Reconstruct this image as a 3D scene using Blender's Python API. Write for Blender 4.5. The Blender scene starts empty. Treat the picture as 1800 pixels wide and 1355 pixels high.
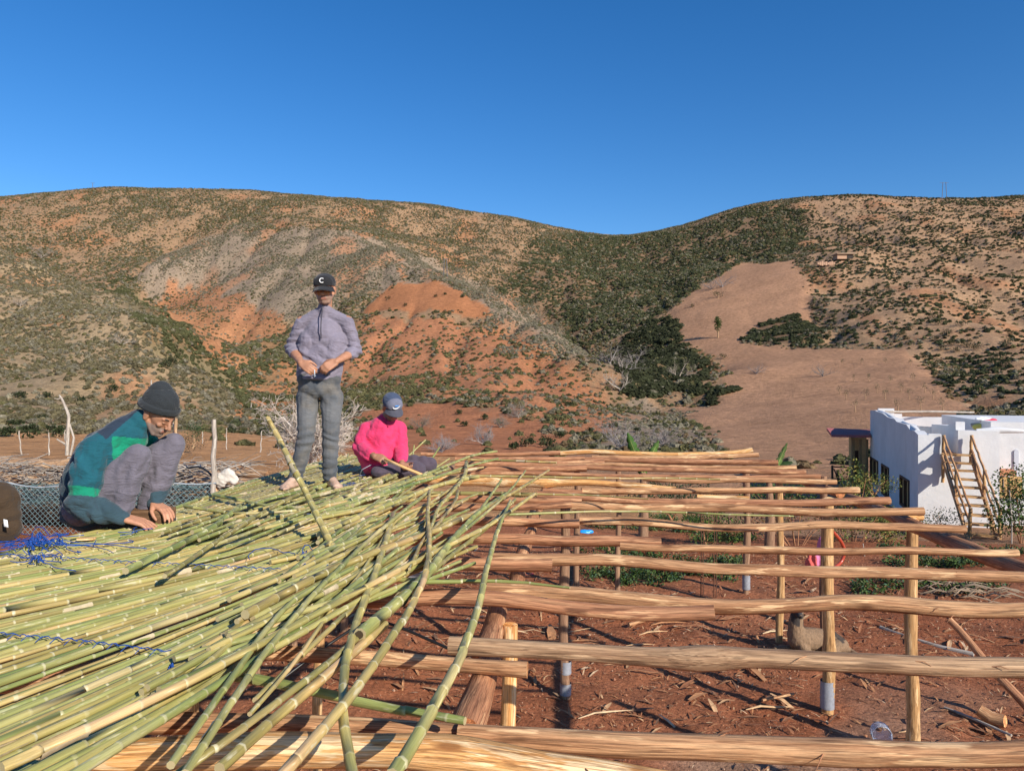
import bpy, bmesh, math, random
import numpy as np
from mathutils import Vector, Matrix, noise as mnoise
from math import sin, cos, pi, radians

random.seed(7)
RNG = np.random.default_rng(11)
SC = bpy.context.scene
COL = SC.collection

# ------------------------------------------------------------------ camera, sky, sun, exposure
F = 1300.0            # focal length in photo pixels (photo 1800 wide)
CAMH = 2.9            # eye height above the yard
HOR = 685.0           # photo row of the horizon
cam_data = bpy.data.cameras.new('camera')
cam = bpy.data.objects.new('camera', cam_data)
COL.objects.link(cam)
cam.location = (0, 0, CAMH)
cam.rotation_euler = (radians(90), 0, 0)
cam_data.sensor_width = 36.0
cam_data.lens = 36.0 * F / 1800.0
cam_data.shift_y = (HOR - 677.5) / 1800.0
cam_data.clip_start = 0.05
cam_data.clip_end = 6000
SC.camera = cam

SUN_EL = radians(27)
SUN_DIR = Vector((0.64 * cos(SUN_EL), -0.768 * cos(SUN_EL), sin(SUN_EL))).normalized()   # towards the sun
world = bpy.data.worlds.new('World')
SC.world = world
world.use_nodes = True
wn = world.node_tree.nodes
wl = world.node_tree.links
bg = wn['Background']
sky = wn.new('ShaderNodeTexSky')
sky.sky_type = 'NISHITA'
sky.sun_disc = False
sky.sun_elevation = SUN_EL
sky.sun_rotation = math.atan2(SUN_DIR.x, SUN_DIR.y)
sky.altitude = 900
sky.air_density = 1.0
sky.dust_density = 0.25
sky.ozone_density = 3.0
hsv = wn.new('ShaderNodeHueSaturation')
hsv.inputs['Saturation'].default_value = 1.32
hsv.inputs['Hue'].default_value = 0.506
hsv.inputs['Value'].default_value = 1.0
wl.new(sky.outputs[0], hsv.inputs['Color'])
wl.new(hsv.outputs[0], bg.inputs[0])
bg.inputs[1].default_value = 0.124

sun_data = bpy.data.lights.new('sun', 'SUN')
sun_data.energy = 5.0
sun_data.angle = radians(0.55)
sun_data.color = (1.0, 0.93, 0.82)
sun = bpy.data.objects.new('sun', sun_data)
COL.objects.link(sun)
sun.rotation_euler = SUN_DIR.to_track_quat('Z', 'Y').to_euler()

SC.view_settings.view_transform = 'Standard'
SC.view_settings.look = 'None'
SC.view_settings.exposure = 0.3
SC.view_settings.gamma = 1.0
SC.view_settings.use_curve_mapping = False

# ------------------------------------------------------------------ helpers
def W(px, py, z):
    """photo pixel -> world point on the horizontal plane z"""
    Y = F * (CAMH - z) / (py - HOR)
    return Vector(((px - 900) / F * Y, Y, z))

def WD(px, py, Y):
    """photo pixel at distance Y -> world point"""
    return Vector(((px - 900) / F * Y, Y, CAMH - (py - HOR) / F * Y))

def tag(o, label=None, cat=None, group=None, kind=None):
    if label: o['label'] = label
    if cat: o['category'] = cat
    if group: o['group'] = group
    if kind: o['kind'] = kind
    return o

def empty(name, loc=(0, 0, 0), rz=0.0):
    o = bpy.data.objects.new(name, None)
    o.empty_display_size = 0.1
    COL.objects.link(o)
    o.location = loc
    o.rotation_euler = (0, 0, rz)
    return o

def unit(v):
    return v / (np.linalg.norm(v) + 1e-12)

class MB:
    """collects geometry for one mesh object; g = texture coordinate, c = per-vertex tint"""
    def __init__(s):
        s.v = []; s.f = []; s.g = []; s.c = []; s.m = []
    def add(s, vs, fs, gs=None, c=(1, 1, 1), m=0):
        n = len(s.v)
        s.v += [tuple(map(float, v)) for v in vs]
        s.f += [tuple(int(i) + n for i in f) for f in fs]
        s.m += [m] * len(fs)
        if gs is None: gs = vs
        s.g += [tuple(map(float, g)) for g in gs]
        if len(vs) and hasattr(c, '__len__') and len(c) == len(vs) and hasattr(c[0], '__len__'):
            s.c += [tuple(map(float, q)) for q in c]
        else:
            s.c += [tuple(c)] * len(vs)
        return s
    def box(s, cx, cy, cz, sx, sy, sz, rz=0.0, c=(1, 1, 1), m=0, R=None):
        M = R if R is not None else Matrix.Rotation(rz, 3, 'Z')
        vs = []; gs = []
        for dz in (-.5, .5):
            for dx, dy in ((-.5, -.5), (.5, -.5), (.5, .5), (-.5, .5)):
                p = M @ Vector((dx * sx, dy * sy, dz * sz))
                vs.append((cx + p.x, cy + p.y, cz + p.z)); gs.append((dx * sx, dy * sy, dz * sz))
        fs = [(3, 2, 1, 0), (4, 5, 6, 7), (0, 1, 5, 4), (1, 2, 6, 5), (2, 3, 7, 6), (3, 0, 4, 7)]
        return s.add(vs, fs, gs, c, m)
    def bar(s, a, b, w, h, c=(1, 1, 1), m=0, up=(0, 0, 1)):
        a = Vector(a); b = Vector(b); d = (b - a); L = d.length; x = d.normalized()
        y = Vector(up).cross(x)
        if y.length < 1e-4: y = Vector((0, 1, 0)).cross(x)
        y.normalize(); z = x.cross(y)
        R = Matrix((x, y, z)).transposed()
        m0 = (a + b) / 2
        return s.box(m0.x, m0.y, m0.z, L, w, h, R=R, c=c, m=m)
    def tube(s, pts, rad, sides=8, c=(1, 1, 1), m=0, caps=True, rj=0.0, g0=0.0, capc=None, flat=1.0):
        pts = np.array([tuple(p) for p in pts], float)
        n = len(pts)
        if not hasattr(rad, '__len__'): rad = [rad] * n
        T = np.gradient(pts, axis=0)
        T /= (np.linalg.norm(T, axis=1, keepdims=True) + 1e-12)
        up = np.array([0, 0, 1.0]) if abs(T[0][2]) < 0.9 else np.array([0, 1.0, 0])
        N = unit(np.cross(up, T[0]))
        L = g0
        vs = []; gs = []; cs = []
        cc = c if (hasattr(c[0], '__len__')) else [c] * n
        for i in range(n):
            N = unit(N - T[i] * np.dot(N, T[i]))
            B = np.cross(T[i], N)
            if i: L += np.linalg.norm(pts[i] - pts[i - 1])
            for k in range(sides):
                a = 2 * pi * k / sides
                r = rad[i] * (1 + (random.uniform(-rj, rj) if rj else 0))
                vs.append(pts[i] + N * cos(a) * r + B * sin(a) * r * flat)
                gs.append((L, cos(a) * rad[i], sin(a) * rad[i])); cs.append(cc[i])
        fs = []
        for i in range(n - 1):
            for k in range(sides):
                k2 = (k + 1) % sides
                fs.append((i * sides + k, i * sides + k2, (i + 1) * sides + k2, (i + 1) * sides + k))
        nb = len(s.v)
        s.add(vs, fs, gs, cs, m)
        if caps:
            for idx, rev in ((0, True), (n - 1, False)):
                ring = [nb + idx * sides + k for k in range(sides)]
                cv = [s.v[j] for j in ring]; cg = [s.g[j] for j in ring]
                k0 = len(s.v)
                s.v += cv; s.g += [(50 + g[0] * .01, g[1], g[2]) for g in cg]
                s.c += [tuple(capc if capc else cc[idx])] * sides
                s.f.append(tuple(range(k0 + sides - 1, k0 - 1, -1)) if rev else tuple(range(k0, k0 + sides)))
                s.m.append(m)
        return s
    def build(s, name, mats, parent=None, smooth=True, loc=None):
        me = bpy.data.meshes.new(name)
        v = np.array(s.v, float).reshape(-1, 3)
        if loc is not None:
            v = v - np.array(tuple(loc))
        me.from_pydata(v.tolist(), [], s.f)
        if not isinstance(mats, (list, tuple)): mats = [mats]
        for mt in mats: me.materials.append(mt)
        me.polygons.foreach_set('material_index', s.m)
        me.polygons.foreach_set('use_smooth', [bool(smooth)] * len(s.f))
        a = me.attributes.new('g', 'FLOAT_VECTOR', 'POINT')
        a.data.foreach_set('vector', np.array(s.g, float).ravel())
        a = me.color_attributes.new('tint', 'FLOAT_COLOR', 'POINT')
        cc = np.ones((len(s.c), 4)); cc[:, :3] = np.array(s.c, float).reshape(-1, 3)
        a.data.foreach_set('color', cc.ravel())
        me.update()
        o = bpy.data.objects.new(name, me)
        COL.objects.link(o)
        if loc is not None: o.location = loc
        if parent is not None: o.parent = parent
        return o

def quick_mesh(name, V, Fq, mats, parent=None, smooth=True, tint=None, mi=None, g=None):
    """V (n,3) array, Fq (m,3|4) array"""
    me = bpy.data.meshes.new(name)
    n = len(V); m, k = Fq.shape
    me.vertices.add(n); me.vertices.foreach_set('co', np.ascontiguousarray(V, dtype=np.float32).ravel())
    me.loops.add(m * k); me.loops.foreach_set('vertex_index', np.ascontiguousarray(Fq, dtype=np.int32).ravel())
    me.polygons.add(m)
    me.polygons.foreach_set('loop_start', np.arange(0, m * k, k, dtype=np.int32))
    me.polygons.foreach_set('loop_total', np.full(m, k, dtype=np.int32))
    me.polygons.foreach_set('use_smooth', np.full(m, smooth, dtype=bool))
    if not isinstance(mats, (list, tuple)): mats = [mats]
    for mt in mats: me.materials.append(mt)
    if mi is not None: me.polygons.foreach_set('material_index', mi)
    if tint is not None:
        a = me.color_attributes.new('tint', 'FLOAT_COLOR', 'POINT')
        cc = np.ones((n, 4)); cc[:, :3] = tint
        a.data.foreach_set('color', cc.ravel())
    if g is not None:
        a = me.attributes.new('g', 'FLOAT_VECTOR', 'POINT')
        a.data.foreach_set('vector', np.ascontiguousarray(g, dtype=np.float32).ravel())
    me.update(calc_edges=True)
    me.validate()
    o = bpy.data.objects.new(name, me)
    COL.objects.link(o)
    if parent is not None: o.parent = parent
    return o

# vectorised value noise
_PERM = np.random.default_rng(3).random((256, 256))
def vnoise(x, y):
    xi = np.floor(x).astype(int); yi = np.floor(y).astype(int)
    fx = x - xi; fy = y - yi
    fx = fx * fx * (3 - 2 * fx); fy = fy * fy * (3 - 2 * fy)
    def P(a, b): return _PERM[a % 256, b % 256]
    return (P(xi, yi) * (1 - fx) + P(xi + 1, yi) * fx) * (1 - fy) + (P(xi, yi + 1) * (1 - fx) + P(xi + 1, yi + 1) * fx) * fy
def fbm(x, y, oct=4, seed=0.0):
    s = 0; a = .5; t = 0
    for k in range(oct):
        s = s + a * vnoise(x + seed + 17.3 * k, y - seed + 9.1 * k); t += a
        x = x * 2.03; y = y * 2.03; a *= .5
    return s / t

# ------------------------------------------------------------------ materials
def nt(name):
    m = bpy.data.materials.new(name); m.use_nodes = True
    t = m.node_tree; b = t.nodes['Principled BSDF']
    return m, t, b

def N_(t, typ, **kw):
    n = t.nodes.new(typ)
    for k, v in kw.items():
        if k in n.inputs: n.inputs[k].default_value = v
        else: setattr(n, k, v)
    return n

def noise_(t, vec, scale, detail=4, rough=.6, stretch=None, off=None):
    n = t.nodes.new('ShaderNodeTexNoise')
    n.inputs['Scale'].default_value = scale; n.inputs['Detail'].default_value = detail; n.inputs['Roughness'].default_value = rough
    if stretch:
        mp = t.nodes.new('ShaderNodeMapping'); mp.inputs['Scale'].default_value = stretch
        t.links.new(vec, mp.inputs['Vector']); vec = mp.outputs[0]
        if off is not None: t.links.new(off, mp.inputs['Location'])
    t.links.new(vec, n.inputs['Vector'])
    return n.outputs['Fac']

def ramp_(t, fac, stops):
    r = t.nodes.new('ShaderNodeValToRGB')
    e = r.color_ramp.elements
    while len(e) < len(stops): e.new(0.5)
    for i, (p, c) in enumerate(stops):
        e[i].position = p; e[i].color = (*c, 1) if hasattr(c, '__len__') else (c, c, c, 1)
    t.links.new(fac, r.inputs[0])
    return r.outputs[0]

def mix_(t, a, b, fac, mode='MIX'):
    m = t.nodes.new('ShaderNodeMix'); m.data_type = 'RGBA'; m.blend_type = mode
    for idx, val in ((0, fac), (6, a), (7, b)):
        if hasattr(val, 'is_linked') or hasattr(val, 'links'):
            t.links.new(val, m.inputs[idx])
        else:
            m.inputs[idx].default_value = val if idx == 0 else ((*val, 1) if len(val) == 3 else val)
    return m.outputs[2]

def bump_(t, b, h, strength=.4, dist=.01):
    n = t.nodes.new('ShaderNodeBump'); n.inputs['Strength'].default_value = strength; n.inputs['Distance'].default_value = dist
    t.links.new(h, n.inputs['Height']); t.links.new(n.outputs[0], b.inputs['Normal'])
    return n

def gattr(t):
    a = t.nodes.new('ShaderNodeAttribute'); a.attribute_name = 'g'; return a.outputs['Vector']
def tattr(t):
    a = t.nodes.new('ShaderNodeAttribute'); a.attribute_name = 'tint'; return a.outputs['Color']
def orand(t):
    return t.nodes.new('ShaderNodeObjectInfo').outputs['Random']

def wood_mat(name, dark, mid, light, patch=.52, stretch=(1.1, 34, 34), rough=.75, bump=.8, dist=.008):
    m, t, b = nt(name)
    g = gattr(t)
    r = orand(t)
    # offset by object random
    ad = t.nodes.new('ShaderNodeVectorMath'); ad.operation = 'ADD'
    cx = t.nodes.new('ShaderNodeCombineXYZ'); mm = t.nodes.new('ShaderNodeMath'); mm.operation = 'MULTIPLY'; mm.inputs[1].default_value = 37
    t.links.new(r, mm.inputs[0]); t.links.new(mm.outputs[0], cx.inputs[0])
    t.links.new(g, ad.inputs[0]); t.links.new(cx.outputs[0], ad.inputs[1])
    v = ad.outputs[0]
    grain = noise_(t, v, 1.0, 7, .75, stretch)
    fine = noise_(t, v, 1.0, 4, .7, (6, 160, 160))
    pat = noise_(t, v, 1.0, 4, .6, (3.2, 26, 26))
    crk = noise_(t, v, 1.0, 3, .6, (1.5, 55, 55))
    c = ramp_(t, grain, [(.32, dark), (.48, mid), (.78, light)])
    pf = ramp_(t, pat, [(patch, 0.0), (patch + .035, 1.0)])
    c = mix_(t, c, light, pf)
    dk = noise_(t, v, 1.0, 3, .5, (2.6, 19, 19))
    df = ramp_(t, dk, [(.30, 0.75), (.36, 0.0)])
    c = mix_(t, c, tuple(x * .55 for x in dark), df)
    ck = ramp_(t, crk, [(.47, 0.0), (.492, .6), (.508, .6), (.53, 0.0)])
    c = mix_(t, c, tuple(x * .5 for x in dark), ck)
    ff = ramp_(t, fine, [(.36, .6), (.58, 1.1)])
    c = mix_(t, c, ff, 1.0, 'MULTIPLY')
    vo = t.nodes.new('ShaderNodeTexVoronoi'); vo.inputs['Scale'].default_value = 1.0
    mpv = t.nodes.new('ShaderNodeMapping'); mpv.inputs['Scale'].default_value = (3.2, 9, 9); t.links.new(v, mpv.inputs['Vector']); t.links.new(mpv.outputs[0], vo.inputs['Vector'])
    kf = ramp_(t, vo.outputs['Distance'], [(.07, .85), (.12, .35), (.17, 0.0)])
    c = mix_(t, c, tuple(x * .55 for x in dark), kf)
    c = mix_(t, c, tattr(t), 1.0, 'MULTIPLY')
    t.links.new(c, b.inputs['Base Color'])
    b.inputs['Roughness'].default_value = rough
    b.inputs['Specular IOR Level'].default_value = .25
    ht = mix_(t, grain, fine, .45)
    bump_(t, b, ht, bump, dist)
    return m

MAT = {}
MAT['log'] = wood_mat('peeled_log', (.25, .105, .045), (.47, .24, .115), (.80, .50, .26), patch=.565)
MAT['log_red'] = wood_mat('reddish_log', (.22, .085, .042), (.42, .19, .095), (.70, .39, .20), patch=.585)
MAT['log_fresh'] = wood_mat('fresh_peeled_log', (.48, .19, .06), (.74, .38, .13), (.88, .62, .34), patch=.53)
MAT['log_grey'] = wood_mat('weathered_log', (.21, .11, .06), (.41, .245, .135), (.68, .46, .27), patch=.58)
MAT['post'] = wood_mat('post_wood', (.33, .16, .06), (.52, .29, .12), (.74, .48, .24), patch=.56)
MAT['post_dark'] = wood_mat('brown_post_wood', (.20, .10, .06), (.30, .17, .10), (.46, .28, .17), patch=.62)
MAT['dead'] = wood_mat('dead_wood', (.28, .22, .17), (.46, .39, .32), (.66, .60, .52), patch=.58)
MAT['sawn'] = wood_mat('sawn_timber', (.28, .16, .07), (.42, .27, .13), (.55, .38, .2), patch=.7)

def plain(name, col, rough=.7, spec=.3, nscale=0, namp=.25, metal=0, bump=0, bdist=.003, trans=0, coat=0, usetint=False, g=False):
    m, t, b = nt(name)
    b.inputs['Base Color'].default_value = (*col, 1)
    b.inputs['Roughness'].default_value = rough
    b.inputs['Specular IOR Level'].default_value = spec
    b.inputs['Metallic'].default_value = metal
    if trans: b.inputs['Transmission Weight'].default_value = trans
    out = None
    vec = gattr(t) if g else t.nodes.new('ShaderNodeTexCoord').outputs['Object']
    if nscale:
        n = noise_(t, vec, nscale, 5, .65)
        f = ramp_(t, n, [(.25, 1 - namp), (.75, 1 + namp)])
        out = mix_(t, col, f, 1.0, 'MULTIPLY')
    if usetint:
        out = mix_(t, out if out is not None else col, tattr(t), 1.0, 'MULTIPLY')
    if out is not None: t.links.new(out, b.inputs['Base Color'])
    if bump and nscale:
        n2 = noise_(t, vec, nscale * 3, 4, .6)
        bump_(t, b, n2, bump, bdist)
    return m

# cane: internode green/straw varying per object, pale joints from tint.r
def cane_mat():
    m, t, b = nt('cane')
    g = gattr(t); r = orand(t)
    ad = t.nodes.new('ShaderNodeVectorMath'); ad.operation = 'ADD'
    cx = t.nodes.new('ShaderNodeCombineXYZ'); mm = t.nodes.new('ShaderNodeMath'); mm.operation = 'MULTIPLY'; mm.inputs[1].default_value = 91
    t.links.new(r, mm.inputs[0]); t.links.new(mm.outputs[0], cx.inputs[0])
    t.links.new(g, ad.inputs[0]); t.links.new(cx.outputs[0], ad.inputs[1])
    v = ad.outputs[0]
    big = noise_(t, v, 1.0, 2, .5, (1.3, 6, 6))
    c = ramp_(t, big, [(.28, (.17, .195, .062)), (.43, (.275, .275, .088)), (.57, (.38, .34, .125)), (.72, (.53, .41, .205))])
    tc = ramp_(t, r, [(.0, (.72, .85, .75)), (.22, (.92, 1.0, .9)), (.45, (1.0, 1.0, 1.0)), (.62, (1.18, 1.1, 1.05)), (.76, (1.38, 1.12, 1.15)), (.9, (1.1, .86, .85)), (1.0, (.82, .74, .72))])
    c = mix_(t, c, tc, 1.0, 'MULTIPLY')
    st = noise_(t, v, 1.0, 4, .65, (7, 160, 160))
    sf = ramp_(t, st, [(.36, .8), (.58, 1.1)])
    c = mix_(t, c, sf, 1.0, 'MULTIPLY')
    bl = noise_(t, v, 1.0, 3, .6, (10, 60, 60))
    bf = ramp_(t, bl, [(.60, 0.0), (.70, .55)])
    c = mix_(t, c, (.60, .55, .38), bf)
    sh = noise_(t, v, 1.0, 2, .5, (3.5, 40, 40))
    shf = ramp_(t, sh, [(.27, .6), (.33, 0.0)])
    c = mix_(t, c, (.24, .17, .10), shf)
    sp = t.nodes.new('ShaderNodeSeparateColor'); t.links.new(tattr(t), sp.inputs[0])
    c = mix_(t, c, (.60, .54, .34), sp.outputs[0])
    c = mix_(t, c, (.42, .34, .18), sp.outputs[1])
    t.links.new(c, b.inputs['Base Color'])
    b.inputs['Roughness'].default_value = .42
    b.inputs['Specular IOR Level'].default_value = .45
    bump_(t, b, st, .25, .002)
    return m
MAT['cane'] = cane_mat()
# ------------------------------------------------------------------ terrain
_ctl = []
for x in (-40, -4, 0, 5, 10, 16):
    for y in (-30, -8, 2, 8):
        _ctl.append((x, y, 0.0))
_ctl += [(-9, 2, .3), (-9, 8, .5), (-15, 3, .5), (-3.5, 8, .1), (-5, 12, .5), (-10, 14, .7), (-14, 24, .75), (-25, 24, .8), (-7, 25, .5), (-2, 20, .0), (-1, 12, .1), (2, 12, 0), (6, 12, .0), (10, 13, -.1),
         (3, 17, -.3), (3, 26, -1.0), (12, 18.5, -.85), (9, 24, -1.1), (16, 24, -1.2), (16, 34, -1.4), (24, 26, -1.2), (24, 14, -.7), (30, 0, -.5)]
def PC(px, py, Z):
    p = WD(px, py, Z); _ctl.append((p.x, p.y, p.z))
for q in [(-300,355,480),(0,347,460),(170,330,450),(400,335,450),(600,350,460),(750,362,470),(900,385,480),(1000,405,490),(1100,413,500),(1200,395,480),
          (1300,365,460),(1400,348,450),(1500,343,440),(1650,350,440),(1800,345,430),(2100,352,420),
          (-600,500,330),(-500,640,150),(-300,760,45),(-300,700,90),
          (0,440,260),(100,465,240),(200,525,200),(300,600,160),(380,690,110),(420,740,80),(0,600,150),(0,700,85),(150,600,150),(150,700,88),(250,650,120),(300,715,82),
          (100,752,50),(300,755,50),(-100,430,270),
          (60,440,360),(200,420,380),(330,440,370),(120,500,300),(200,545,268),(280,612,218),(350,682,160),(405,735,112),(350,520,300),
          (450,385,365),(600,402,340),(700,440,300),(790,482,270),(870,522,240),(960,572,210),(1030,612,185),(1080,655,160),
          (350,430,345),(300,480,310),
          (400,500,290),(550,480,280),(700,520,240),(600,600,195),(750,600,190),(900,620,175),(480,600,215),(480,690,140),(650,700,125),(800,700,120),(950,700,115),(450,745,92),
          (600,762,72),(800,775,62),(1000,778,66),(1050,720,112),(600,795,45),(850,800,42),
          (620,395,400),(760,430,400),(820,530,345),(900,585,300),(990,630,262),(1060,655,225),(1100,680,188),(1115,702,150),
          (800,420,430),(900,445,415),(1000,480,385),(1080,560,300),(1100,480,400),(1050,450,435),(1050,520,350),
          (1120,640,215),(1180,600,245),(1250,480,335),(1300,420,395),(1400,400,390),(1200,550,275),(1300,520,275),(1400,460,305),(1400,540,245),
          (1490,450,290),(1600,450,290),(1750,450,280),(1600,550,212),(1750,550,205),(1300,650,170),(1450,650,162),(1600,650,145),(1750,650,135),
          (1200,720,140),(1350,720,122),(1500,720,105),(1700,720,98),(1300,790,70),(1450,800,58),(1250,750,108),(1180,772,80),(1800,760,62),(1150,790,62),(2000,700,100),(2000,550,200),
          (2200,600,150)]:
    PC(*q)
for (x, y, z) in [(-500, 620, 100), (-200, 640, 115), (0, 650, 115), (200, 640, 110), (400, 620, 110), (-250, 900, 40), (0, 900, 40), (250, 900, 40), (-700, 300, 60), (600, 300, 90), (-400, 100, 20), (400, 80, 10)]:
    _ctl.append((x, y, z))
_C = np.array(_ctl)
def _phi(r, c): return np.sqrt(r * r + c * c)
_cc = 2.0 + 0.03 * np.hypot(_C[:, 0], _C[:, 1])
_D = np.hypot(_C[:, None, 0] - _C[None, :, 0], _C[:, None, 1] - _C[None, :, 1])
_A = np.zeros((len(_C) + 3, len(_C) + 3))
_A[:len(_C), :len(_C)] = _phi(_D, _cc[None, :]) + np.eye(len(_C)) * 1e-6
_A[:len(_C), -3] = 1; _A[:len(_C), -2:] = _C[:, :2]; _A[-3, :len(_C)] = 1; _A[-2:, :len(_C)] = _C[:, :2].T
_w = np.linalg.solve(_A, np.concatenate([_C[:, 2], np.zeros(3)]))
def H(x, y):
    x = np.asarray(x, float); y = np.asarray(y, float); sh = x.shape
    x = x.ravel(); y = y.ravel()
    out = np.empty(len(x))
    for i in range(0, len(x), 20000):
        xx = x[i:i + 20000]; yy = y[i:i + 20000]
        r = np.hypot(xx[:, None] - _C[None, :, 0], yy[:, None] - _C[None, :, 1])
        out[i:i + 20000] = _phi(r, _cc[None, :]) @ _w[:-3] + _w[-3] + _w[-2] * xx + _w[-1] * yy
    d = np.hypot(x, y)
    near = np.clip((d - 14) / 25, 0, 1)
    out += near * (fbm(x / 3.5, y / 3.5, 3, 4.0) - .5) * .35
    return out.reshape(sh)

def far_relief(x, y):
    d = np.hypot(x, y)
    a = np.clip((d - 45) / 160, 0, 1) * np.clip((520 - d) / 120, .25, 1)
    out = (fbm(x / 38, y / 38, 3, 5.0) - .5) * 5.5 + (fbm(x / 11, y / 11, 4, 2.0) - .5) * 3.0
    rid = 1 - np.abs(fbm(x / 20 + 3, y / 55, 3, 8.0) * 2 - 1) * 3.2
    out -= np.clip(rid, 0, 1) ** 2 * 2.2
    return a * out
# fan-shaped grid of real ground heights
NU, NV = 460, 520
_vy = np.concatenate([np.linspace(-40, 8, 14)[:-1], 8 * (900 / 8.0) ** np.linspace(0, 1, NV)])
_u = np.linspace(-1, 1, NU)
GX = _u[None, :] * (np.abs(_vy[:, None]) * .98 + 45)
GY = np.repeat(_vy[:, None], NU, 1)
GZ = H(GX, GY)
def Hs(x, y):
    """fast bilinear height look-up on the grid"""
    x = np.asarray(x, float); y = np.asarray(y, float)
    j = np.interp(y, _vy, np.arange(len(_vy)))
    u = x / (np.abs(y) * .98 + 45)
    i = (u + 1) / 2 * (NU - 1)
    i0 = np.clip(np.floor(i).astype(int), 0, NU - 2); j0 = np.clip(np.floor(j).astype(int), 0, len(_vy) - 2)
    fi = np.clip(i - i0, 0, 1); fj = np.clip(j - j0, 0, 1)
    return (GZ[j0, i0] * (1 - fi) + GZ[j0, i0 + 1] * fi) * (1 - fj) + (GZ[j0 + 1, i0] * (1 - fi) + GZ[j0 + 1, i0 + 1] * fi) * fj
_ray = 9 * (800 / 9.0) ** np.linspace(0, 1, 1500)
def hit(px, py, ymin=9):
    """where the sight line of a photo pixel meets the terrain"""
    px = min(max(px, -250), 2050)
    X = (px - 900) / F * _ray; Z = CAMH - (py - HOR) / F * _ray
    ok = (Hs(X, _ray) >= Z) & (_ray >= ymin)
    k = int(np.argmax(ok)) if ok.any() else len(_ray) - 1
    return (X[k], _ray[k])

def poly_world(pts):
    out = []
    n = len(pts)
    for i in range(n):
        a = pts[i]; b = pts[(i + 1) % n]
        for s in range(5):
            t = s / 5
            out.append(hit(a[0] + (b[0] - a[0]) * t, a[1] + (b[1] - a[1]) * t))
    return np.array(out)
def inside(P, x, y):
    x = np.asarray(x); y = np.asarray(y)
    res = np.zeros(x.shape, bool)
    n = len(P)
    for i in range(n):
        x1, y1 = P[i]; x2, y2 = P[(i + 1) % n]
        if y1 == y2: continue
        c = ((y1 > y) != (y2 > y)) & (x < (x2 - x1) * (y - y1) / (y2 - y1) + x1)
        res ^= c
    return res

LAND = {k: poly_world(v) for k, v in {
    'field_mid': [(637,550),(665,512),(690,491),(760,493),(812,512),(870,549)],
    'field_low': [(600,800),(612,760),(650,722),(705,712),(770,709),(860,725),(960,748),(1000,775),(900,812)],
    'field_right': [(1165,552),(1230,505),(1300,461),(1392,455),(1425,492),(1430,560),(1300,602),(1450,608),(1590,612),(1640,650),(1700,722),(1730,765),(1400,815),(1250,800),(1238,748),(1165,700),(1255,712),(1278,650),(1262,628),(1205,604),(1192,575)],
    'dark1': [(1083,610),(1110,578),(1150,560),(1186,566),(1197,590),(1202,612),(1212,626),(1255,636),(1240,660),(1236,676),(1272,684),(1268,708),(1225,700),(1190,686),(1140,690),(1100,672),(1083,645)],
    'dark2': [(1303,598),(1345,566),(1395,556),(1445,578),(1446,604)],
    'darkC': [(985,412),(1100,417),(1200,402),(1330,362),(1420,372),(1395,450),(1300,459),(1230,503),(1165,550),(1090,580),(1030,600),(950,550),(880,505),(915,455)],
    'gully1': [(195,505),(230,500),(285,560),(350,612),(420,700),(420,740),(385,735),(330,655),(240,575)],
    'gully2': [(450,590),(560,560),(640,560),(640,590),(500,640),(440,700),(400,720),(400,690)],
    'grey': [(230,500),(300,440),(420,395),(560,398),(680,425),(860,505),(1000,585),(1085,655),(1040,640),(880,560),(760,500),(640,500),(560,560),(420,560),(330,540)],
    'red1': [(240,575),(300,500),(420,520),(500,560),(500,720),(440,740),(420,700),(350,620)],
    'red2': [(600,560),(880,560),(1000,640),(1110,730),(1000,770),(840,720),(700,700),(600,690)],
    'path': [(698,445),(703,445),(716,490),(708,490)],
    'red3': [(500,700),(520,780),(430,800),(440,745)],
    'orange_plain': [(-240,775),(120,760),(430,752),(520,770),(520,830),(-240,830)],
    'stony': [(1130,690),(1215,735),(1240,800),(1120,800),(1060,740)],
    'pinkD': [(1400,340),(1800,345),(2040,350),(2040,700),(1700,720),(1590,612),(1440,560)],
    'green_mid': [(620,640),(740,660),(790,700),(700,712),(600,700)],
}.items()}

def _blur(M, n):
    for _ in range(n):
        M[1:-1] = (M[:-2] + 2 * M[1:-1] + M[2:]) / 4; M[:, 1:-1] = (M[:, :-2] + 2 * M[:, 1:-1] + M[:, 2:]) / 4
    return M
_fm = np.zeros(GX.shape)
for _k in ('field_right', 'field_mid', 'field_low', 'dark2', 'dark1'): _fm[inside(LAND[_k], GX, GY)] = .85
GZ += far_relief(GX, GY) * (1 - _blur(_fm, 14))

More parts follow.
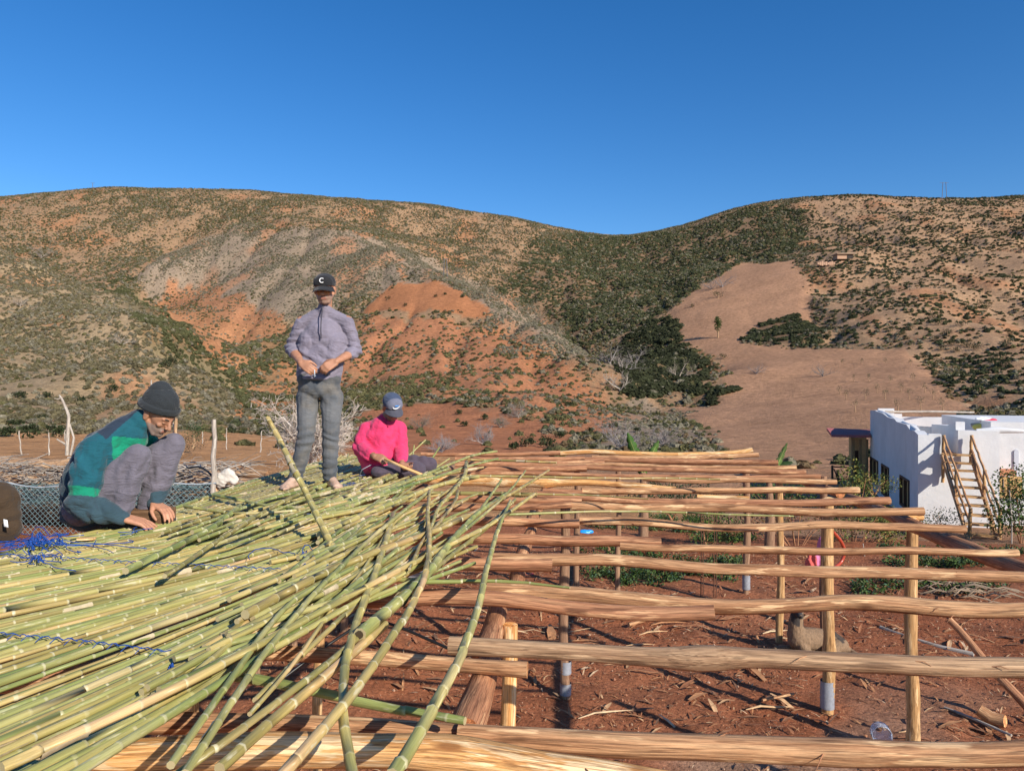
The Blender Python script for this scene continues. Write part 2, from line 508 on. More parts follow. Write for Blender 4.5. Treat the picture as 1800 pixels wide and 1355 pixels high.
SOIL = {
    'base': (.35, .215, .12), 'leftA': (.385, .27, .155), 'orange': (.47, .195, .085), 'red': (.47, .19, .09), 'pink': (.48, .26, .145), 'plain': (.60, .31, .14),
    'grey': (.31, .235, .165), 'dark': (.25, .15, .085), 'tan': (.44, .265, .15), 'green': (.20, .16, .08),
}
def soil_color(x, y):
    n = x.size
    c = np.empty((n, 3)); c[:] = SOIL['base']
    def put(mask, col, a=1.0):
        c[mask] = c[mask] * (1 - a) + np.array(SOIL[col]) * a
    # hill A on the left: everything nearer than the gully
    wx = x + (fbm(x / 9, y / 9, 3, 1.0) - .5) * 9; wy = y + (fbm(x / 9, y / 9, 3, 6.0) - .5) * 9
    put((x < -20) & (y < 265) & (x < -.25 * y - 10), 'leftA')
    put(inside(LAND['pinkD'], wx, wy), 'tan')
    put(inside(LAND['grey'], wx, wy), 'grey', .85)
    put(inside(LAND['red1'], wx, wy), 'orange', .8)
    put(inside(LAND['red2'], wx, wy), 'red', .85)
    put(inside(LAND['red3'], wx, wy), 'orange', .85)
    put(inside(LAND['green_mid'], wx, wy), 'green', .3)
    put(inside(LAND['darkC'], x + (wx - x) * 3, y + (wy - y) * 3), 'dark', .8)
    put(inside(LAND['gully1'], wx, wy), 'green', .7)
    put(inside(LAND['gully2'], wx, wy), 'green', .5)
    put(inside(LAND['stony'], wx, wy), 'grey', .8)
    s = x + (fbm(x / 4, y / 4, 3, 1.0) - .5) * 5 * np.clip(y / 100, .2, 1); q = y + (fbm(x / 4, y / 4, 3, 3.0) - .5) * 5 * np.clip(y / 100, .2, 1)
    put(inside(LAND['field_mid'], s, q), 'orange')
    put(inside(LAND['path'], s, q), 'orange')
    put(inside(LAND['field_low'], s, q), 'red')
    put(inside(LAND['field_right'], s, q), 'pink')
    put(inside(LAND['dark1'], s, q), 'dark'); put(inside(LAND['dark2'], s, q), 'dark')
    put(inside(LAND['orange_plain'], s, q), 'plain')
    put((y < 46) & (wx < 4) & (np.abs(x) < 80), 'plain'); put((y < 52) & (wx >= 4) & (np.abs(x) < 80), 'pink'); put((y < 17) & (np.abs(x) < 60), 'red')
    # streaks of bare orange soil
    st = fbm(x / 14, y / 22, 4, 12.0)
    hillm = (np.hypot(x, y) > 70) & ~inside(LAND['field_right'], x, y) & ~inside(LAND['darkC'], x, y)
    a = np.clip((st - .58) / .1, 0, 1) * hillm * .8
    c[:] = c * (1 - a[:, None] * .65) + np.array(SOIL['orange']) * a[:, None] * .65
    c *= (.80 + .32 * fbm(x / 6, y / 6, 3, 21.0))[:, None]
    return c

def terrain_mat(name, near=False):
    m, t, b = nt(name)
    pos = t.nodes.new('ShaderNodeNewGeometry').outputs['Position']
    base = tattr(t)
    n1 = noise_(t, pos, .9 if not near else 3.0, 8, .72)
    f1 = ramp_(t, n1, [(.3, .62), (.5, .96), (.7, 1.28)])
    c = mix_(t, base, f1, 1.0, 'MULTIPLY')
    if not near:
        sv = t.nodes.new('ShaderNodeTexVoronoi'); sv.inputs['Scale'].default_value = 1.1
        t.links.new(pos, sv.inputs['Vector'])
        sf = ramp_(t, sv.outputs['Distance'], [(.16, .8), (.34, 0.0)])
        n3 = noise_(t, pos, .07, 3, .5)
        m3 = ramp_(t, n3, [(.35, 0.1), (.6, .85)])
        ff = mix_(t, sf, m3, 1.0, 'MULTIPLY')
        sp = t.nodes.new('ShaderNodeAttribute'); sp.attribute_name = 'tint'
        ms = t.nodes.new('ShaderNodeMath'); ms.operation = 'MULTIPLY'
        t.links.new(ff, ms.inputs[0]); t.links.new(sp.outputs['Alpha'], ms.inputs[1])
        c = mix_(t, c, (.17, .145, .085), ms.outputs[0])
    else:
        n4 = noise_(t, pos, 26, 5, .75)
        f4 = ramp_(t, n4, [(.33, .55), (.5, 1.0), (.68, 1.35)])
        c = mix_(t, c, f4, 1.0, 'MULTIPLY')
        n5 = noise_(t, pos, 60, 3, .6)
        f5 = ramp_(t, n5, [(.66, 0.0), (.72, .7)])
        c = mix_(t, c, (.58, .34, .18), f5)
    t.links.new(c, b.inputs['Base Color'])
    b.inputs['Roughness'].default_value = .95
    b.inputs['Specular IOR Level'].default_value = .1
    n2 = noise_(t, pos, 2.2 if not near else 22, 8, .7)
    bump_(t, b, n2, .8 if not near else .9, .5 if not near else .03)
    return m
MAT['hill'] = terrain_mat('hill_soil'); MAT['yard'] = terrain_mat('yard_soil', True)

def build_terrain():
    rows = len(_vy)
    V = np.stack([GX.ravel(), GY.ravel(), GZ.ravel()], 1)
    V[:, 2] -= np.where((V[:, 1] < 15.5) & (V[:, 1] > -6) & (np.abs(V[:, 0]) < 13), .25, 0)     # yard sheet lies above
    idx = np.arange(rows * NU).reshape(rows, NU)
    Q = np.stack([idx[:-1, :-1], idx[:-1, 1:], idx[1:, 1:], idx[1:, :-1]], -1).reshape(-1, 4)
    col = soil_color(V[:, 0], V[:, 1])
    o = quick_mesh('hillside', V, Q, MAT['hill'], tint=col)
    # alpha = how much low scrub the soil carries
    x, y = V[:, 0], V[:, 1]
    al = np.ones(len(V))
    for k, v in (('field_right', .10), ('field_mid', .08), ('field_low', .12), ('orange_plain', .1)):
        al[inside(LAND[k], x, y)] = v
    al[y < 30] = .15
    a = o.data.color_attributes['tint']
    buf = np.empty(len(V) * 4); a.data.foreach_get('color', buf); buf = buf.reshape(-1, 4); buf[:, 3] = al
    a.data.foreach_set('color', buf.ravel())
    tag(o, 'scrubby orange and tan hills rising behind the yard under blue sky', None, None, 'structure')
    # far sheet to the horizon
    f = MB(); f.add([(-5000, -5000, -9), (5000, -5000, -9), (5000, 5000, -9), (-5000, 5000, -9)], [(0, 1, 2, 3)], c=(.36, .22, .13))
    fo = f.build('far_ground', MAT['hill']); fo['kind'] = 'structure'; fo['label'] = 'tan ground running on to the horizon behind the hills'
    # yard sheet
    nx, ny = 420, 380
    xs = np.linspace(-13, 13, nx); ys = np.linspace(-6.5, 16.5, ny)
    X, Y = np.meshgrid(xs, ys)
    Z = H(X, Y) + .02 + (fbm(X / .6, Y / .6, 4, 3.3) - .5) * .09 + (fbm(X / .09, Y / .09, 2, 1.3) - .5) * .02
    e = np.minimum.reduce([X + 13, 13 - X, Y + 6.5, 16.5 - Y])
    Z -= np.clip(.6 - e, 0, .6) * .8
    V = np.stack([X.ravel(), Y.ravel(), Z.ravel()], 1)
    idx = np.arange(nx * ny).reshape(ny, nx)
    Q = np.stack([idx[:-1, :-1], idx[:-1, 1:], idx[1:, 1:], idx[1:, :-1]], -1).reshape(-1, 4)
    k = fbm(X.ravel() / 1.3, Y.ravel() / 1.3, 3, 9.0)
    c = np.array([.30, .092, .038]) * (1 - k[:, None]) + np.array([.37, .15, .075]) * k[:, None]
    g = np.clip((fbm(X.ravel() / 1.8, Y.ravel() / 1.8, 3, 31.0) - .52) / .1, 0, 1) * np.clip((7.5 - Y.ravel()) / 1.5, 0, 1)
    c = c * (1 - g[:, None] * .6) + np.array([.40, .27, .18]) * g[:, None] * .6
    o = quick_mesh('ground', V, Q, MAT['yard'], tint=c)
    tag(o, 'red brown earth of the yard under the log frame', None, None, 'structure')
build_terrain()
def gz(x, y):
    if math.hypot(x, y) > 20: return float(Hs(np.array([x]), np.array([y]))[0])
    return float(H(np.array([x]), np.array([y]))[0])

# ------------------------------------------------------------------ scrub on the hills
def leaf_mat(name, rough=.8):
    m, t, b = nt(name)
    pos = t.nodes.new('ShaderNodeNewGeometry').outputs['Position']
    n = noise_(t, pos, 4, 4, .7)
    f = ramp_(t, n, [(.3, .6), (.7, 1.35)])
    c = mix_(t, tattr(t), f, 1.0, 'MULTIPLY')
    t.links.new(c, b.inputs['Base Color'])
    b.inputs['Roughness'].default_value = rough
    b.inputs['Specular IOR Level'].default_value = .15
    return m
MAT['leaf'] = leaf_mat('foliage')

def bush_nodes(seed):
    ng = bpy.data.node_groups.new('bush_scatter', 'GeometryNodeTree')
    ng.interface.new_socket('Geometry', in_out='INPUT', socket_type='NodeSocketGeometry'); ng.interface.new_socket('Geometry', in_out='OUTPUT', socket_type='NodeSocketGeometry')
    N = ng.nodes; L = ng.links
    gi = N.new('NodeGroupInput'); go = N.new('NodeGroupOutput')
    ico = N.new('GeometryNodeMeshIcoSphere'); ico.inputs['Subdivisions'].default_value = 3; ico.inputs['Radius'].default_value = .5
    sp = N.new('GeometryNodeSetPosition'); noi = N.new('ShaderNodeTexNoise'); noi.inputs['Scale'].default_value = 3.4; noi.inputs['Detail'].default_value = 3
    pos = N.new('GeometryNodeInputPosition'); vm = N.new('ShaderNodeVectorMath'); vm.operation = 'SUBTRACT'; vm.inputs[1].default_value = (.5, .5, .5)
    vs = N.new('ShaderNodeVectorMath'); vs.operation = 'SCALE'; vs.inputs['Scale'].default_value = 1.15
    off = N.new('ShaderNodeVectorMath'); off.operation = 'ADD'; off.inputs[1].default_value = (seed * 3.7, seed, 0)
    L.new(pos.outputs[0], off.inputs[0]); L.new(off.outputs[0], noi.inputs['Vector']); L.new(noi.outputs['Color'], vm.inputs[0]); L.new(vm.outputs[0], vs.inputs[0])
    L.new(ico.outputs['Mesh'], sp.inputs['Geometry']); L.new(vs.outputs[0], sp.inputs['Offset'])
    sm = N.new('GeometryNodeSetMaterial'); sm.inputs['Material'].default_value = MAT['bush']; L.new(sp.outputs[0], sm.inputs['Geometry'])
    mp = N.new('GeometryNodeMeshToPoints'); L.new(gi.outputs[0], mp.inputs['Mesh'])
    ip = N.new('GeometryNodeInstanceOnPoints'); L.new(mp.outputs[0], ip.inputs['Points']); L.new(sm.outputs[0], ip.inputs['Instance'])
    na = N.new('GeometryNodeInputNamedAttribute'); na.data_type = 'FLOAT_VECTOR'; na.inputs['Name'].default_value = 'sc'
    nr = N.new('GeometryNodeInputNamedAttribute'); nr.data_type = 'FLOAT_VECTOR'; nr.inputs['Name'].default_value = 'rt'
    L.new(na.outputs[0], ip.inputs['Scale']); L.new(nr.outputs[0], ip.inputs['Rotation'])
    L.new(ip.outputs[0], go.inputs[0])
    return ng
def bush_mat():
    m, t, b = nt('bush')
    a = t.nodes.new('ShaderNodeAttribute'); a.attribute_type = 'INSTANCER'; a.attribute_name = 'tint'
    pos = t.nodes.new('ShaderNodeNewGeometry').outputs['Position']
    n = noise_(t, pos, 3.2, 4, .75); f = ramp_(t, n, [(.33, .5), (.5, 1.0), (.68, 1.6)])
    c = mix_(t, a.outputs['Color'], f, 1.0, 'MULTIPLY'); t.links.new(c, b.inputs['Base Color'])
    b.inputs['Roughness'].default_value = .9; b.inputs['Specular IOR Level'].default_value = .1
    n2 = noise_(t, pos, 6, 4, .7); bump_(t, b, n2, 1.0, .25)
    return m
MAT['bush'] = bush_mat()
def shrub_mass(name, x, y, s, h, col, label, K=5):
    """one point per bush, a rough clump placed on each"""
    n = len(x); z = Hs(x, y) + h * .18
    me = bpy.data.meshes.new(name); me.vertices.add(n); me.vertices.foreach_set('co', np.stack([x, y, z], 1).astype(np.float32).ravel())
    a = me.attributes.new('sc', 'FLOAT_VECTOR', 'POINT'); a.data.foreach_set('vector', np.stack([s * RNG.uniform(.8, 1.3, n), s * RNG.uniform(.8, 1.3, n), h], 1).astype(np.float32).ravel())
    a = me.attributes.new('rt', 'FLOAT_VECTOR', 'POINT'); a.data.foreach_set('vector', np.stack([RNG.uniform(-.2, .2, n), RNG.uniform(-.2, .2, n), RNG.uniform(0, 6.28, n)], 1).astype(np.float32).ravel())
    a = me.attributes.new('tint', 'FLOAT_VECTOR', 'POINT'); a.data.foreach_set('vector', (col * RNG.uniform(.7, 1.3, (n, 1))).astype(np.float32).ravel())
    me.materials.append(MAT['bush']); me.update()
    o = bpy.data.objects.new(name, me); COL.objects.link(o)
    md = o.modifiers.new('scatter', 'NODES'); md.node_group = bush_nodes(K)
    tag(o, label, None, None, 'stuff')
    return o

def scatter(n, ymin, ymax):
    """points spread evenly over the part of the hills that the place shows"""
    y = np.sqrt(RNG.uniform(ymin ** 2, ymax ** 2, n))
    x = RNG.uniform(-.80, .80, n) * y
    return x, y

def build_scrub():
    OL = np.array([.115, .105, .045]); GR = np.array([.20, .175, .12]); DK = np.array([.050, .055, .026]); GN = np.array([.095, .095, .042]); BR = np.array([.17, .115, .06])
    x, y = scatter(620000, 42, 505)
    cl = fbm(x / 7, y / 7, 3, 40.0)
    cl2 = fbm(x / 30, y / 30, 2, 44.0)
    d = np.full(len(x), .55)
    col = np.empty((len(x), 3)); r = RNG.random(len(x))
    col[:] = OL; col[r < .35] = GR; col[r > .85] = BR; col[(r > .72) & (r < .85)] = DK * 1.3
    size = RNG.uniform(.35, 1.0, len(x))
    wx = x + (fbm(x / 14, y / 14, 3, 1.0) - .5) * 34; wy = y + (fbm(x / 14, y / 14, 3, 6.0) - .5) * 34
    fx = x + (fbm(x / 5, y / 5, 3, 51.0) - .5) * 9; fy = y + (fbm(x / 5, y / 5, 3, 56.0) - .5) * 9
    L = {k: (inside(P, fx, fy) if k.startswith(('field', 'dark1', 'dark2', 'path', 'orange')) else inside(P, wx, wy)) for k, P in LAND.items()}
    def put(k, dens, c1=None, share=1, smin=None, smax=None):
        m = L[k]; d[m] = dens
        if c1 is not None:
            q = m & (RNG.random(len(x)) < share); col[q] = c1
        if smin: size[m] = RNG.uniform(smin, smax, m.sum())
    leftA = (x < -20) & (y < 265) & (x < -.25 * y - 10)
    d[leftA] = .85
    col[leftA & (r > .4)] = (.155, .13, .07)
    size[leftA] = RNG.uniform(.35, .85, leftA.sum())
    put('pinkD', .17, DK, .6, .45, 1.15)
    put('grey', .7, GR, .75, .35, .8)
    put('red1', .34, OL, .3); put('red2', .22, OL, .3, .4, 1.0); put('red3', .35)
    put('green_mid', .8, OL, .6)
    put('darkC', .52, DK * 1.35, .55, .6, 1.5)
    put('gully1', .95, GN, .8, .5, 1.2); put('gully2', .95, GN, .6, .5, 1.2)
    put('stony', .25, GR, .6, .3, .6)
    d *= np.clip((cl - .26) / .27, .25, 1.3) * np.clip((cl2 - .2) / .3, .5, 1.3)
    put('field_right', 0); put('field_mid', 0.0); put('field_low', .012, OL, 1); put('path', .02); put('orange_plain', .06, OL, 1)
    put('dark1', 1.3, DK * .8, .9, 1.0, 2.1); hole = L['dark1'] & (fbm(x / 5, y / 5, 2, 77.0) > .54); d[hole] = .12; put('dark2', 1.5, DK, .85, .7, 1.5); hole = L['dark2'] & (fbm(x / 5, y / 5, 2, 71.0) > .52); d[hole] = .12
    # thin out near, where single shrubs are built one by one
    d[(y < 55)] *= .25
    keep = RNG.random(len(x)) < d * .88
    x, y, size, col = x[keep], y[keep], size[keep], col[keep]
    h = size * RNG.uniform(.45, .85, len(x))
    near = y < 210
    shrub_mass('scrub', x[near], y[near], size[near], h[near], col[near], 'grey and olive low scrub spread over the near slopes')
    shrub_mass('scrub', x[~near], y[~near], size[~near], h[~near], col[~near], 'olive and dark scrub covering the far slopes up to the ridge', 4)
build_scrub()
# ------------------------------------------------------------------ log frame
ZL = CAMH - .945        # top of the long bearer logs = underside of the cross logs
def make_log(name, pts, thick, mat, label, group, seed=0, kind='cross', zbase=ZL, ends=None, wob=.018, knots=(), cat='log', flatc=(1, 1, 1)):
    """pts: photo pixels along the middle of a cross log, thick: pixel thickness (one or two values)"""
    rnd = random.Random(seed + 5)
    px = np.array([p[0] for p in pts], float); py = np.array([p[1] for p in pts], float)
    if not hasattr(thick, '__len__'): thick = (thick, thick)
    tt = np.interp(px, [px[0], px[-1]], thick)
    # two passes: thickness -> radius -> height of the middle
    zc = np.full(len(px), zbase + .05)
    for _ in range(3):
        Y = F * (CAMH - zc) / (py - HOR)
        lin = np.polyfit((px - 900) / F * Y, Y, 1) if len(px) > 2 else None
        r = np.clip(tt / 2 * Y / F, .02, .085)
        zc = zbase + np.full(len(px), r.mean())
    slope = (F * (CAMH - zc.mean())) * 0
    X = (px - 900) / F * Y
    if len(px) > 2:
        # keep the log nearly parallel to its neighbours; left-over bends go up and down
        sl = np.clip(lin[0], -.16, -.0) if abs(X[-1] - X[0]) > .8 else -.08
        ic = np.mean(Y - sl * X)
        # solve Y on the straight plan line for each pixel column
        kx = (px - 900) / F
        Yl = ic / (1 - sl * kx)
        Xl = kx * Yl
        Z = CAMH - (py - HOR) / F * Yl
        Z = zc.mean() + np.clip(Z - zc.mean(), -.06, .06)
        P = np.stack([Xl, Yl, Z], 1)
    else:
        P = np.stack([X, Y, zc], 1)
    # resample
    d = np.concatenate([[0], np.cumsum(np.linalg.norm(np.diff(P, axis=0), axis=1))])
    n = max(14, int(d[-1] / .055))
    s = np.linspace(0, d[-1], n)
    Q = np.stack([np.interp(s, d, P[:, k]) for k in range(3)], 1)
    for _ in range(5):
        Q[1:-1] = (Q[:-2] + 2 * Q[1:-1] + Q[2:]) / 4
    o1, o2, o3 = rnd.uniform(0, 50), rnd.uniform(0, 50), rnd.uniform(0, 50)
    Q[:, 2] += (fbm(s * 1.3 + o1, s * 0 + 1.5, 3) - .5) * wob * 2
    Q[:, 1] += (fbm(s * 1.1 + o2, s * 0 + 4.5, 3) - .5) * wob * 3
    rr = np.interp(s, d, r) * (1 + (fbm(s * 2.2 + o3, s * 0 + 7.5, 3) - .5) * .36)
    for (kpx, ks) in knots:
        kxw = np.interp(kpx, px, P[:, 0]); 
        rr *= 1 + ks * np.exp(-((Q[:, 0] - kxw) / .09) ** 2)
    sides = 14
    mb = MB()
    mb.tube(Q, rr, sides, capc=(1.15, 1.0, .85))
    # irregular section
    V = np.array(mb.v)
    nn = n * sides
    ph = rnd.uniform(0, 9)
    for i in range(n):
        for k in range(sides):
            a = 2 * pi * k / sides
            f = 1 + .07 * sin(2 * a + ph + s[i] * .7) + .05 * sin(3 * a - s[i] * 1.9 + ph) + .09 * (vnoise(np.array([s[i] * 5 + o1]), np.array([k * 1.3 + o2]))[0] - .5)
            V[i * sides + k] = Q[i] + (V[i * sides + k] - Q[i]) * f
    for j, idx in ((0, 0), (1, n - 1)):
        V[nn + j * sides: nn + (j + 1) * sides] = V[idx * sides:(idx + 1) * sides]
    c0 = Vector(Q[n // 2])
    mb.v = [tuple(v) for v in V]
    mb.c = [tuple(np.array(q) * np.array(flatc)) for q in mb.c]
    o = mb.build(name, MAT[mat], loc=(c0.x, c0.y, c0.z))
    tag(o, label, cat, group)
    # peeling bark strips and stubs as parts
    ns = int(d[-1] * 1.6) if np.mean(tt) > 12 else 0
    for q in range(ns):
        i = rnd.randrange(3, n - 3)
        p0 = Vector(Q[i]) - c0; ang = rnd.uniform(-.5, 1.9)
        nrm = Vector((0, -cos(ang), sin(ang)))
        p0 = p0 + nrm * rr[i] * 1.0
        dr = Vector((rnd.uniform(-1, 1), rnd.uniform(-.4, .2), rnd.uniform(-.7, .2)))
        L = rnd.uniform(.03, .09)
        p1 = p0 + dr * L * .5 + nrm * .006; p2 = p0 + dr * L + Vector((0, 0, -.01)) + nrm * .004
        b = MB(); b.tube([p0, p1, p2], [.0022, .0018, .0008], 4, caps=False)
        b.build('bark_strip', MAT['log_red'], parent=o)
    return o

CROSS_L = 'cross logs laid over the bearers, butt ends to the left'
logs = [
 # rows from the far edge to the near edge -------------------------------------------------
 ('log_beam', [(740,798),(860,799),(985,797)], 8, 'log_red', 'reddish log at the far edge, in the row behind the seated man, butting a bright fresh log'),
 ('log_beam', [(985,797),(1044,794),(1133,799),(1192,800)], 9, 'log_fresh', 'bright orange fresh peeled log at the far edge, in the middle of the outermost row'),
 ('log_beam', [(1170,799),(1240,797),(1300,795),(1322,791)], 10, 'log_fresh', 'bright crooked fresh log at the far edge whose tip sticks up at the far right corner'),
 ('log_beam', [(1040,803),(1190,805),(1333,799)], 8, 'log', 'tan log just inside the bright far edge logs, right half of the second row'),
 ('log_beam', [(800,806),(900,807),(1028,806)], 10, 'log_red', 'brown log of the second far row, running left under a short green cane'),
 ('log_beam', [(1028,808),(1130,809),(1240,811),(1367,813)], 10, 'log_red', 'long brown log ending just in front of a banana leaf at the far right'),
 ('log_beam', [(800,815),(930,816),(1062,812)], 10, 'log_red', 'dark red log of the third far row, left half'),
 ('log_beam', [(972,818),(1094,815),(1200,822),(1300,822),(1400,822)], 8, 'log', 'pale wavy log in the third far row, right half'),
 ('log_beam', [(800,826),(900,825),(1031,823)], 13, 'log_red', 'thick dark red log with a cut butt, fourth far row, left half'),
 ('log_beam', [(1031,821),(1120,825),(1240,827),(1330,829),(1416,830)], 9, 'log_red', 'slender brown log in the fourth far row tapering to the right'),
 ('log_beam', [(820,834),(950,832),(1100,836),(1250,838),(1442,839)], 8, 'log_red', 'thin brown log under the long green cane in the far part of the frame'),
 ('log_beam', [(1130,841),(1212,846),(1300,842),(1400,846),(1470,846)], 9, 'log', 'short crooked log in front of the long green cane, ending at the right corner post'),
 ('log_beam', [(668,842),(740,838),(800,845),(900,848),(1033,848),(1133,855),(1189,859)], (19,8), 'log_fresh', 'bright knobbly freshly peeled trunk right beside the seated man'),
 ('log_beam', [(1225,872),(1270,875),(1316,877)], (7,10), 'log_fresh', 'short pale splintered log tip showing between two brown rows'),
 ('log_beam', [(955,864),(990,866),(1024,865)], 9, 'log_red', 'short reddish log stub butting a long pale log, behind the thick green lying cane'),
 ('log_beam', [(1022,863),(1150,864),(1300,862),(1420,862),(1510,863)], 12, 'log', 'long straight pale log whose end stands just left of the yellow leaved bush'),
 ('log_beam', [(944,869),(1040,876),(1140,882),(1300,884),(1440,882),(1564,878)], 12, 'log_red', 'long brown log rising slightly to a blunt end below the house windows'),
 ('log_beam', [(620,880),(700,876),(800,876),(900,879),(1022,879)], 13, 'log_red', 'red brown log under the loose cane tips, right after the thick green lying cane'),
 ('log_beam', [(600,892),(720,893),(800,894),(1005,889)], 13, 'log_red', 'reddish log with a square cut end in the middle of the frame, behind the long thin cane'),
 ('log_beam', [(1005,890),(1100,893),(1300,896),(1450,900),(1624,900)], 14, 'log', 'long pale log with a rounded end hiding the foot of the house wall'),
 ('log_beam', [(604,921),(700,920),(800,915),(880,916),(1018,919)], 16, 'log_red', 'brown log crossed by loose canes, its cut end above the blue plastic'),
 ('log_beam', [(1019,917),(1133,915),(1217,925),(1300,929),(1400,927),(1450,921),(1560,928),(1699,931)], 14, 'log', 'wavy pale log ending at the foot of the wooden stairs'),
 ('log_beam', [(560,953),(700,950),(850,948),(960,950),(1161,953)], 19, 'log_red', 'thick reddish log with a cut end and hanging bark just left of the twin steel rods'),
 ('log_beam', [(1090,959),(1155,963),(1300,967),(1400,969),(1600,968),(1788,972)], 14, 'log', 'slender pale straight log crossing in front of the pink cloth'),
 ('log_beam', [(590,1000),(700,992),(850,990),(970,994)], 22, 'log_red', 'thick reddish log crossed by many loose canes, its butt under the green lying cane row'),
 ('log_beam', [(861,981),(960,985),(1058,984),(1107,985),(1200,996),(1300,1001),(1420,1005),(1600,1005),(1810,1012)], 20, 'log', 'long wavy tan log with peeled patches, third big log from the bottom right'),
 ('log_beam', [(500,1056),(600,1053),(740,1050),(850,1048),(950,1062),(1060,1075),(1160,1079),(1255,1073)], 27, 'log_red', 'smooth brown log under the canes with a square cut end in mid frame'),
 ('log_beam', [(857,1035),(1000,1043),(1130,1056),(1255,1067),(1380,1067),(1440,1060),(1490,1057),(1560,1063),(1650,1074),(1740,1078),(1830,1074)], 29, 'log', 'thick wavy tan log lying beside the square cut brown one, running out to the right'),
 ('log_beam', [(330,1142),(480,1147),(700,1158),(927,1173)], 28, 'log', 'tan log carrying the loose canes, cut square above the split yellow post'),
 ('log_beam', [(790,1133),(940,1139),(1100,1150),(1220,1160),(1290,1150),(1400,1156),(1600,1167),(1700,1174),(1830,1176)], 35, 'log_grey', 'thick greyish tan log with a big knot in its middle, second from the bottom'),
 ('log_beam', [(230,1268),(480,1270),(640,1276),(806,1290)], 38, 'log', 'brown log in the bottom row with cane shadows across it, cut end at the middle'),
 ('log_beam', [(806,1288),(1000,1297),(1200,1305),(1350,1314),(1500,1323),(1700,1332),(1860,1322)], 46, 'log', 'very thick tan log with dark knots along the bottom right edge'),
 ('log_beam', [(120,1330),(300,1322),(480,1320),(640,1318),(760,1322),(900,1345),(1050,1368),(1200,1392)], 58, 'log_fresh', 'nearest log, bright orange and freshly peeled, along the bottom edge'),
]
KN = {28: [(1000, .1)], 29: [(1230, .35)], 12: [(870, .3), (960, .35), (760, .2)], 31: [(1500, .12)], 32: [(790, .15)]}
for i, (nm, pts, th, mat, lab) in enumerate(logs):
    make_log(nm, pts, th, mat, lab, 'cross logs of the frame', seed=i, knots=KN.get(i, ()))
# rows of cross logs that carry the mat on the left (seen through gaps)
for i, (yy, x0, x1) in enumerate([(2.32, -2.6, -1.15), (3.38, -2.7, -1.2), (4.3, -2.75, -1.1), (5.3, -2.35, -1.4), (6.2, -2.35, -1.5), (7.1, -2.3, -1.4), (8.0, -2.2, -1.0), (8.9, -2.0, -.9)]):
    pts = [(900 + F * x / yy, HOR + F * (CAMH - ZL - .045) / yy) for x in np.linspace(x0, x1, 5)]
    make_log('log_beam', pts, .09 * F / yy, 'log_red', ['hidden brown log under the reed mat near the bottom left', 'brown log under the reed mat below the twine tangle', 'brown log under the mat by the crouching man', 'brown log under the mat in front of the standing man',
             'brown log under the feet of the standing man', 'brown log under the mat behind the standing man', 'brown log under the far part of the mat', 'last brown log under the far edge of the mat'][i], 'cross logs of the frame', seed=60 + i)

# bearers: run away from the viewer, direction towards the photo point (1020, 685)
BD = Vector(((1020 - 900) / F, 1, 0)).normalized()
def bearer(p0, L, r, mat, label, seed, z=None, taper=.85):
    rnd = random.Random(seed)
    n = max(8, int(L / .08)); z = ZL - r if z is None else z
    pts = []; rad = []
    for i in range(n + 1):
        s = L * i / n
        p = Vector((p0[0], p0[1], z)) + BD * s
        p.x += .03 * sin(s * 1.7 + seed); p.z += -.008 + .008 * sin(s * 2.3 + seed)
        pts.append(p); rad.append(r * (1 - (1 - taper) * i / n) * (1 + .06 * sin(s * 7 + seed) + rnd.uniform(-.02, .02)))
    c0 = Vector(p0 if len(p0) == 3 else (p0[0], p0[1], z))
    mb = MB(); mb.tube(pts, rad, 12, capc=(1.3, 1.05, .8), rj=.03)
    o = mb.build('bearer_log', MAT[mat], loc=tuple(c0)); tag(o, label, 'log', 'bearer logs under the cross logs')
    return o
b0 = W(800, 1290, ZL - .05)
bearer((b0.x, b0.y), .62, .052, 'log_red', 'short bearer log with a notched end, nearest in the middle line', 1)
b1 = W(842, 1150, ZL - .06)
bearer((b1.x, b1.y), .68, .053, 'log_red', 'bearer log with a cut face beside the split yellow post, second in the middle line', 2, z=ZL - .058)
b2 = W(893, 1040, ZL - .05)
bearer((b2.x + .03, b2.y), .75, .048, 'log_red', 'bearer log in mid line beyond the wavy logs, third from the viewer', 3)
b3 = W(915, 985, ZL - .05)
bearer((b3.x + .02, b3.y - .0), 1.0, .045, 'log_red', 'bearer log with a pale cut end in the middle of the frame', 4, z=ZL - .05)
b4 = W(938, 918, ZL - .05)
bearer((b4.x, b4.y), 1.4, .045, 'log_red', 'fourth bearer log of the middle line, mostly under cross logs', 5)
bearer((b4.x + .14, b4.y + 1.45), 3.0, .045, 'log_red', 'far bearer log of the middle line under the thin far cross logs', 6)
r0 = W(1800, 997, ZL - .05); r1 = W(1556, 907, ZL - .05)
bearer((r0.x - BD.x * 1.3, r0.y - 1.3), 4.1, .055, 'log_red', 'reddish bearer log at the right edge of the photo, nearest on that side', 7)
bearer((r0.x + BD.x * 2.9, r0.y + 2.95), 2.8, .045, 'log_red', 'far right bearer log leading to the banana leaves', 9)
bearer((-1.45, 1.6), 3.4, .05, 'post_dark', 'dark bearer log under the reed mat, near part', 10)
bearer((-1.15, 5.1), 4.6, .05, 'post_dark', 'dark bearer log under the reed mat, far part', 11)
bearer((-2.75, 2.0), 5.2, .05, 'post_dark', 'bearer log under the outer left side of the reed mat', 12)

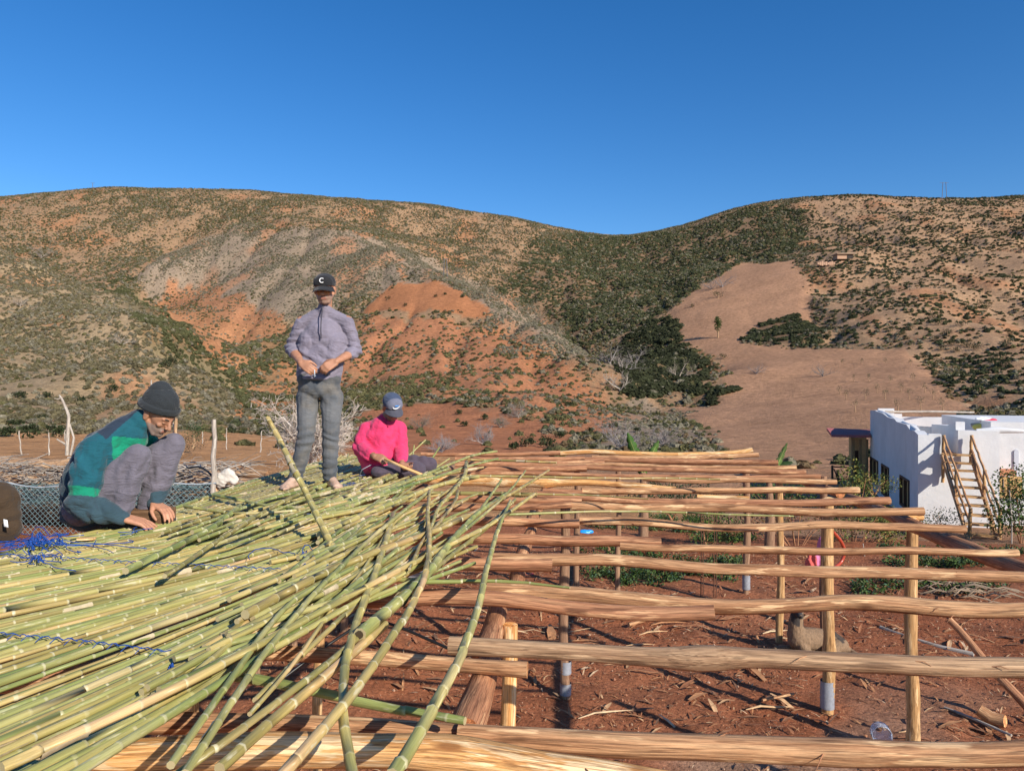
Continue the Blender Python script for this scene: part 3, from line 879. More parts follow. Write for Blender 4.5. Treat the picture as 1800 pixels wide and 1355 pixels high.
# posts
def post(x, y, r, mat, label, tape=0, ztop=ZL - .09, lean=(0, 0), seed=0, cap=False, flare=False, knob=False, z0=0.0):
    rnd = random.Random(seed)
    root = empty('post', (x, y, z0))
    tag(root, label, 'post', 'posts holding the log frame')
    n = 16; pts = []; rad = []
    h = ztop - z0
    for i in range(n + 1):
        s = i / n
        pts.append((lean[0] * s + .012 * sin(s * 7 + seed), lean[1] * s + .01 * cos(s * 6 + seed), -.08 + (h + .08) * s))
        f = 1 + .07 * sin(s * 11 + seed) + rnd.uniform(-.03, .03)
        if knob and abs(s - .3) < .05: f += .15
        if flare and s < .12: f += .3 * (1 - s / .12)
        rad.append(r * f)
    mb = MB(); mb.tube(pts, rad, 12, rj=.03, capc=(1.3, 1.1, .9))
    mb.build('shaft', MAT[mat], parent=root)
    if cap:
        c = MB(); c.tube([(lean[0] - r * 1.6, lean[1], h + .005), (lean[0], lean[1], h + .022), (lean[0] + r * 1.9, lean[1], h + .012)], [r * .5, r * .8, r * .45], 8, rj=.1)
        c.build('cap_block', MAT['log_fresh'], parent=root)
    if tape:
        t_ = MB(); m_ = 9
        for a, b_ in tape:
            t_ = MB()
            P_ = [(.012 * sin(seed), .01 * cos(seed), a + (b_ - a) * k / m_) for k in range(m_ + 1)]
            t_.tube(P_, [r * (1.16 + (.05 if k % 2 else 0)) for k in range(m_ + 1)], 12, caps=False, rj=.02)
            t_.build('tape_wrap', MAT['tape'], parent=root)
    return root
MAT['sheath'] = plain('dry_leaf_sheath', (.52, .42, .26), rough=.8, nscale=30, namp=.3)
MAT['shade_disc'] = plain('bore_shade', (.06, .04, .02), rough=.9)  # near-black colour standing for shade inside a hollow cane end
MAT['tape'] = plain('grey_tape', (.27, .28, .31), rough=.35, spec=.6, nscale=30, namp=.25, bump=.4)
post(-.02, 3.10, .034, 'log_fresh', 'rough split bright yellow post beside the nearest bearer logs', seed=1, ztop=ZL - .04, lean=(0, .0))
post(.50, 7.05, .046, 'post_dark', 'brown post with two bands of grey tape at its foot', tape=[(.0, .11), (.2, .32)], seed=2)
post(.93, 10.6, .044, 'post_dark', 'brown post just right of the blue plastic, standing behind the taped one', seed=3)
post(3.30, 10.4, .047, 'post_dark', 'brown post with a wrapped foot near the twin steel rods', tape=[(.1, .3)], seed=4)
post(3.08, 8.5, .041, 'post', 'slim yellow post standing behind the dog', seed=5, cap=True)
post(2.88, 6.74, .052, 'post', 'stout orange post with grey tape at its foot in front of the pink cloth', tape=[(.0, .25)], seed=6, knob=True, cap=True)
post(3.20, 5.92, .047, 'post', 'tall crooked orange post with a flared bare foot', seed=7, cap=True, flare=True, knob=True)
post(3.35, 4.1, .045, 'post', 'orange post under the near part of the right bearer log', seed=8)
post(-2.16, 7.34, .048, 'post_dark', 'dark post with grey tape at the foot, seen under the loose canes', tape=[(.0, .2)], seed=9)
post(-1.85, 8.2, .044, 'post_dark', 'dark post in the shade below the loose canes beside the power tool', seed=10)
post(-1.2, 4.6, .03, 'post', 'short bright post seen through the canes beside the power tool', seed=14)
post(-1.42, 3.28, .040, 'post', 'orange post below the near edge of the reed mat', seed=11)
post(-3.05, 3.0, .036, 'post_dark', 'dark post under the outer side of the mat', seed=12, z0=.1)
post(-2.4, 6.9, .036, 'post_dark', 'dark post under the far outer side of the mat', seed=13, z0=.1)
post(1.35, 9.4, .034, 'post_dark', 'brown post below the far edge of the frame', seed=15)
post(3.75, 8.9, .04, 'post_dark', 'brown post under the far log ends by the stairs', seed=16)

# ------------------------------------------------------------------ canes
ZM = CAMH - .825        # level of the reed mat
CANE_MASS = None
def make_cane(P, r0, r1, seed, name='cane', pale_cut=True, parent=None, internode=.17, hook=False, kink=.0022):
    """P: world points along the cane, thick end first"""
    rnd = random.Random(seed)
    P = np.array([tuple(p) for p in P], float)
    d = np.concatenate([[0], np.cumsum(np.linalg.norm(np.diff(P, axis=0), axis=1))])
    Lt = d[-1]
    def at(s):
        return np.array([np.interp(s, d, P[:, k]) for k in range(3)])
    nodes = []; s = rnd.uniform(.03, internode)
    while s < Lt - .02:
        nodes.append(s); s += internode * rnd.uniform(.8, 1.15) * (1 - .35 * s / max(Lt, .1))
    ss = [0]
    js = {}
    for q in nodes:
        jn = rnd.uniform(.1, .85)
        for dd, f, j in ((-.006, 1.0, 0), (-.0022, 1.06, jn), (.0022, 1.08, jn), (.005, 1.0, 0)):
            if 0 < q + dd < Lt: ss.append(q + dd); js[len(ss) - 1] = (f, j)
    ss.append(Lt); ss = np.array(ss)
    order = np.argsort(ss, kind='stable')
    pts = []; rad = []; cs = []
    k1, k2 = rnd.uniform(0, 9), rnd.uniform(0, 9)
    for i in order:
        s_ = ss[i]; p = at(s_)
        # tiny kink at every joint
        kk = int(np.searchsorted(nodes, s_))
        rr = random.Random(seed * 31 + kk)
        p = p + np.array([rr.uniform(-kink, kink), rr.uniform(-kink, kink), rr.uniform(-kink * .5, kink * .5)]) * 1.0
        f, j = js.get(int(i), (1.0, 0))
        r = r0 + (r1 - r0) * (s_ / Lt)
        pts.append(p); rad.append(r * f); cs.append((j, 0, 0))
    # smooth the polyline slightly
    pts = np.array(pts)
    if CANE_MASS is not None:
        CANE_MASS.tube(pts, rad, 5, c=cs, capc=(.2, 1, 0), g0=rnd.uniform(0, 90)); return None
    mb = MB(); mb.tube(pts, rad, 7, c=cs, capc=(.2, 1, 0))
    sheath = []
    for q in nodes[1:]:
        if rnd.random() < .07 and r0 > .006:
            s_a = q; L_ = rnd.uniform(.05, .11)
            A_ = [at(min(Lt, s_a + L_ * k / 4)) for k in range(5)]
            rr_ = r0 + (r1 - r0) * (s_a / Lt)
            sheath.append((A_, [rr_ * f for f in (1.16, 1.14, 1.18, 1.26, 1.42)]))
    if False:
        # dark disc standing for the shaded hollow
        a = pts[0]; t = unit(pts[0] - pts[1])
        hb = MB(); hb.tube([a + t * .0012, a + t * .0014], [r0 * .6, r0 * .55], 7, c=(0, 0, 0))
    c0 = pts[0]
    o = mb.build(name, MAT['cane'], parent=parent, loc=tuple(c0))
    for A_, R_ in sheath:
        sb = MB(); sb.tube(A_, R_, 7, caps=False, rj=.10, c=(.55, .45, 0)); sb.f = [f for i, f in enumerate(sb.f) if i % 7 not in (0, 1)]; sb.m = sb.m[:len(sb.f)]
        k_ = sb.build('leaf_sheath', MAT['sheath'], parent=o); k_.location = -o.location
    return o

# guides of the front batch: photo rows of canes, unprojected on the mat
def guide(px, z=ZM):
    return np.array([tuple(W(x, y, z)) for x, y in px])
def resample(P, n=12):
    d = np.concatenate([[0], np.cumsum(np.linalg.norm(np.diff(P, axis=0), axis=1))])
    s = np.linspace(0, d[-1], n)
    return np.stack([np.interp(s, d, P[:, k]) for k in range(3)], 1)
def extend(P, a=0.0, b=0.0):
    P = P.copy()
    u = unit(P[0] - P[1]); v = unit(P[-1] - P[-2])
    return np.vstack([P[0] + u * a, P, P[-1] + v * b])
G1 = [resample(extend(guide(g), a, b)) for g, a, b in [
    ([(0,1420),(140,1345),(340,1228),(500,1122),(640,1030)], .4, .1),
    ([(0,1352),(200,1258),(400,1150),(560,1062),(700,980)], .45, .1),
    ([(0,1255),(150,1195),(300,1135),(430,1075),(560,1008),(660,950)], .7, .25),
    ([(0,1165),(200,1103),(380,1048),(500,1005),(620,950)], .9, .35),
    ([(0,1083),(200,1040),(380,1000),(500,965),(640,915)], 1.0, .35),
    ([(0,1020),(150,992),(300,962),(450,922),(600,880)], 1.0, .6),
    ([(0,985),(130,962),(300,930),(450,895),(610,855)], .55, .7),
    ([(90,958),(160,938),(260,912),(420,872),(560,836)], .0, .6),
]]
def between(G, t):
    k = min(int(t * (len(G) - 1)), len(G) - 2); f = t * (len(G) - 1) - k
    return G[k] * (1 - f) + G[k + 1] * f
def mat_batch(G, n, label, group, r, seed, zoff=0.0, jit=.006, cut=.25, inter=.17):
    # arc-length across the batch at its middle so canes lie edge to edge
    mid = np.array([between(G, t)[len(G[0]) // 2] for t in np.linspace(0, 1, 60)])
    dd = np.concatenate([[0], np.cumsum(np.linalg.norm(np.diff(mid, axis=0), axis=1))])
    for i in range(n):
        rnd = random.Random(seed + i)
        t = float(np.interp(dd[-1] * (i + .5) / n, dd, np.linspace(0, 1, 60)))
        t = min(max(t + rnd.uniform(-.25, .25) / n, 0), 1)
        P = between(G, t).copy()
        t2 = min(max(t + rnd.uniform(-1.3, 1.3) / n, 0), 1)
        Q = between(G, t2)
        w = np.linspace(0, 1, len(P))[:, None]
        P = P * (1 - w) + Q * w
        P[:, 2] += zoff + rnd.uniform(-.004, .010) + (fbm(np.linspace(0, 3, len(P)) + i * 3.1, np.zeros(len(P)), 2) - .5) * .022
        P[:, 0] += (fbm(np.linspace(0, 2, len(P)) + i * 5.3, np.zeros(len(P)) + 2, 2) - .5) * .03
        a = int(rnd.random() ** 2 * cut * len(P)); b = len(P) - int(rnd.random() ** 1.5 * cut * len(P))
        P = P[a:b]
        rr = r * rnd.choice([.7, .8, .9, 1.0, 1.0, 1.1, 1.25])
        if rnd.random() < .3: P = P[::-1]
        o = make_cane(P, rr, rr * rnd.uniform(.6, .85), seed * 7 + i, internode=inter * rnd.uniform(.85, 1.15))
        if o: tag(o, label.format(('at its near edge', 'close to its near edge', 'between the two blue lashings', 'just before the far blue lashing', 'beyond the far blue lashing')[min(4, int(t * 5))]), 'cane', group)
def width(G):
    m = len(G[0]) // 2
    return sum(np.linalg.norm(G[k][m] - G[k + 1][m]) for k in range(len(G) - 1))
GRP = 'canes lying edge to edge in the reed mat'
mat_batch(G1, 165, 'green and straw cane of the reed mat, {}', GRP, .0108, 100, inter=.19)
# far batch, nearly end-on to the viewer
G2 = [resample(extend(guide(g), a, b)) for g, a, b in [
    ([(560,905),(650,860),(760,825)], .35, .25),
    ([(480,905),(600,855),(735,812)], .35, .3),
    ([(400,893),(545,845),(700,800)], .2, .2),
    ([(330,890),(490,838),(640,799)], .1, .2),
    ([(296,903),(420,855),(560,813)], .0, .2),
]]
mat_batch(G2, 20, 'thin green cane of the far reed mat round the standing man', GRP, .0125, 400, zoff=.012, inter=.12)
CANE_MASS = MB()
mat_batch(G2, 64, '', GRP, .0108, 2400, zoff=.004, inter=.12)
mat_batch(G1, 60, '', GRP, .010, 3400, zoff=-.012, inter=.17)
_m = CANE_MASS; CANE_MASS = None
_o = _m.build('reed_layer', MAT['cane']); tag(_o, 'lower layer of thin canes showing between the upper canes of the reed mat', None, None, 'stuff')
# more loose filling between the batches
G3 = [resample(guide(g, ZM + .02)) for g in [
    ([(420,985),(600,905),(760,860)]), ([(350,960),(520,898),(680,850)]), ([(260,940),(440,885),(620,838)])]]
mat_batch(G3, 10, 'cane lying loosely on top of the mat between the two tied batches', 'canes lying loosely over the middle of the mat', .011, 600, zoff=.03, inter=.12)

# traced loose canes: (photo points, thick px at start, thick px at end, label)
LOOSE = [
 ([(692,903),(683,935),(668,985),(650,1030),(625,1095),(607,1150),(597,1200),(595,1240),(600,1290),(622,1365)], 10, 21, .035, 'brown bent cane standing out in front, ending at the bottom edge left of the middle'),
 ([(755,862),(751,905),(755,950),(756,985),(750,1015),(728,1060),(700,1105),(655,1175),(600,1250),(545,1312),(490,1370)], 6, 24, .06, 'long grey green cane with a bend below the seated man, running to the bottom edge'),
 ([(897,880),(875,930),(858,985),(850,1030),(838,1080),(820,1135),(795,1190),(762,1245),(728,1300),(690,1362)], 5, 27, .05, 'thick curved green cane, rightmost of the ones reaching the bottom edge'),
 ([(965,826),(910,862),(850,893),(800,920),(741,943),(650,972),(560,1008),(430,1080)], 4, 18, .045, 'long yellow green cane whose tip points up right over the bright peeled trunk'),
 ([(905,878),(860,925),(780,985),(674,1080),(587,1160),(480,1243),(380,1312),(300,1370)], 6, 17, .03, 'pale straw coloured straight cane running down to the bottom edge'),
 ([(676,1098),(640,1130),(557,1200),(480,1265),(430,1310),(385,1350)], 16, 22, .02, 'thick green and grey cane lying beside the pale straw one near the bottom'),
 ([(700,965),(593,1053),(500,1125),(418,1182),(323,1243),(215,1305),(120,1365)], 9, 20, .03, 'green cane running from mid mat down to the bottom left'),
 ([(940,868),(860,925),(760,972),(660,1022),(593,1057),(494,1112),(380,1178),(266,1233),(120,1298),(0,1350)], 6, 22, .05, 'long yellow cane crossing low over the mat down to the bottom left corner'),
 ([(620,998),(513,1053),(465,1110),(418,1174),(360,1260),(300,1345)], 8, 16, .045, 'green cane curving down steeply over the mat edge'),
 ([(760,860),(700,905),(640,955),(600,995),(545,1050),(490,1114),(450,1165),(422,1205),(375,1280),(325,1360)], 6, 17, .055, 'yellow green cane with close pale joints, steep, reaching the bottom edge'),
 ([(760,885),(700,905),(672,950),(630,1015),(600,1050),(558,1100),(532,1150),(490,1205),(440,1255)], 5, 9, .03, 'thin green cane hanging down among the thick ones'),
 ([(897,898),(858,926),(800,955),(751,978),(677,1030),(621,1060),(560,1096),(480,1140)], 7, 13, .03, 'green cane under the long yellow one, its tip by the square cut log end'),
 ([(890,868),(840,900),(790,955),(752,1010),(700,1060),(632,1115)], 7, 24, .045, 'cane with an open hollow butt end facing the viewer'),
 ([(820,905),(760,935),(720,975),(660,1035),(600,1085),(520,1160),(450,1230)], 6, 12, .02, 'greenish cane between the brown bent one and the mat'),
 ([(1012,812),(985,0),(0,0)], 0, 0, 0, None),
 ([(873,793),(840,797),(800,812),(750,833),(690,858),(620,888)], 4, 8, .04, 'thin pale cane curving up behind the seated man, tip to the right'),
 ([(875,806),(820,820),(765,840),(700,858),(610,890)], 4, 9, .035, 'thin straw cane with a straight tip just below the curved one'),
 ([(820,812),(818,835),(800,860),(770,890),(757,930)], 7, 6, .05, 'grey forked cane sticking up over the bright peeled trunk'),
 ([(840,838),(800,845),(770,852),(720,872),(640,905),(560,940)], 8, 11, .035, 'grey green cane curving over the bright peeled trunk'),
 ([(924,827),(905,852),(880,880),(850,905),(806,940),(760,985)], 3, 8, .045, 'small green cane with a fine tip reaching over the third log row'),
 ([(882,842),(862,872),(838,905),(800,945),(770,975)], 4, 8, .045, 'short green cane with a fine dark tip beside it'),
 ([(805,863),(800,885),(775,915),(742,950),(720,1000)], 6, 6, .05, 'greyish crooked cane beside the grey green bent one'),
 ([(470,735),(483,757),(500,790),(522,835),(545,880),(566,925),(592,972)], 9, 13, None, 'bright green cane leaning upright in front of the standing man'),
 ([(745,1022),(850,1021),(900,1022),(960,1027),(1002,1033)], 9, 4, -.005, 'green cane lying across the bearer, pointing right beside the thick wavy logs'),
 ([(560,1014),(650,1015),(745,1022)], 9, 9, -.005, 'green cane piece lying behind the loose canes above the power tool'),
 ([(886,904),(960,902),(1020,899),(1100,898),(1200,900),(1300,905),(1395,907)], 5, 3, -.01, 'long thin green cane lying between two log rows in mid frame'),
 ([(660,866),(760,866),(850,867),(944,869)], 8, 7, .0, 'thick green cane lying between two rows beside the bright peeled trunk'),
 ([(944,868),(1040,870),(1140,877)], 4, 2, .0, 'thin green cane end behind the long brown log'),
 ([(812,836),(900,837),(1000,839),(1100,841),(1200,840),(1266,843)], 5, 3, .02, 'long green cane with close pale joints lying over the far logs'),
 ([(820,808),(880,809),(978,813)], 4, 4, .01, 'short green cane on the far log rows'),
 ([(360,1180),(430,1190),(520,1208),(620,1230),(720,1250),(818,1267)], 20, 15, -.03, 'thick olive cane lying under the loose canes near the bottom, pointing right'),
 ([(300,1012),(370,1002),(450,978),(400,888)], 0, 0, 0, None),
 ([(376,870),(420,878),(470,889),(540,893)], 6, 5, .04, 'thin cane lying crosswise on the mat in front of the standing man'),
 ([(325,889),(390,900),(450,903),(520,897)], 6, 5, .045, 'second crosswise thin cane on the mat near the crouching man'),
 ([(422,890),(370,930),(300,965),(220,1003)], 9, 13, .04, 'green cane pointing up right on the mat beside the hands of the crouching man'),
 ([(548,858),(480,890),(400,938),(340,980),(290,1012)], 7, 9, .05, 'long pale straw cane in front of the standing man'),
]
def loose_cane(pts, t0, t1, dz, label, seed, group=None):
    P = []
    n = len(pts)
    for i, (x, y) in enumerate(pts):
        z = ZM + .02 + (dz or 0)
        P.append(W(x, y, z))
    if dz is None:
        a = W(592, 972, ZM + .0); b = WD(470, 735, 4.7)
        P = []
        for (x, y) in pts:
            k = (y - 735) / (972 - 735)
            P.append(WD(x, y, 4.7 + (a.y - 4.7) * k))
    P = [Vector(p) for p in P]
    Ys = [p.y for p in P]
    ra = t0 / 2 * Ys[0] / F; rb = t1 / 2 * Ys[-1] / F
    # smooth curve
    Q = resample(np.array([tuple(p) for p in P]), 24)
    for _ in range(4): Q[1:-1] = (Q[:-2] + 2 * Q[1:-1] + Q[2:]) / 4
    o = make_cane(Q, ra, rb, seed, internode=.19 if dz is not None else .10)
    tag(o, label, 'cane', group or 'loose canes lying over the frame')
    if 'hollow' in label:
        a = Vector(Q[-1]); t_ = (Vector(Q[-1]) - Vector(Q[-2])).normalized(); m = MB()
        m.tube([a + t_ * .001, a + t_ * .003], [rb * .62, rb * .60], 10, c=(.05, .035, .02)); k = m.build('shade_disc', MAT['shade_disc'], parent=o); k.location = -o.location  # solid dark disc on the butt, painted shade of the hollow
for i, (pts, t0, t1, dz, lab) in enumerate(LOOSE):
    if lab: loose_cane(pts, t0, t1, dz, lab, 900 + i)
# a fan of further loose canes between the mat edge and the log frame
rnd = random.Random(77)
for i in range(40):
    t = i / 39
    # thick ends on the mat edge, tips over the frame
    s = (250 + 330 * t + rnd.uniform(-30, 30), 1240 - 300 * t + rnd.uniform(-25, 25))
    e = (640 + 190 * rnd.random() + 40 * t, 985 - 130 * t + rnd.uniform(-45, 35))
    m = ((s[0] + e[0]) / 2 + rnd.uniform(-16, 16), (s[1] + e[1]) / 2 + rnd.uniform(-4, 16))
    k = HOR
    th0 = 19 * (s[1] - HOR) / 600; th1 = 9 * (e[1] - HOR) / 400
    loose_cane([s, m, e], th0 * rnd.uniform(.75, 1.0), th1 * rnd.uniform(.8, 1.1), .0 + rnd.uniform(0, .03), 'thin cane fanning out loosely from the mat edge over the log frame', 1300 + i, 'loose canes fanning out from the mat')
for i in range(24):
    s = (rnd.uniform(330, 640), 0); s = (s[0], 940 - (s[0] - 330) * .22 + rnd.uniform(-14, 22))
    e = (s[0] + rnd.uniform(130, 230), s[1] - rnd.uniform(38, 75))
    if e[1] < 815: e = (e[0], 815 + rnd.uniform(0, 15))
    m = ((s[0] + e[0]) / 2 + rnd.uniform(-8, 8), (s[1] + e[1]) / 2 + rnd.uniform(-3, 8))
    loose_cane([s, m, e], rnd.uniform(7, 10), rnd.uniform(3.5, 6), .012 + rnd.uniform(0, .02), 'slender cane strewn over the far half of the mat', 1500 + i, 'slender canes strewn over the far mat')
# tips sticking up at the far edge
for i, (a, b) in enumerate([((722, 826), (728, 783)), ((748, 822), (773, 786)), ((700, 818), (748, 773)), ((610, 815), (612, 797)), ((588, 812), (600, 800)), ((640,812),(650,790)), ((760,826),(790,806)), ((708,822),(714,790))]):
    p = W(a[0], a[1], ZM + .03); q = WD(b[0], b[1], p.y + .25)
    o = make_cane([p, (Vector(p) + Vector(q)) / 2, q], .010, .007, 1700 + i); tag(o, 'short pale cane tip sticking up at the far edge of the mat', 'cane', 'cane tips sticking up at the far mat edge')
# ------------------------------------------------------------------ people
class Prim:
    """bag of tapered capsules and ellipsoids, fused into one skin by a voxel remesh"""
    def __init__(s): s.v = []; s.f = []
    def _add(s, V, Fc):
        n = len(s.v); s.v += [tuple(p) for p in V]; s.f += [tuple(i + n for i in f) for f in Fc]
    def cap(s, a, b, ra, rb=None, flat=1.0, side=None, seg=14):
        a = Vector(a); b = Vector(b); rb = ra if rb is None else rb
        d = (b - a); L = d.length
        z = d.normalized() if L > 1e-6 else Vector((0, 0, 1))
        x = Vector(side) if side is not None else (Vector((1, 0, 0)) if abs(z.x) < .8 else Vector((0, 1, 0)))
        x = (x - z * x.dot(z)).normalized(); y = z.cross(x)
        rings = []
        for k in range(1, 5): rings.append((-ra * cos(pi / 2 * k / 4.0), ra * sin(pi / 2 * k / 4.0)))
        for k in range(0, 4): rings.append((L + rb * sin(pi / 2 * k / 4.0), rb * cos(pi / 2 * k / 4.0)))
        V = [a - z * ra]
        for h, r in rings:
            for q in range(seg):
                t = 2 * pi * q / seg
                V.append(a + z * h + x * (cos(t) * r) + y * (sin(t) * r * flat))
        V.append(b + z * rb)
        Fc = []
        R = len(rings)
        for q in range(seg): Fc.append((0, 1 + (q + 1) % seg, 1 + q))
        for k in range(R - 1):
            for q in range(seg):
                Fc.append((1 + k * seg + q, 1 + k * seg + (q + 1) % seg, 1 + (k + 1) * seg + (q + 1) % seg, 1 + (k + 1) * seg + q))
        e = len(V) - 1
        for q in range(seg): Fc.append((e, 1 + (R - 1) * seg + q, 1 + (R - 1) * seg + (q + 1) % seg))
        s._add(V, Fc); return s
    def ell(s, c, r, R=None, seg=20, rings=12):
        c = Vector(c); R = R or Matrix.Identity(3)
        V = [c + R @ Vector((0, 0, r[2]))]
        for i in range(1, rings):
            t = pi * i / rings
            for q in range(seg):
                a = 2 * pi * q / seg
                V.append(c + R @ Vector((sin(t) * cos(a) * r[0], sin(t) * sin(a) * r[1], cos(t) * r[2])))
        V.append(c - R @ Vector((0, 0, r[2])))
        Fc = [(0, 1 + q, 1 + (q + 1) % seg) for q in range(seg)]
        for i in range(rings - 2):
            for q in range(seg):
                Fc.append((1 + i * seg + q, 1 + (i + 1) * seg + q, 1 + (i + 1) * seg + (q + 1) % seg, 1 + i * seg + (q + 1) % seg))
        e = len(V) - 1; o = 1 + (rings - 2) * seg
        Fc += [(e, o + (q + 1) % seg, o + q) for q in range(seg)]
        s._add(V, Fc); return s
    def path(s, pts, rad, flat=1.0, side=None):
        for i in range(len(pts) - 1): s.cap(pts[i], pts[i + 1], rad[i], rad[i + 1], flat, side)
        return s
    def fuse(s, name, voxel, smooth=4, mats=None, parent=None, fold=None, colour=None, fac=.5):
        me = bpy.data.meshes.new(name + '_raw')
        me.from_pydata(s.v, [], s.f)
        o = bpy.data.objects.new(name + '_raw', me); COL.objects.link(o)
        m = o.modifiers.new('r', 'REMESH'); m.mode = 'VOXEL'; m.voxel_size = voxel; m.adaptivity = 0
        m2 = o.modifiers.new('s', 'SMOOTH'); m2.iterations = smooth; m2.factor = fac
        dg = bpy.context.evaluated_depsgraph_get(); dg.update()
        ev = o.evaluated_get(dg)
        out = bpy.data.meshes.new_from_object(ev)
        bpy.data.objects.remove(o); bpy.data.meshes.remove(me)
        out.name = name
        n = len(out.vertices)
        co = np.empty(n * 3); out.vertices.foreach_get('co', co); co = co.reshape(-1, 3)
        no = np.empty(n * 3); out.vertex_normals.foreach_get('vector', no) if hasattr(out, 'vertex_normals') else out.vertices.foreach_get('normal', no)
        no = no.reshape(-1, 3)
        if fold is not None:
            co = co + no * fold(co, no)[:, None]
            out.vertices.foreach_set('co', co.ravel())
        out.polygons.foreach_set('use_smooth', [True] * len(out.polygons))
        cc = np.ones((n, 4))
        if colour is not None: cc[:, :3] = colour(co, no)
        a = out.color_attributes.new('tint', 'FLOAT_COLOR', 'POINT'); a.data.foreach_set('color', cc.ravel())
        a = out.attributes.new('g', 'FLOAT_VECTOR', 'POINT'); a.data.foreach_set('vector', co.astype(np.float32).ravel())
        for q in (mats if isinstance(mats, (list, tuple)) else [mats]): out.materials.append(q)
        out.update()
        r = bpy.data.objects.new(name, out); COL.objects.link(r)
        if parent is not None: r.parent = parent
        return r

def n3(co, sc, seed=0.0):
    """cheap smooth 3-D noise from two planes, -0.5..0.5"""
    x, y, z = co[:, 0] * sc[0], co[:, 1] * sc[1], co[:, 2] * sc[2]
    return (fbm(x + z * .7 + seed, y - z * .6 + seed, 3) + fbm(y + 5.2 + seed, z + x * .3, 3)) / 2 - .5

def crease(co, p, d, w, amp, freq, reach, seed=0.0):
    """gathers of cloth round a joint: ridges across direction d near point p"""
    v = co - np.array(p); r = np.linalg.norm(v, axis=1)
    u = v @ unit(np.array(d, float))
    wob = n3(co, (6, 6, 6), seed) * 5.0; amp = amp * (1 + 2.2 * n3(co, (5, 5, 5), seed + 3))
    return 1.25 * amp * np.sin(u * freq + wob * 3 + seed) * np.exp(-(r / reach) ** 2)

def cloth_mat(name, weave=700, rough=.9, spec=.12, dirt=None):
    m, t, b = nt(name)
    g = gattr(t)
    n = noise_(t, g, 9, 5, .65)
    f = ramp_(t, n, [(.3, .82), (.7, 1.14)])
    c = mix_(t, tattr(t), f, 1.0, 'MULTIPLY')
    if dirt:
        dn = noise_(t, g, 7, 4, .6)
        df = ramp_(t, dn, [(.5, 0.0), (.7, .55)])
        c = mix_(t, c, dirt, df)
    t.links.new(c, b.inputs['Base Color'])
    b.inputs['Roughness'].default_value = rough
    b.inputs['Specular IOR Level'].default_value = spec
    b.inputs['Sheen Weight'].default_value = .15
    n2 = noise_(t, g, 160, 3, .6)
    dn_ = t.nodes.new('ShaderNodeTexNoise'); dn_.inputs['Scale'].default_value = 15; dn_.inputs['Detail'].default_value = 3; dn_.inputs['Distortion'].default_value = 1.6
    mp = t.nodes.new('ShaderNodeMapping'); mp.inputs['Scale'].default_value = (.7, .7, 1.5); mp.inputs['Rotation'].default_value = (0, .5, 0)
    t.links.new(g, mp.inputs['Vector']); t.links.new(mp.outputs[0], dn_.inputs['Vector'])
    b1 = t.nodes.new('ShaderNodeBump'); b1.inputs['Strength'].default_value = .8; b1.inputs['Distance'].default_value = .008 if dirt else .016; t.links.new(dn_.outputs['Fac'], b1.inputs['Height'])
    b2 = bump_(t, b, n2, .35, .002); t.links.new(b1.outputs[0], b2.inputs['Normal'])
    return m
MAT['cloth'] = cloth_mat('cloth')
MAT['denim'] = cloth_mat('worn_denim', dirt=(.21, .18, .145))
MAT['trouser'] = cloth_mat('thin_trouser_cloth')

def skin_mat():
    m, t, b = nt('skin')
    g = gattr(t)
    n = noise_(t, g, 25, 5, .6)
    f = ramp_(t, n, [(.3, .8), (.7, 1.15)])
    c = mix_(t, tattr(t), f, 1.0, 'MULTIPLY')
    t.links.new(c, b.inputs['Base Color'])
    b.inputs['Roughness'].default_value = .55
    b.inputs['Specular IOR Level'].default_value = .35
    b.inputs['Subsurface Weight'].default_value = .04
    b.inputs['Subsurface Scale'].default_value = .01
    n2 = noise_(t, g, 140, 3, .6)
    bump_(t, b, n2, .25, .002)
    return m
MAT['skin'] = skin_mat()
SKIN = np.array([.43, .205, .12])
SKIN_D = np.array([.27, .125, .07])

def rot(yaw=0, pitch=0, roll=0):
    """yaw about z, pitch > 0 looks down, for a head that faces -y"""
    return Matrix.Rotation(radians(yaw), 3, 'Z') @ Matrix.Rotation(radians(pitch), 3, 'X') @ Matrix.Rotation(radians(roll), 3, 'Y')

def head(P, c, R, k=1.0):
    """skull, jaw and features; local -y is the face; c = middle of the head at ear height"""
    c = Vector(c)
    T = lambda x, y, z: c + R @ (Vector((x, y, z)) * k)
    E = lambda x, y, z, rx, ry, rz: P.ell(T(x, y, z), (rx * k, ry * k, rz * k), R)
    E(0, .012, .040, .076, .096, .088)
    E(0, -.030, .020, .066, .064, .082)        # forehead
    E(0, -.030, -.045, .056, .058, .062)       # jaw
    E(0, -.066, -.082, .026, .022, .022)       # chin
    P.cap(T(-.054, .0, -.03), T(-.03, -.055, -.085), .020 * k, .016 * k)
    P.cap(T(.054, .0, -.03), T(.03, -.055, -.085), .020 * k, .016 * k)
    E(-.036, -.070, -.012, .022, .016, .016)   # cheek bones
    E(.036, -.070, -.012, .022, .016, .016)
    P.cap(T(-.042, -.079, .030), T(-.012, -.090, .026), .0085 * k)   # brows
    P.cap(T(.042, -.079, .030), T(.012, -.090, .026), .0085 * k)
    P.cap(T(0, -.090, .022), T(0, -.116, -.018), .0085 * k, .012 * k)   # nose
    P.cap(T(-.012, -.102, -.021), T(.012, -.102, -.021), .0088 * k)
    P.cap(T(-.021, -.088, -.048), T(.021, -.088, -.048), .0062 * k)     # lips
    P.cap(T(-.018, -.086, -.058), T(.018, -.086, -.058), .0068 * k)
    for s in (-1, 1):                                                   # ears
        E(s * .078, .008, .000, .010, .020, .032)
        P.cap(T(s * .084, .022, .018), T(s * .082, .006, -.022), .006 * k)
    return T
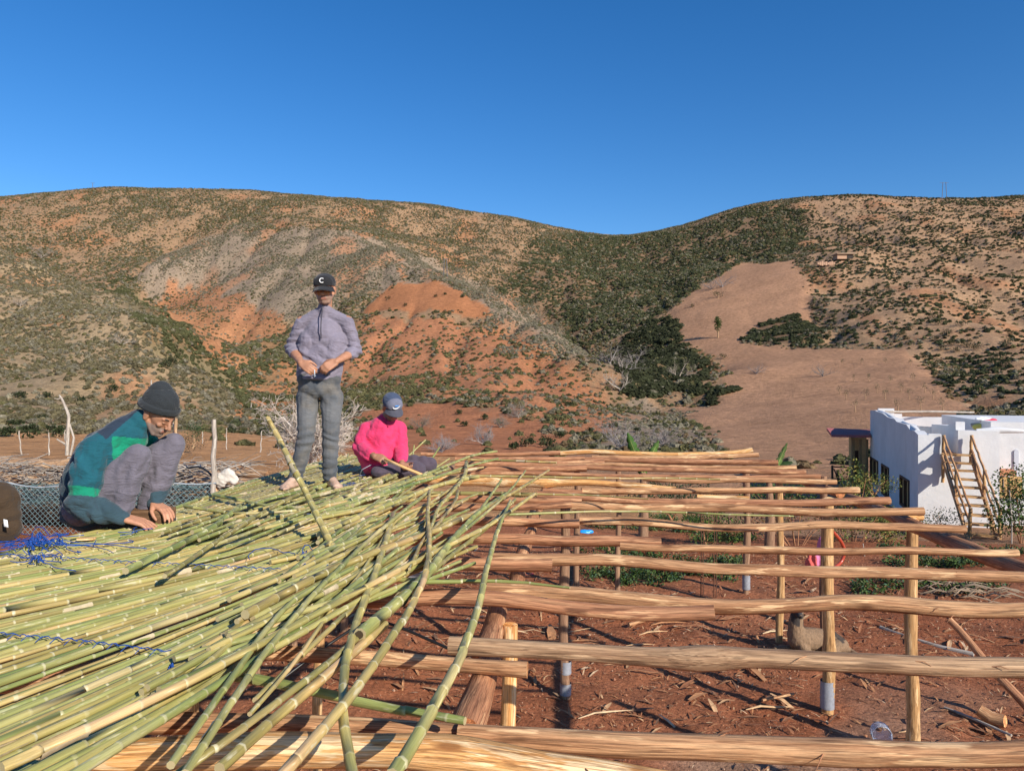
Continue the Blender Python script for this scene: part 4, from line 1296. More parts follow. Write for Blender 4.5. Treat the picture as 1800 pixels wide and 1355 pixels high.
def head_colour(co, col, c, R, beard=.5, k=1.0):
    """stubble, lips and eye sockets as the colour of the skin itself"""
    L = (co - np.array(tuple(c))) @ np.array(R) / k
    near = np.linalg.norm(L, axis=1) < .16
    bm = near & (L[:, 1] < -.0) & (L[:, 2] < -.030) & (L[:, 2] > -.11) & (L[:, 2] < -.015 - .25 * (L[:, 1] + .09))
    lips = near & (L[:, 1] < -.084) & (np.abs(L[:, 2] + .053) < .010) & (np.abs(L[:, 0]) < .022)
    col[bm] = col[bm] * (1 - beard) + np.array([.17, .15, .135]) * beard
    col[lips] = np.array([.33, .14, .10])
    return col
def eyes(parent, T, k, R, closed=False):
    for s in (-1, 1):
        mb = MB()
        p = T(s * .029, -.083, .008)
        q = Prim(); q.ell(p, (.0125 * k, .009 * k, .0065 * k), R)
        mb.add(q.v, q.f, c=(.62, .58, .54) if not closed else (.30, .15, .09))
        q = Prim(); q.ell(p + R @ Vector((0, -.0062 * k, 0)), (.0052 * k, .004 * k, .0052 * k), R)
        if not closed: mb.add(q.v, q.f, c=(.02, .012, .008))
        mb.build('eye', MAT['eye'], parent=parent)
        b = MB(); b.tube([T(s * .013, -.096, .029), T(s * .030, -.092, .034), T(s * .046, -.078, .028)], [.0035 * k, .0042 * k, .0025 * k], 6, c=(.035, .03, .028))
        b.build('eyebrow', MAT['eye'], parent=parent)
MAT['eye'] = plain('eye_and_brow', (1, 1, 1), rough=.4, usetint=True)

def hand(P, wrist, f, n, s, curl=.5, spread=.12, k=1.0, thumb=.6, curls=None):
    """palm plus five bent fingers. f: towards the fingers, n: out of the palm, s: towards the thumb"""
    w = Vector(wrist); f = Vector(f).normalized()
    n = Vector(n); n = (n - f * n.dot(f)).normalized()
    s0 = Vector(s); s = (s0 - f * s0.dot(f) - n * s0.dot(n)).normalized()
    LEN = [.074, .082, .077, .062]
    for i in range(4):
        o = (1.5 - i) * .0195 * k
        kn = w + f * (.092 - abs(i - 1.2) * .004) * k + s * o
        P.cap(w + s * (o * .62) + f * .012 * k, kn, .0165 * k, .0118 * k)
        L = LEN[i] * k
        d = (f + s * (spread * (1.5 - i) / 1.5)).normalized()
        p = kn; ang = 0; cu = (curls[i] if curls else curl)
        for j, fr in enumerate((.45, .31, .24)):
            ang += cu * (.9, 1.0, .75)[j]
            dd = (d * cos(ang) + n * sin(ang))
            q = p + dd * L * fr
            P.cap(p, q, (.0096, .0086, .0078)[j] * k, (.0088, .0079, .0066)[j] * k)
            p = q
        if i == 0: tip = p
    # thumb leaves the side of the palm near its base
    b0 = w + f * .022 * k + s * .026 * k + n * .006 * k
    d1 = (f * .62 + s * .62 + n * thumb * .55).normalized()
    p1 = b0 + d1 * .040 * k
    d2 = (f * .85 + s * .12 + n * thumb * .75).normalized()
    p2 = p1 + d2 * .032 * k
    d3 = (f * .9 - s * .15 + n * thumb * .8).normalized()
    p3 = p2 + d3 * .024 * k
    P.cap(b0, p1, .0165 * k, .0118 * k); P.cap(p1, p2, .0112 * k, .0100 * k); P.cap(p2, p3, .0098 * k, .0080 * k)
    return tip

def foot(P, ankle, toe, k=1.0, side=1):
    a = Vector(ankle); t = Vector(toe); d = t - a; d.z = 0; d.normalize(); s = Vector((d.y, -d.x, 0)) * side
    zf = t.z
    P.ell(a + Vector((0, 0, 0)), (.036, .036, .045))
    heel = a - d * .045; heel.z = zf + .030
    P.cap(heel, a + Vector((0, 0, -.01)), .032, .036)
    ball = a + d * .125; ball.z = zf + .022
    P.cap(a + d * .01 + Vector((0, 0, -.005)), ball, .036, .026, flat=1.0)
    P.cap(heel + d * .02, ball + s * .025, .026, .022); P.cap(heel + d * .02, ball - s * .022, .024, .020)
    for i, (L, r) in enumerate(((.052, .0125), (.048, .0092), (.042, .0088), (.035, .0084), (.028, .008))):
        o = (2 - i) * .0185 + (.004 if i == 0 else 0)
        b = ball + s * o + d * (.004 - i * .006); b.z = zf + .015
        e = b + d * L; e.z = zf + r
        P.cap(b, e, r * 1.1, r)

MATC = {}
# ---------- the standing man
def standing_man():
    Y0 = 6.05; SCL = F / Y0
    org = Vector(((556 - 900) / SCL, Y0, ZM + .02))
    root = empty('person', org)
    tag(root, 'barefoot man in lavender grey pullover, black cap and grey jeans standing on the mat', 'man')
    zz = lambda py: (858 - py) / SCL
    hx = lambda px: (px - 556) / SCL
    P = Prim()
    hc = Vector((hx(573), -.035, zz(512)))
    R = rot(yaw=4, pitch=12, roll=-2)
    T = head(P, hc, R, 1.02)
    nb = Vector((hx(570), .01, zz(551)))
    P.cap(nb + Vector((0, .015, -.03)), hc + R @ Vector((0, .025, -.05)), .056, .052)
    P.ell((hx(569), .01, zz(590)), (.165, .10, .14)); P.ell((hx(562), .0, zz(640)), (.14, .095, .17)); P.ell((hx(561), .01, zz(682)), (.16, .10, .10))
    sh = {-1: Vector((hx(530), .015, zz(566))), 1: Vector((hx(609), .015, zz(565)))}
    el = {-1: Vector((hx(509), .055, zz(611))), 1: Vector((hx(623), .055, zz(616)))}
    wr = {-1: Vector((hx(541), -.195, zz(639))), 1: Vector((hx(601), -.195, zz(637)))}
    for s in (-1, 1):
        P.path([sh[s], el[s]], [.052, .042]); P.path([el[s], el[s].lerp(wr[s], .35), wr[s]], [.042, .043, .028], flat=.85)
        tx = Vector((hx(568 if s == -1 else 574), -.265, zz(655)))
        hand(P, wr[s], tx - wr[s], Vector((-s * .6, .45, -.55)), Vector((-s * .1, -.35, .9)), curl=.62, k=1.02, thumb=1.0, spread=.05)
    hip = {-1: Vector((hx(541), .01, zz(698))), 1: Vector((hx(583), .01, zz(698)))}
    kn = {-1: Vector((hx(539), -.02, zz(768))), 1: Vector((hx(582), -.01, zz(770)))}
    an = {-1: Vector((hx(516), .05, zz(846))), 1: Vector((hx(577), .05, zz(843)))}
    for s in (-1, 1): P.path([hip[s], kn[s], an[s]], [.08, .052, .036])
    foot(P, (an[-1].x - .0, .03, .075), (hx(499), -.16, .0), side=-1)
    foot(P, (an[1].x + .01, .05, .075), (hx(604), -.09, .0), side=1)
    def col(co, no):
        c = np.empty((len(co), 3)); c[:] = SKIN
        low = co[:, 2] < .22; c[low] = np.array([.50, .33, .24])
        return head_colour(co, c, hc, R, .55, 1.02)
    body = P.fuse('body', .0060, 3, MAT['skin'], root, colour=col)
    eyes(root, T, 1.02, R)
    # hair at the sides under the cap
    hp = Prim(); hp.ell(T(0, .028, .03), (.080, .088, .07), R); 
    hp.fuse('hair', .008, 2, MAT['eye'], root, colour=lambda c, n: np.tile([.05, .045, .04], (len(c), 1)))
    # pullover
    S = Prim()
    S.ell((hx(569), .008, zz(592)), (.166, .110, .165)); S.ell((hx(564), .0, zz(625)), (.150, .102, .17)); S.ell((hx(560), .0, zz(648)), (.172, .112, .13)); S.ell((hx(562), .0, zz(622)), (.160, .105, .10))
    S.cap((hx(545), 0, zz(600)), (hx(541), 0, zz(656)), .095, .092); S.cap((hx(590), 0, zz(600)), (hx(581), 0, zz(658)), .095, .092)
    for s in (-1, 1):
        S.cap(nb + Vector((s * .03, .01, -.0)), sh[s] + Vector((-s * .012, 0, -.006)), .058, .056)
        S.path([sh[s] - Vector((0, 0, .012)), sh[s].lerp(el[s], .5), el[s], el[s].lerp(wr[s], .22)], [.060, .055, .052, .047])
        for q, rr in ((.0, .055), (.16, .053), (.27, .051)):
            p = el[s].lerp(wr[s], q); S.cap(p, p + (wr[s] - el[s]).normalized() * .012, rr)
    S.cap(nb + Vector((0, .012, -.03)), nb + Vector((.003, -.004, .038)), .066, .060)
    # hem band
    for a in range(16):
        t0 = 2 * pi * a / 16; t1 = 2 * pi * (a + 1) / 16
        S.cap((hx(561) + .158 * cos(t0), .105 * sin(t0), zz(664)), (hx(561) + .158 * cos(t1), .105 * sin(t1), zz(664)), .019)
    def fold(co, no):
        d = n3(co, (7, 7, 3.2), 2.0) * .016 + n3(co, (22, 22, 14), 7.0) * .004
        for s in (-1, 1):
            d += crease(co, el[s], (0, .1, 1), 0, .006, 120, .12, 2.0 + s)
            d += crease(co, sh[s] + Vector((-s * .05, 0, -.07)), (s * .5, 0, 1), 0, .0045, 75, .10, 4.0 + s)
        d += crease(co, (hx(548), -.1, zz(630)), (.75, 0, 1), 0, .0065, 62, .14, 1.0)
        d += crease(co, (hx(575), -.1, zz(655)), (.35, 0, 1), 0, .005, 95, .12, 3.0)
        return d
    LAV = np.array([.225, .20, .25])
    def scol(co, no):
        c = np.empty((len(co), 3)); c[:] = LAV
        c *= (1 + n3(co, (5, 5, 5), 3.0) * .35)[:, None]
        return c
    S.fuse('pullover', .0066, 3, MAT['cloth'], root, fold=fold, colour=scol)
    z = MB(); zp = [(hx(571), -.118 - .0, zz(597)), (hx(571.5), -.136, zz(580)), (hx(571), -.112, zz(562)), (hx(570.5), -.075, zz(549)), (hx(570.5), -.066, zz(541))]
    z.tube(zp, .0045, 6, c=(.05, .045, .06)); z.build('zip', MAT['eye'], parent=root)
    # jeans
    J = Prim()
    J.ell((hx(561), .005, zz(682)), (.178, .118, .10))
    J.cap((hx(543), 0, zz(665)), (hx(579), 0, zz(665)), .098)
    for s in (-1, 1):
        J.path([hip[s], hip[s].lerp(kn[s], .5), kn[s], kn[s].lerp(an[s], .5), an[s] + Vector((0, 0, .035))], [.098, .080, .070, .064, .060])
    def jf(co, no):
        d = n3(co, (8, 8, 3.5), 9.0) * .014
        for s in (-1, 1):
            d += crease(co, kn[s] + Vector((0, 0, -.02)), (s * .25, 0, 1), 0, .0062, 85, .12, 5.0 + s)
            d += crease(co, an[s] + Vector((0, 0, .08)), (0, 0, 1), 0, .007, 100, .10, 8.0 + s)
            d += crease(co, hip[s] + Vector((-s * .05, -.03, .02)), (s, 0, .8), 0, .005, 85, .11, 6.0 + s)
        return d
    def jc(co, no):
        c = np.empty((len(co), 3)); c[:] = [.080, .088, .100]
        fade = np.exp(-((co[:, 2] - .62) / .13) ** 2) + .8 * np.exp(-((co[:, 2] - .32) / .12) ** 2)
        c = c * (1 + .35 * fade[:, None]); c += (np.array([.035, .026, .016]) * fade[:, None])
        return c
    J.fuse('jeans', .0066, 3, MAT['denim'], root, fold=jf, colour=jc)
    # black cap with a white ring-shaped letter
    cap_on(root, T, R, 1.02, (.022, .022, .024), (.022, .022, .024), letter=True)
    # the scrap of string held in the fingers
    w = MB(); w.tube([(hx(570), -.30, zz(652)), (hx(571), -.31, zz(658)), (hx(569), -.30, zz(664)), (hx(572), -.30, zz(661))], .004, 6, c=(.5, .55, .6))
    o = w.build('string_scrap', MAT['eye'], loc=(0, 0, 0)); o.location = org
    tag(o, 'pale scrap of string held in the fingers of the standing man', 'string')
    return root

def cap_on(root, T, R, k, crown, brim, letter=False, front=None, logo=False, tilt=0):
    C = Prim()
    C.ell(T(0, .012, .060), (.0885 * k, .107 * k, .078 * k), R)
    C.ell(T(0, -.045, .062), (.078 * k, .058 * k, .066 * k), R)
    def cf(co, no): return np.zeros(len(co))
    cv = Vector(T(0, .0, .06))
    def cc(co, no):
        c = np.empty((len(co), 3)); c[:] = crown
        if front is not None:
            L = (co - np.array(tuple(T(0, 0, 0)))) @ np.array(R) / k
            c[(L[:, 1] < -.035)] = front
        return c
    o = C.fuse('cap', .0062, 2, MAT['cloth'], root, colour=cc)
    # cut away what lies below the rim
    me = o.data; bm = bmesh.new(); bm.from_mesh(me)
    pl = T(0, 0, .036); nn = (R @ Vector((0, .12, 1))).normalized()
    bmesh.ops.bisect_plane(bm, geom=bm.verts[:] + bm.edges[:] + bm.faces[:], plane_co=pl, plane_no=nn, clear_inner=True)
    bm.to_mesh(me); bm.free()
    # brim: curved sheet with thickness
    V = []; Fc = []; nu, nv = 17, 6
    for lay in (0, 1):
        for j in range(nv):
            for i in range(nu):
                a = (i / (nu - 1) * 2 - 1) * 1.18
                rr = .098 + (j / (nv - 1)) * .075 * (cos(a * .95) ** .5 if cos(a * .95) > 0 else 0)
                x = sin(a) * (.078 + .004 * j) ; y = -cos(a) * rr - .002
                zz_ = .046 - .020 * (x / .08) ** 2 - .026 * (j / (nv - 1)) - lay * .0045
                V.append(T(x, y, zz_))
    b = nu * nv
    for j in range(nv - 1):
        for i in range(nu - 1):
            q = j * nu + i
            Fc.append((q, q + 1, q + nu + 1, q + nu)); Fc.append((b + q, b + q + nu, b + q + nu + 1, b + q + 1))
    for i in range(nu - 1):
        q = (nv - 1) * nu + i; Fc.append((q, q + 1, b + q + 1, b + q))
    m = MB(); m.add(V, Fc, c=brim); m.build('cap_brim', MAT['cloth'], parent=root)
    if letter:
        w = MB()
        pts = []
        for i in range(15):
            a = radians(45 + 270 * i / 14)
            x = cos(a) * .017; zz_ = .087 + sin(a) * .017
            y = -.045 - .058 * math.sqrt(max(0, 1 - (x / .078) ** 2 - ((zz_ - .062) / .066) ** 2)) - .004
            pts.append(T(x, y, zz_))
        w.tube(pts, .0042 * k, 6, c=(.78, .78, .78)); w.build('letter_c', MAT['eye'], parent=root)
    if logo:
        w = MB()
        def on(x, z_): 
            return T(x, -.045 - .058 * math.sqrt(max(0.02, 1 - (x / .078) ** 2 - ((z_ - .062) / .066) ** 2)) - .004, z_)
        pts = [on(-.035, .078), on(-.028, .066), on(-.012, .062), (on(.006, .068)), on(.022, .078), on(.038, .090)]
        w.tube(pts, [.004, .008, .009, .0065, .0045, .0015], 6, c=(.85, .85, .88), flat=.6); w.build('logo', MAT['eye'], parent=root)
        w = MB(); w.tube([on(-.016, .088), on(-.006, .091), on(.006, .090), on(.02, .094)], [.006, .010, .009, .005], 6, c=(.03, .28, .75), flat=.5); w.build('logo', MAT['eye'], parent=root)
standing_man()

# ---------- the crouching man on the left
def crouching_man():
    Y0 = 4.45; SCL = F / Y0
    org = Vector(((200 - 900) / SCL, Y0, CAMH - (925 - HOR) / SCL))
    root = empty('person', org)
    tag(root, 'man in teal and green sweatshirt and dark knit cap crouching over the canes, tying them', 'man')
    X = lambda px, py, y=0.0: Vector(((px - 200) / SCL * (1 + y / Y0), y, (925 - py) / SCL * (1 + y / Y0) ))
    P = Prim()
    hc = X(272, 732, .03); R = rot(yaw=72, pitch=34, roll=0)
    T = head(P, hc, R, 1.04)
    nb = X(232, 752, .01)
    P.cap(nb + Vector((-.04, 0, -.03)), hc + R @ Vector((0, .03, -.055)), .062, .056)
    P.ell(X(200, 800, 0), (.15, .17, .16)); P.ell(X(165, 850, 0), (.13, .16, .16)); P.ell(X(160, 890, 0), (.13, .17, .11))
    sh = {-1: X(192, 782, -.17), 1: X(215, 775, .19)}
    el = {-1: X(186, 872, -.26), 1: X(252, 845, .22)}
    wr = {-1: X(252, 899, -.20), 1: X(262, 888, .06)}
    for s in (-1, 1): P.path([sh[s], el[s], wr[s]], [.055, .045, .030])
    hand(P, wr[-1], X(290, 912, -.16) - wr[-1], Vector((.15, .25, -.9)), Vector((.2, .8, .25)), curl=.32, k=1.12, thumb=.5, spread=.10, curls=[.2, .3, .38, .45])
    hand(P, wr[1], X(290, 898, .02) - wr[1], Vector((.2, -.1, -.9)), Vector((.1, -.8, .3)), curl=.4, k=1.08, thumb=.7)
    hip = {-1: X(160, 888, -.10), 1: X(165, 884, .10)}
    kn = {-1: X(257, 797, -.09), 1: X(284, 788, .13)}
    an = {-1: X(222, 905, -.09), 1: X(244, 898, .11)}
    for s in (-1, 1): P.path([hip[s], kn[s], an[s]], [.085, .058, .04])
    def col(co, no):
        c = np.empty((len(co), 3)); c[:] = SKIN * .9
        c[co[:, 2] < .25] = SKIN * 1.12
        return head_colour(co, c, hc, R, .75, 1.04)
    P.fuse('body', .0056, 2, MAT['skin'], root, colour=col)
    eyes(root, T, 1.04, R, closed=True)
    # shoes
    for s in (-1, 1):
        q = Prim(); a = an[s]; z0 = -.015
        q.cap((a.x - .06, a.y, z0 + .045), (a.x + .13, a.y, z0 + .035), .045, .040); q.cap((a.x - .02, a.y, z0 + .07), (a.x + .04, a.y, z0 + .06), .045, .04)
        q.fuse('shoe', .009, 2, MAT['cloth'], root, colour=lambda c, n: np.tile([.05, .038, .03], (len(c), 1)))
    # grey trousers
    J = Prim()
    for s in (-1, 1):
        J.path([hip[s], hip[s].lerp(kn[s], .55), kn[s]], [.105, .094, .075])
        J.path([kn[s], kn[s].lerp(an[s], .5), an[s] + Vector((0, 0, .02))], [.075, .076, .066])
    J.ell(X(168, 878, 0), (.11, .15, .09))
    def jf(co, no):
        d = n3(co, (10, 6, 5), 9.0) * .014
        for s in (-1, 1):
            d += crease(co, kn[s] + Vector((-.06, 0, -.12)), (1, 0, -.45), 0, .0055, 75, .17, 5.0 + s)
            d += crease(co, kn[s].lerp(an[s], .8), (.3, 0, 1), 0, .005, 80, .12, 1.0 + s)
        return d
    def jc(co, no):
        c = np.empty((len(co), 3)); c[:] = [.145, .130, .158]; c *= (1 + n3(co, (14, 14, 14), 1.0) * .3)[:, None]
        return c
    J.fuse('trousers', .0068, 3, MAT['trouser'], root, fold=jf, colour=jc)
    # sweatshirt
    S = Prim()
    S.path([X(222, 768, 0), X(190, 800, 0), X(160, 850, 0), X(157, 890, 0)], [.125, .165, .165, .155])
    S.ell(X(196, 795, .0), (.15, .205, .15)); S.ell(X(162, 850, 0), (.155, .195, .16)); S.ell(X(155, 893, .0), (.145, .185, .085))
    S.ell(X(150, 906, .0), (.125, .17, .055))
    for s in (-1, 1):
        S.cap(nb + Vector((-.02, s * .04, 0)), sh[s], .075, .083)
        S.path([sh[s], sh[s].lerp(el[s], .5), el[s]], [.088, .090, .080])
        S.path([el[s], el[s].lerp(wr[s], .55), wr[s].lerp(el[s], .12)], [.078, .066, .047])
        S.cap(wr[s].lerp(el[s], .14), wr[s].lerp(el[s], .05), .043)
    S.cap(nb + Vector((-.035, 0, -.02)), nb + Vector((.036, 0, .034)), .082, .076)
    def sf(co, no):
        d = n3(co, (6, 6, 6), 2.0) * .020 + n3(co, (20, 20, 20), 7.0) * .004
        for s in (-1, 1):
            d += crease(co, el[s], (.5, 0, -1), 0, .0085, 62, .14, 2.0 + s)
            d += crease(co, el[s].lerp(wr[s], .5), (1, 0, .3), 0, .006, 70, .12, 4.0 + s)
            d += crease(co, sh[s] + Vector((-.04, 0, -.1)), (1, 0, .55), 0, .007, 50, .15, 6.0 + s)
        d += crease(co, X(150, 850, -.17), (.2, 0, 1), 0, .008, 48, .16, 1.0)
        return d
    TEAL = np.array([.013, .085, .112]); GRN = np.array([.010, .22, .125]); SLATE = np.array([.038, .070, .088]); NAVY = np.array([.018, .028, .045])
    def sc(co, no):
        px = 200 + co[:, 0] * SCL / (1 + co[:, 1] / Y0); py = 925 - co[:, 2] * SCL / (1 + co[:, 1] / Y0)     # garment panels along the body's side
        # panels defined on the garment: sleeve axis distance and back seam
        c = np.empty((len(co), 3)); c[:] = TEAL
        a = np.array(tuple(sh[-1])); b = np.array(tuple(el[-1])); ab = b - a
        t = ((co - a) @ ab) / (ab @ ab)
        t2 = ((co - np.array(tuple(sh[1]))) @ np.array(tuple(el[1] - sh[1]))) / ((el[1] - sh[1]).length_squared)
        tt = np.where(co[:, 1] < 0, t, t2)
        seam = -(co[:, 0] - (-.045)) * .8 - (co[:, 2] - .52) * .55           # behind this seam the cloth is navy
        c[tt > .70] = GRN; c[tt > .86] = SLATE
        back = (co[:, 0] < -.09 + (co[:, 2] - .3) * .62) & (np.linalg.norm(co - (a + np.clip(t, 0, 1.2)[:, None] * ab), axis=1) > .105)
        c[back] = NAVY * 1.25
        lowb = back & (co[:, 2] < .38); c[lowb] = SLATE * .75
        chest = (co[:, 0] > .078) & (co[:, 2] < .56 - (co[:, 0] - .045) * .2) & (tt < .6) & (co[:, 2] > .30)
        c[chest] = GRN
        fa = (co[:, 0] > el[-1].x + .05) & (co[:, 2] < .22); c[fa] = SLATE
        c *= (1 + n3(co, (9, 9, 9), 3.0) * .22)[:, None]
        return c
    S.fuse('sweatshirt', .0052, 3, MAT['cloth'], root, fold=sf, colour=sc)
    # knit cap: ribbed, with a turned-up cuff
    C = Prim()
    C.ell(T(0, .022, .078), (.098, .112, .105), R); C.ell(T(0, .055, .125), (.070, .070, .070), R)
    o = C.fuse('knit_cap', .0045, 2, MAT['cloth'], root, fold=lambda co, no: rib(co, T, R), colour=lambda c, n: np.tile([.028, .032, .036], (len(c), 1)))
    bm = bmesh.new(); bm.from_mesh(o.data)
    bmesh.ops.bisect_plane(bm, geom=bm.verts[:] + bm.edges[:] + bm.faces[:], plane_co=T(0, 0, .034), plane_no=(R @ Vector((0, .22, 1))).normalized(), clear_inner=True)
    bm.to_mesh(o.data); bm.free()
    cu = MB(); n = 96; V = []; Fc = []
    for j, (dr, dz) in enumerate(((-.004, .000), (.005, .001), (.008, .012), (.008, .030), (.004, .041), (-.004, .043))):
        for i in range(n):
            a = 2 * pi * i / n; r_ = (.0015 if i % 2 else 0)
            x = cos(a) * (.099 + dr - r_); y = .018 + sin(a) * (.112 + dr - r_)
            V.append(T(x, y, .034 - .22 * (y) + dz))
    for j in range(5):
        for i in range(n):
            Fc.append((j * n + i, j * n + (i + 1) % n, (j + 1) * n + (i + 1) % n, (j + 1) * n + i))
    cu.add(V, Fc, c=(.030, .034, .038)); cu.build('cap_cuff', MAT['cloth'], parent=root)
    return root
def rib(co, T, R):
    L = (co - np.array(tuple(T(0, .02, .06)))) @ np.array(R)
    a = np.arctan2(L[:, 1], L[:, 0])
    return np.sin(a * 44) * .0016
crouching_man()

# ---------- the seated man in pink
def seated_man():
    Y0 = 7.0; SCL = F / Y0
    org = Vector(((680 - 900) / SCL, Y0, ZM + .03))
    root = empty('person', org)
    tag(root, 'man in bright pink fleece and grey blue cap sitting on the mat, whittling a stick', 'man')
    X = lambda px, py, y=0.0: Vector(((px - 680) / SCL, y, (832 - py) / SCL))
    P = Prim()
    hc = X(690, 716, -.04); R = rot(yaw=30, pitch=34, roll=-3)
    T = head(P, hc, R, 1.02)
    nb = X(676, 741, .03)
    P.cap(nb + Vector((-.01, .02, -.04)), hc + R @ Vector((0, .03, -.05)), .060, .054)
    P.ell(X(668, 772, .06), (.17, .13, .19)); P.ell(X(664, 805, .08), (.16, .13, .17))
    sh = {-1: X(644, 756, .03), 1: X(697, 754, .10)}
    el = {-1: X(635, 787, -.03), 1: X(702, 789, .03)}
    wr = {-1: X(666, 797, -.24), 1: X(712, 811, -.20)}
    for s in (-1, 1): P.path([sh[s], el[s], wr[s]], [.054, .044, .029])
    hand(P, wr[-1], X(689, 803, -.30) - wr[-1], Vector((.3, .5, -.6)), Vector((.2, -.6, .6)), curl=.75, thumb=.9)
    hand(P, wr[1], X(724, 820, -.27) - wr[1], Vector((-.3, .2, .8)), Vector((.6, .5, .3)), curl=.7, thumb=.8)
    hip = {-1: X(652, 815, .04), 1: X(672, 815, .12)}
    kn = {-1: X(738, 822, -.16), 1: X(752, 818, .10)}
    an = {-1: X(670, 824, -.22), 1: X(700, 824, .0)}
    for s in (-1, 1): P.path([hip[s], kn[s], an[s]], [.085, .058, .04])
    def col(co, no):
        c = np.empty((len(co), 3)); c[:] = SKIN * .78
        return head_colour(co, c, hc, R, .5, 1.02)
    P.fuse('body', .0068, 2, MAT['skin'], root, colour=col)
    eyes(root, T, 1.02, R, closed=True)
    J = Prim()
    for s in (-1, 1):
        J.path([hip[s], hip[s].lerp(kn[s], .5), kn[s]], [.098, .090, .078])
        J.path([kn[s], kn[s].lerp(an[s], .5), an[s]], [.075, .068, .056])
    J.ell(X(662, 815, .08), (.17, .16, .09))
    def jf(co, no):
        d = n3(co, (8, 8, 8), 9.0) * .016
        for s in (-1, 1): d += crease(co, kn[s].lerp(hip[s], .4), (1, 0, .3), 0, .006, 60, .2, 5.0 + s)
        return d
    J.fuse('trousers', .008, 3, MAT['trouser'], root, fold=jf, colour=lambda c, n: np.tile([.085, .065, .085], (len(c), 1)))
    S = Prim()
    S.path([X(672, 757, .05), X(668, 785, .06), X(662, 812, .05)], [.15, .175, .165])
    S.ell(X(669, 766, .06), (.195, .15, .12), rot(yaw=20)); S.ell(X(664, 803, .02), (.19, .185, .14)); S.ell(X(668, 818, -.03), (.165, .15, .075))
    for s in (-1, 1):
        S.cap(nb + Vector((s * .03 - .01, .02, -.02)), sh[s], .070, .078)
        S.path([sh[s], sh[s].lerp(el[s], .5), el[s]], [.084, .085, .080])
        S.path([el[s], el[s].lerp(wr[s], .5), el[s].lerp(wr[s], .72)], [.078, .068, .060])
    # collar
    for a in range(9):
        t0 = radians(-60 + 300 * a / 8 - 90); 
    S.cap(nb + Vector((-.02, .03, -.03)), nb + Vector((.0, .01, .018)), .075, .074)
    def sf(co, no):
        d = n3(co, (6, 6, 5), 2.0) * .022
        for s in (-1, 1):
            d += crease(co, el[s], (0, -.3, 1), 0, .008, 65, .15, 2.0 + s)
            d += crease(co, sh[s] + Vector((-s * .06, -.05, -.12)), (s * .9, 0, .5), 0, .007, 50, .15, 6.0 + s)
        d += crease(co, X(665, 805, -.14), (.6, 0, .8), 0, .009, 50, .2, 1.0)
        return d
    S.fuse('fleece', .0078, 3, MAT['cloth'], root, fold=sf, colour=lambda c, n: np.tile([.66, .045, .135], (len(c), 1)))
    cb = MB()
    for s in (-1, 1):
        a0 = nb + Vector((-.005, -.068, .0)); 
        V = [nb + Vector((-.0 + s * .075, .0, .035)), nb + Vector((.012, -.088, .012)), nb + Vector((.02 + s * .03, -.112, -.045)), nb + Vector((s * .095, -.045, -.02))]
        W2 = [v + Vector((0, -.006, .0)) for v in V]
        cb.add(V + W2, [(0, 1, 2, 3), (7, 6, 5, 4), (0, 4, 5, 1), (1, 5, 6, 2), (2, 6, 7, 3), (3, 7, 4, 0)], c=(.66, .045, .135))
    cb.build('collar', MAT['cloth'], parent=root)
    cap_on(root, T, R, 1.04, (.055, .075, .13), (.07, .07, .09), front=(.16, .165, .22), logo=True)
    # whittled stick, held in both hands
    m = MB(); m.bar(X(686, 800, -.33), X(752, 827, -.36),   .014, .026, c=(1.05, 1.1, 1.15))
    o = m.build('wooden_stick', MAT['log_fresh']); o.location = org
    tag(o, 'short flat fresh wooden stick held by the seated man in pink', 'stick')
    m = MB(); m.tube([X(660, 812, -.2), X(645, 820, -.22), X(636, 832, -.1), X(640, 835, .0)], .003, 5, c=(.6, .62, .68))
    o = m.build('string', MAT['eye']); o.location = org; tag(o, 'thin pale string hanging beside the pink fleece', 'string')
    return root
seated_man()

# dark brown sack at the left edge
def brown_sack():
    Y0 = 3.95; c = WD(-4, 905, Y0)
    S = Prim()
    S.ell(WD(-6, 900, Y0), (.12, .10, .17)); S.ell(WD(-2, 925, Y0), (.12, .10, .07)); S.cap(WD(-20, 855, Y0), WD(-2, 868, Y0), .05, .06)
    S.cap(WD(-60, 930, Y0), WD(10, 935, Y0), .08, .06)
    o = S.fuse('cloth_sack', .007, 3, MAT['cloth'], None, fold=lambda co, no: n3(co, (14, 14, 10), 3.0) * .03 + crease(co, tuple(c), (.3, 0, 1), 0, .005, 70, .2, 1.0), colour=lambda c_, n_: np.tile([.06, .038, .022], (len(c_), 1)))
    tag(o, 'crumpled dark brown cloth bundle at the left edge beside the blue twine', 'cloth')
    p = MB(); p.add([WD(6, 912, Y0 - .12), WD(13, 914, Y0 - .12), WD(15, 927, Y0 - .12), WD(7, 925, Y0 - .125), WD(6, 912, Y0 - .115), WD(13, 914, Y0 - .115), WD(15, 927, Y0 - .115), WD(7, 925, Y0 - .12)], [(0, 1, 2, 3), (7, 6, 5, 4), (0, 4, 5, 1), (1, 5, 6, 2), (2, 6, 7, 3), (3, 7, 4, 0)], c=(.8, .8, .8)); p.build('tag', MAT['eye'], parent=o)
brown_sack()
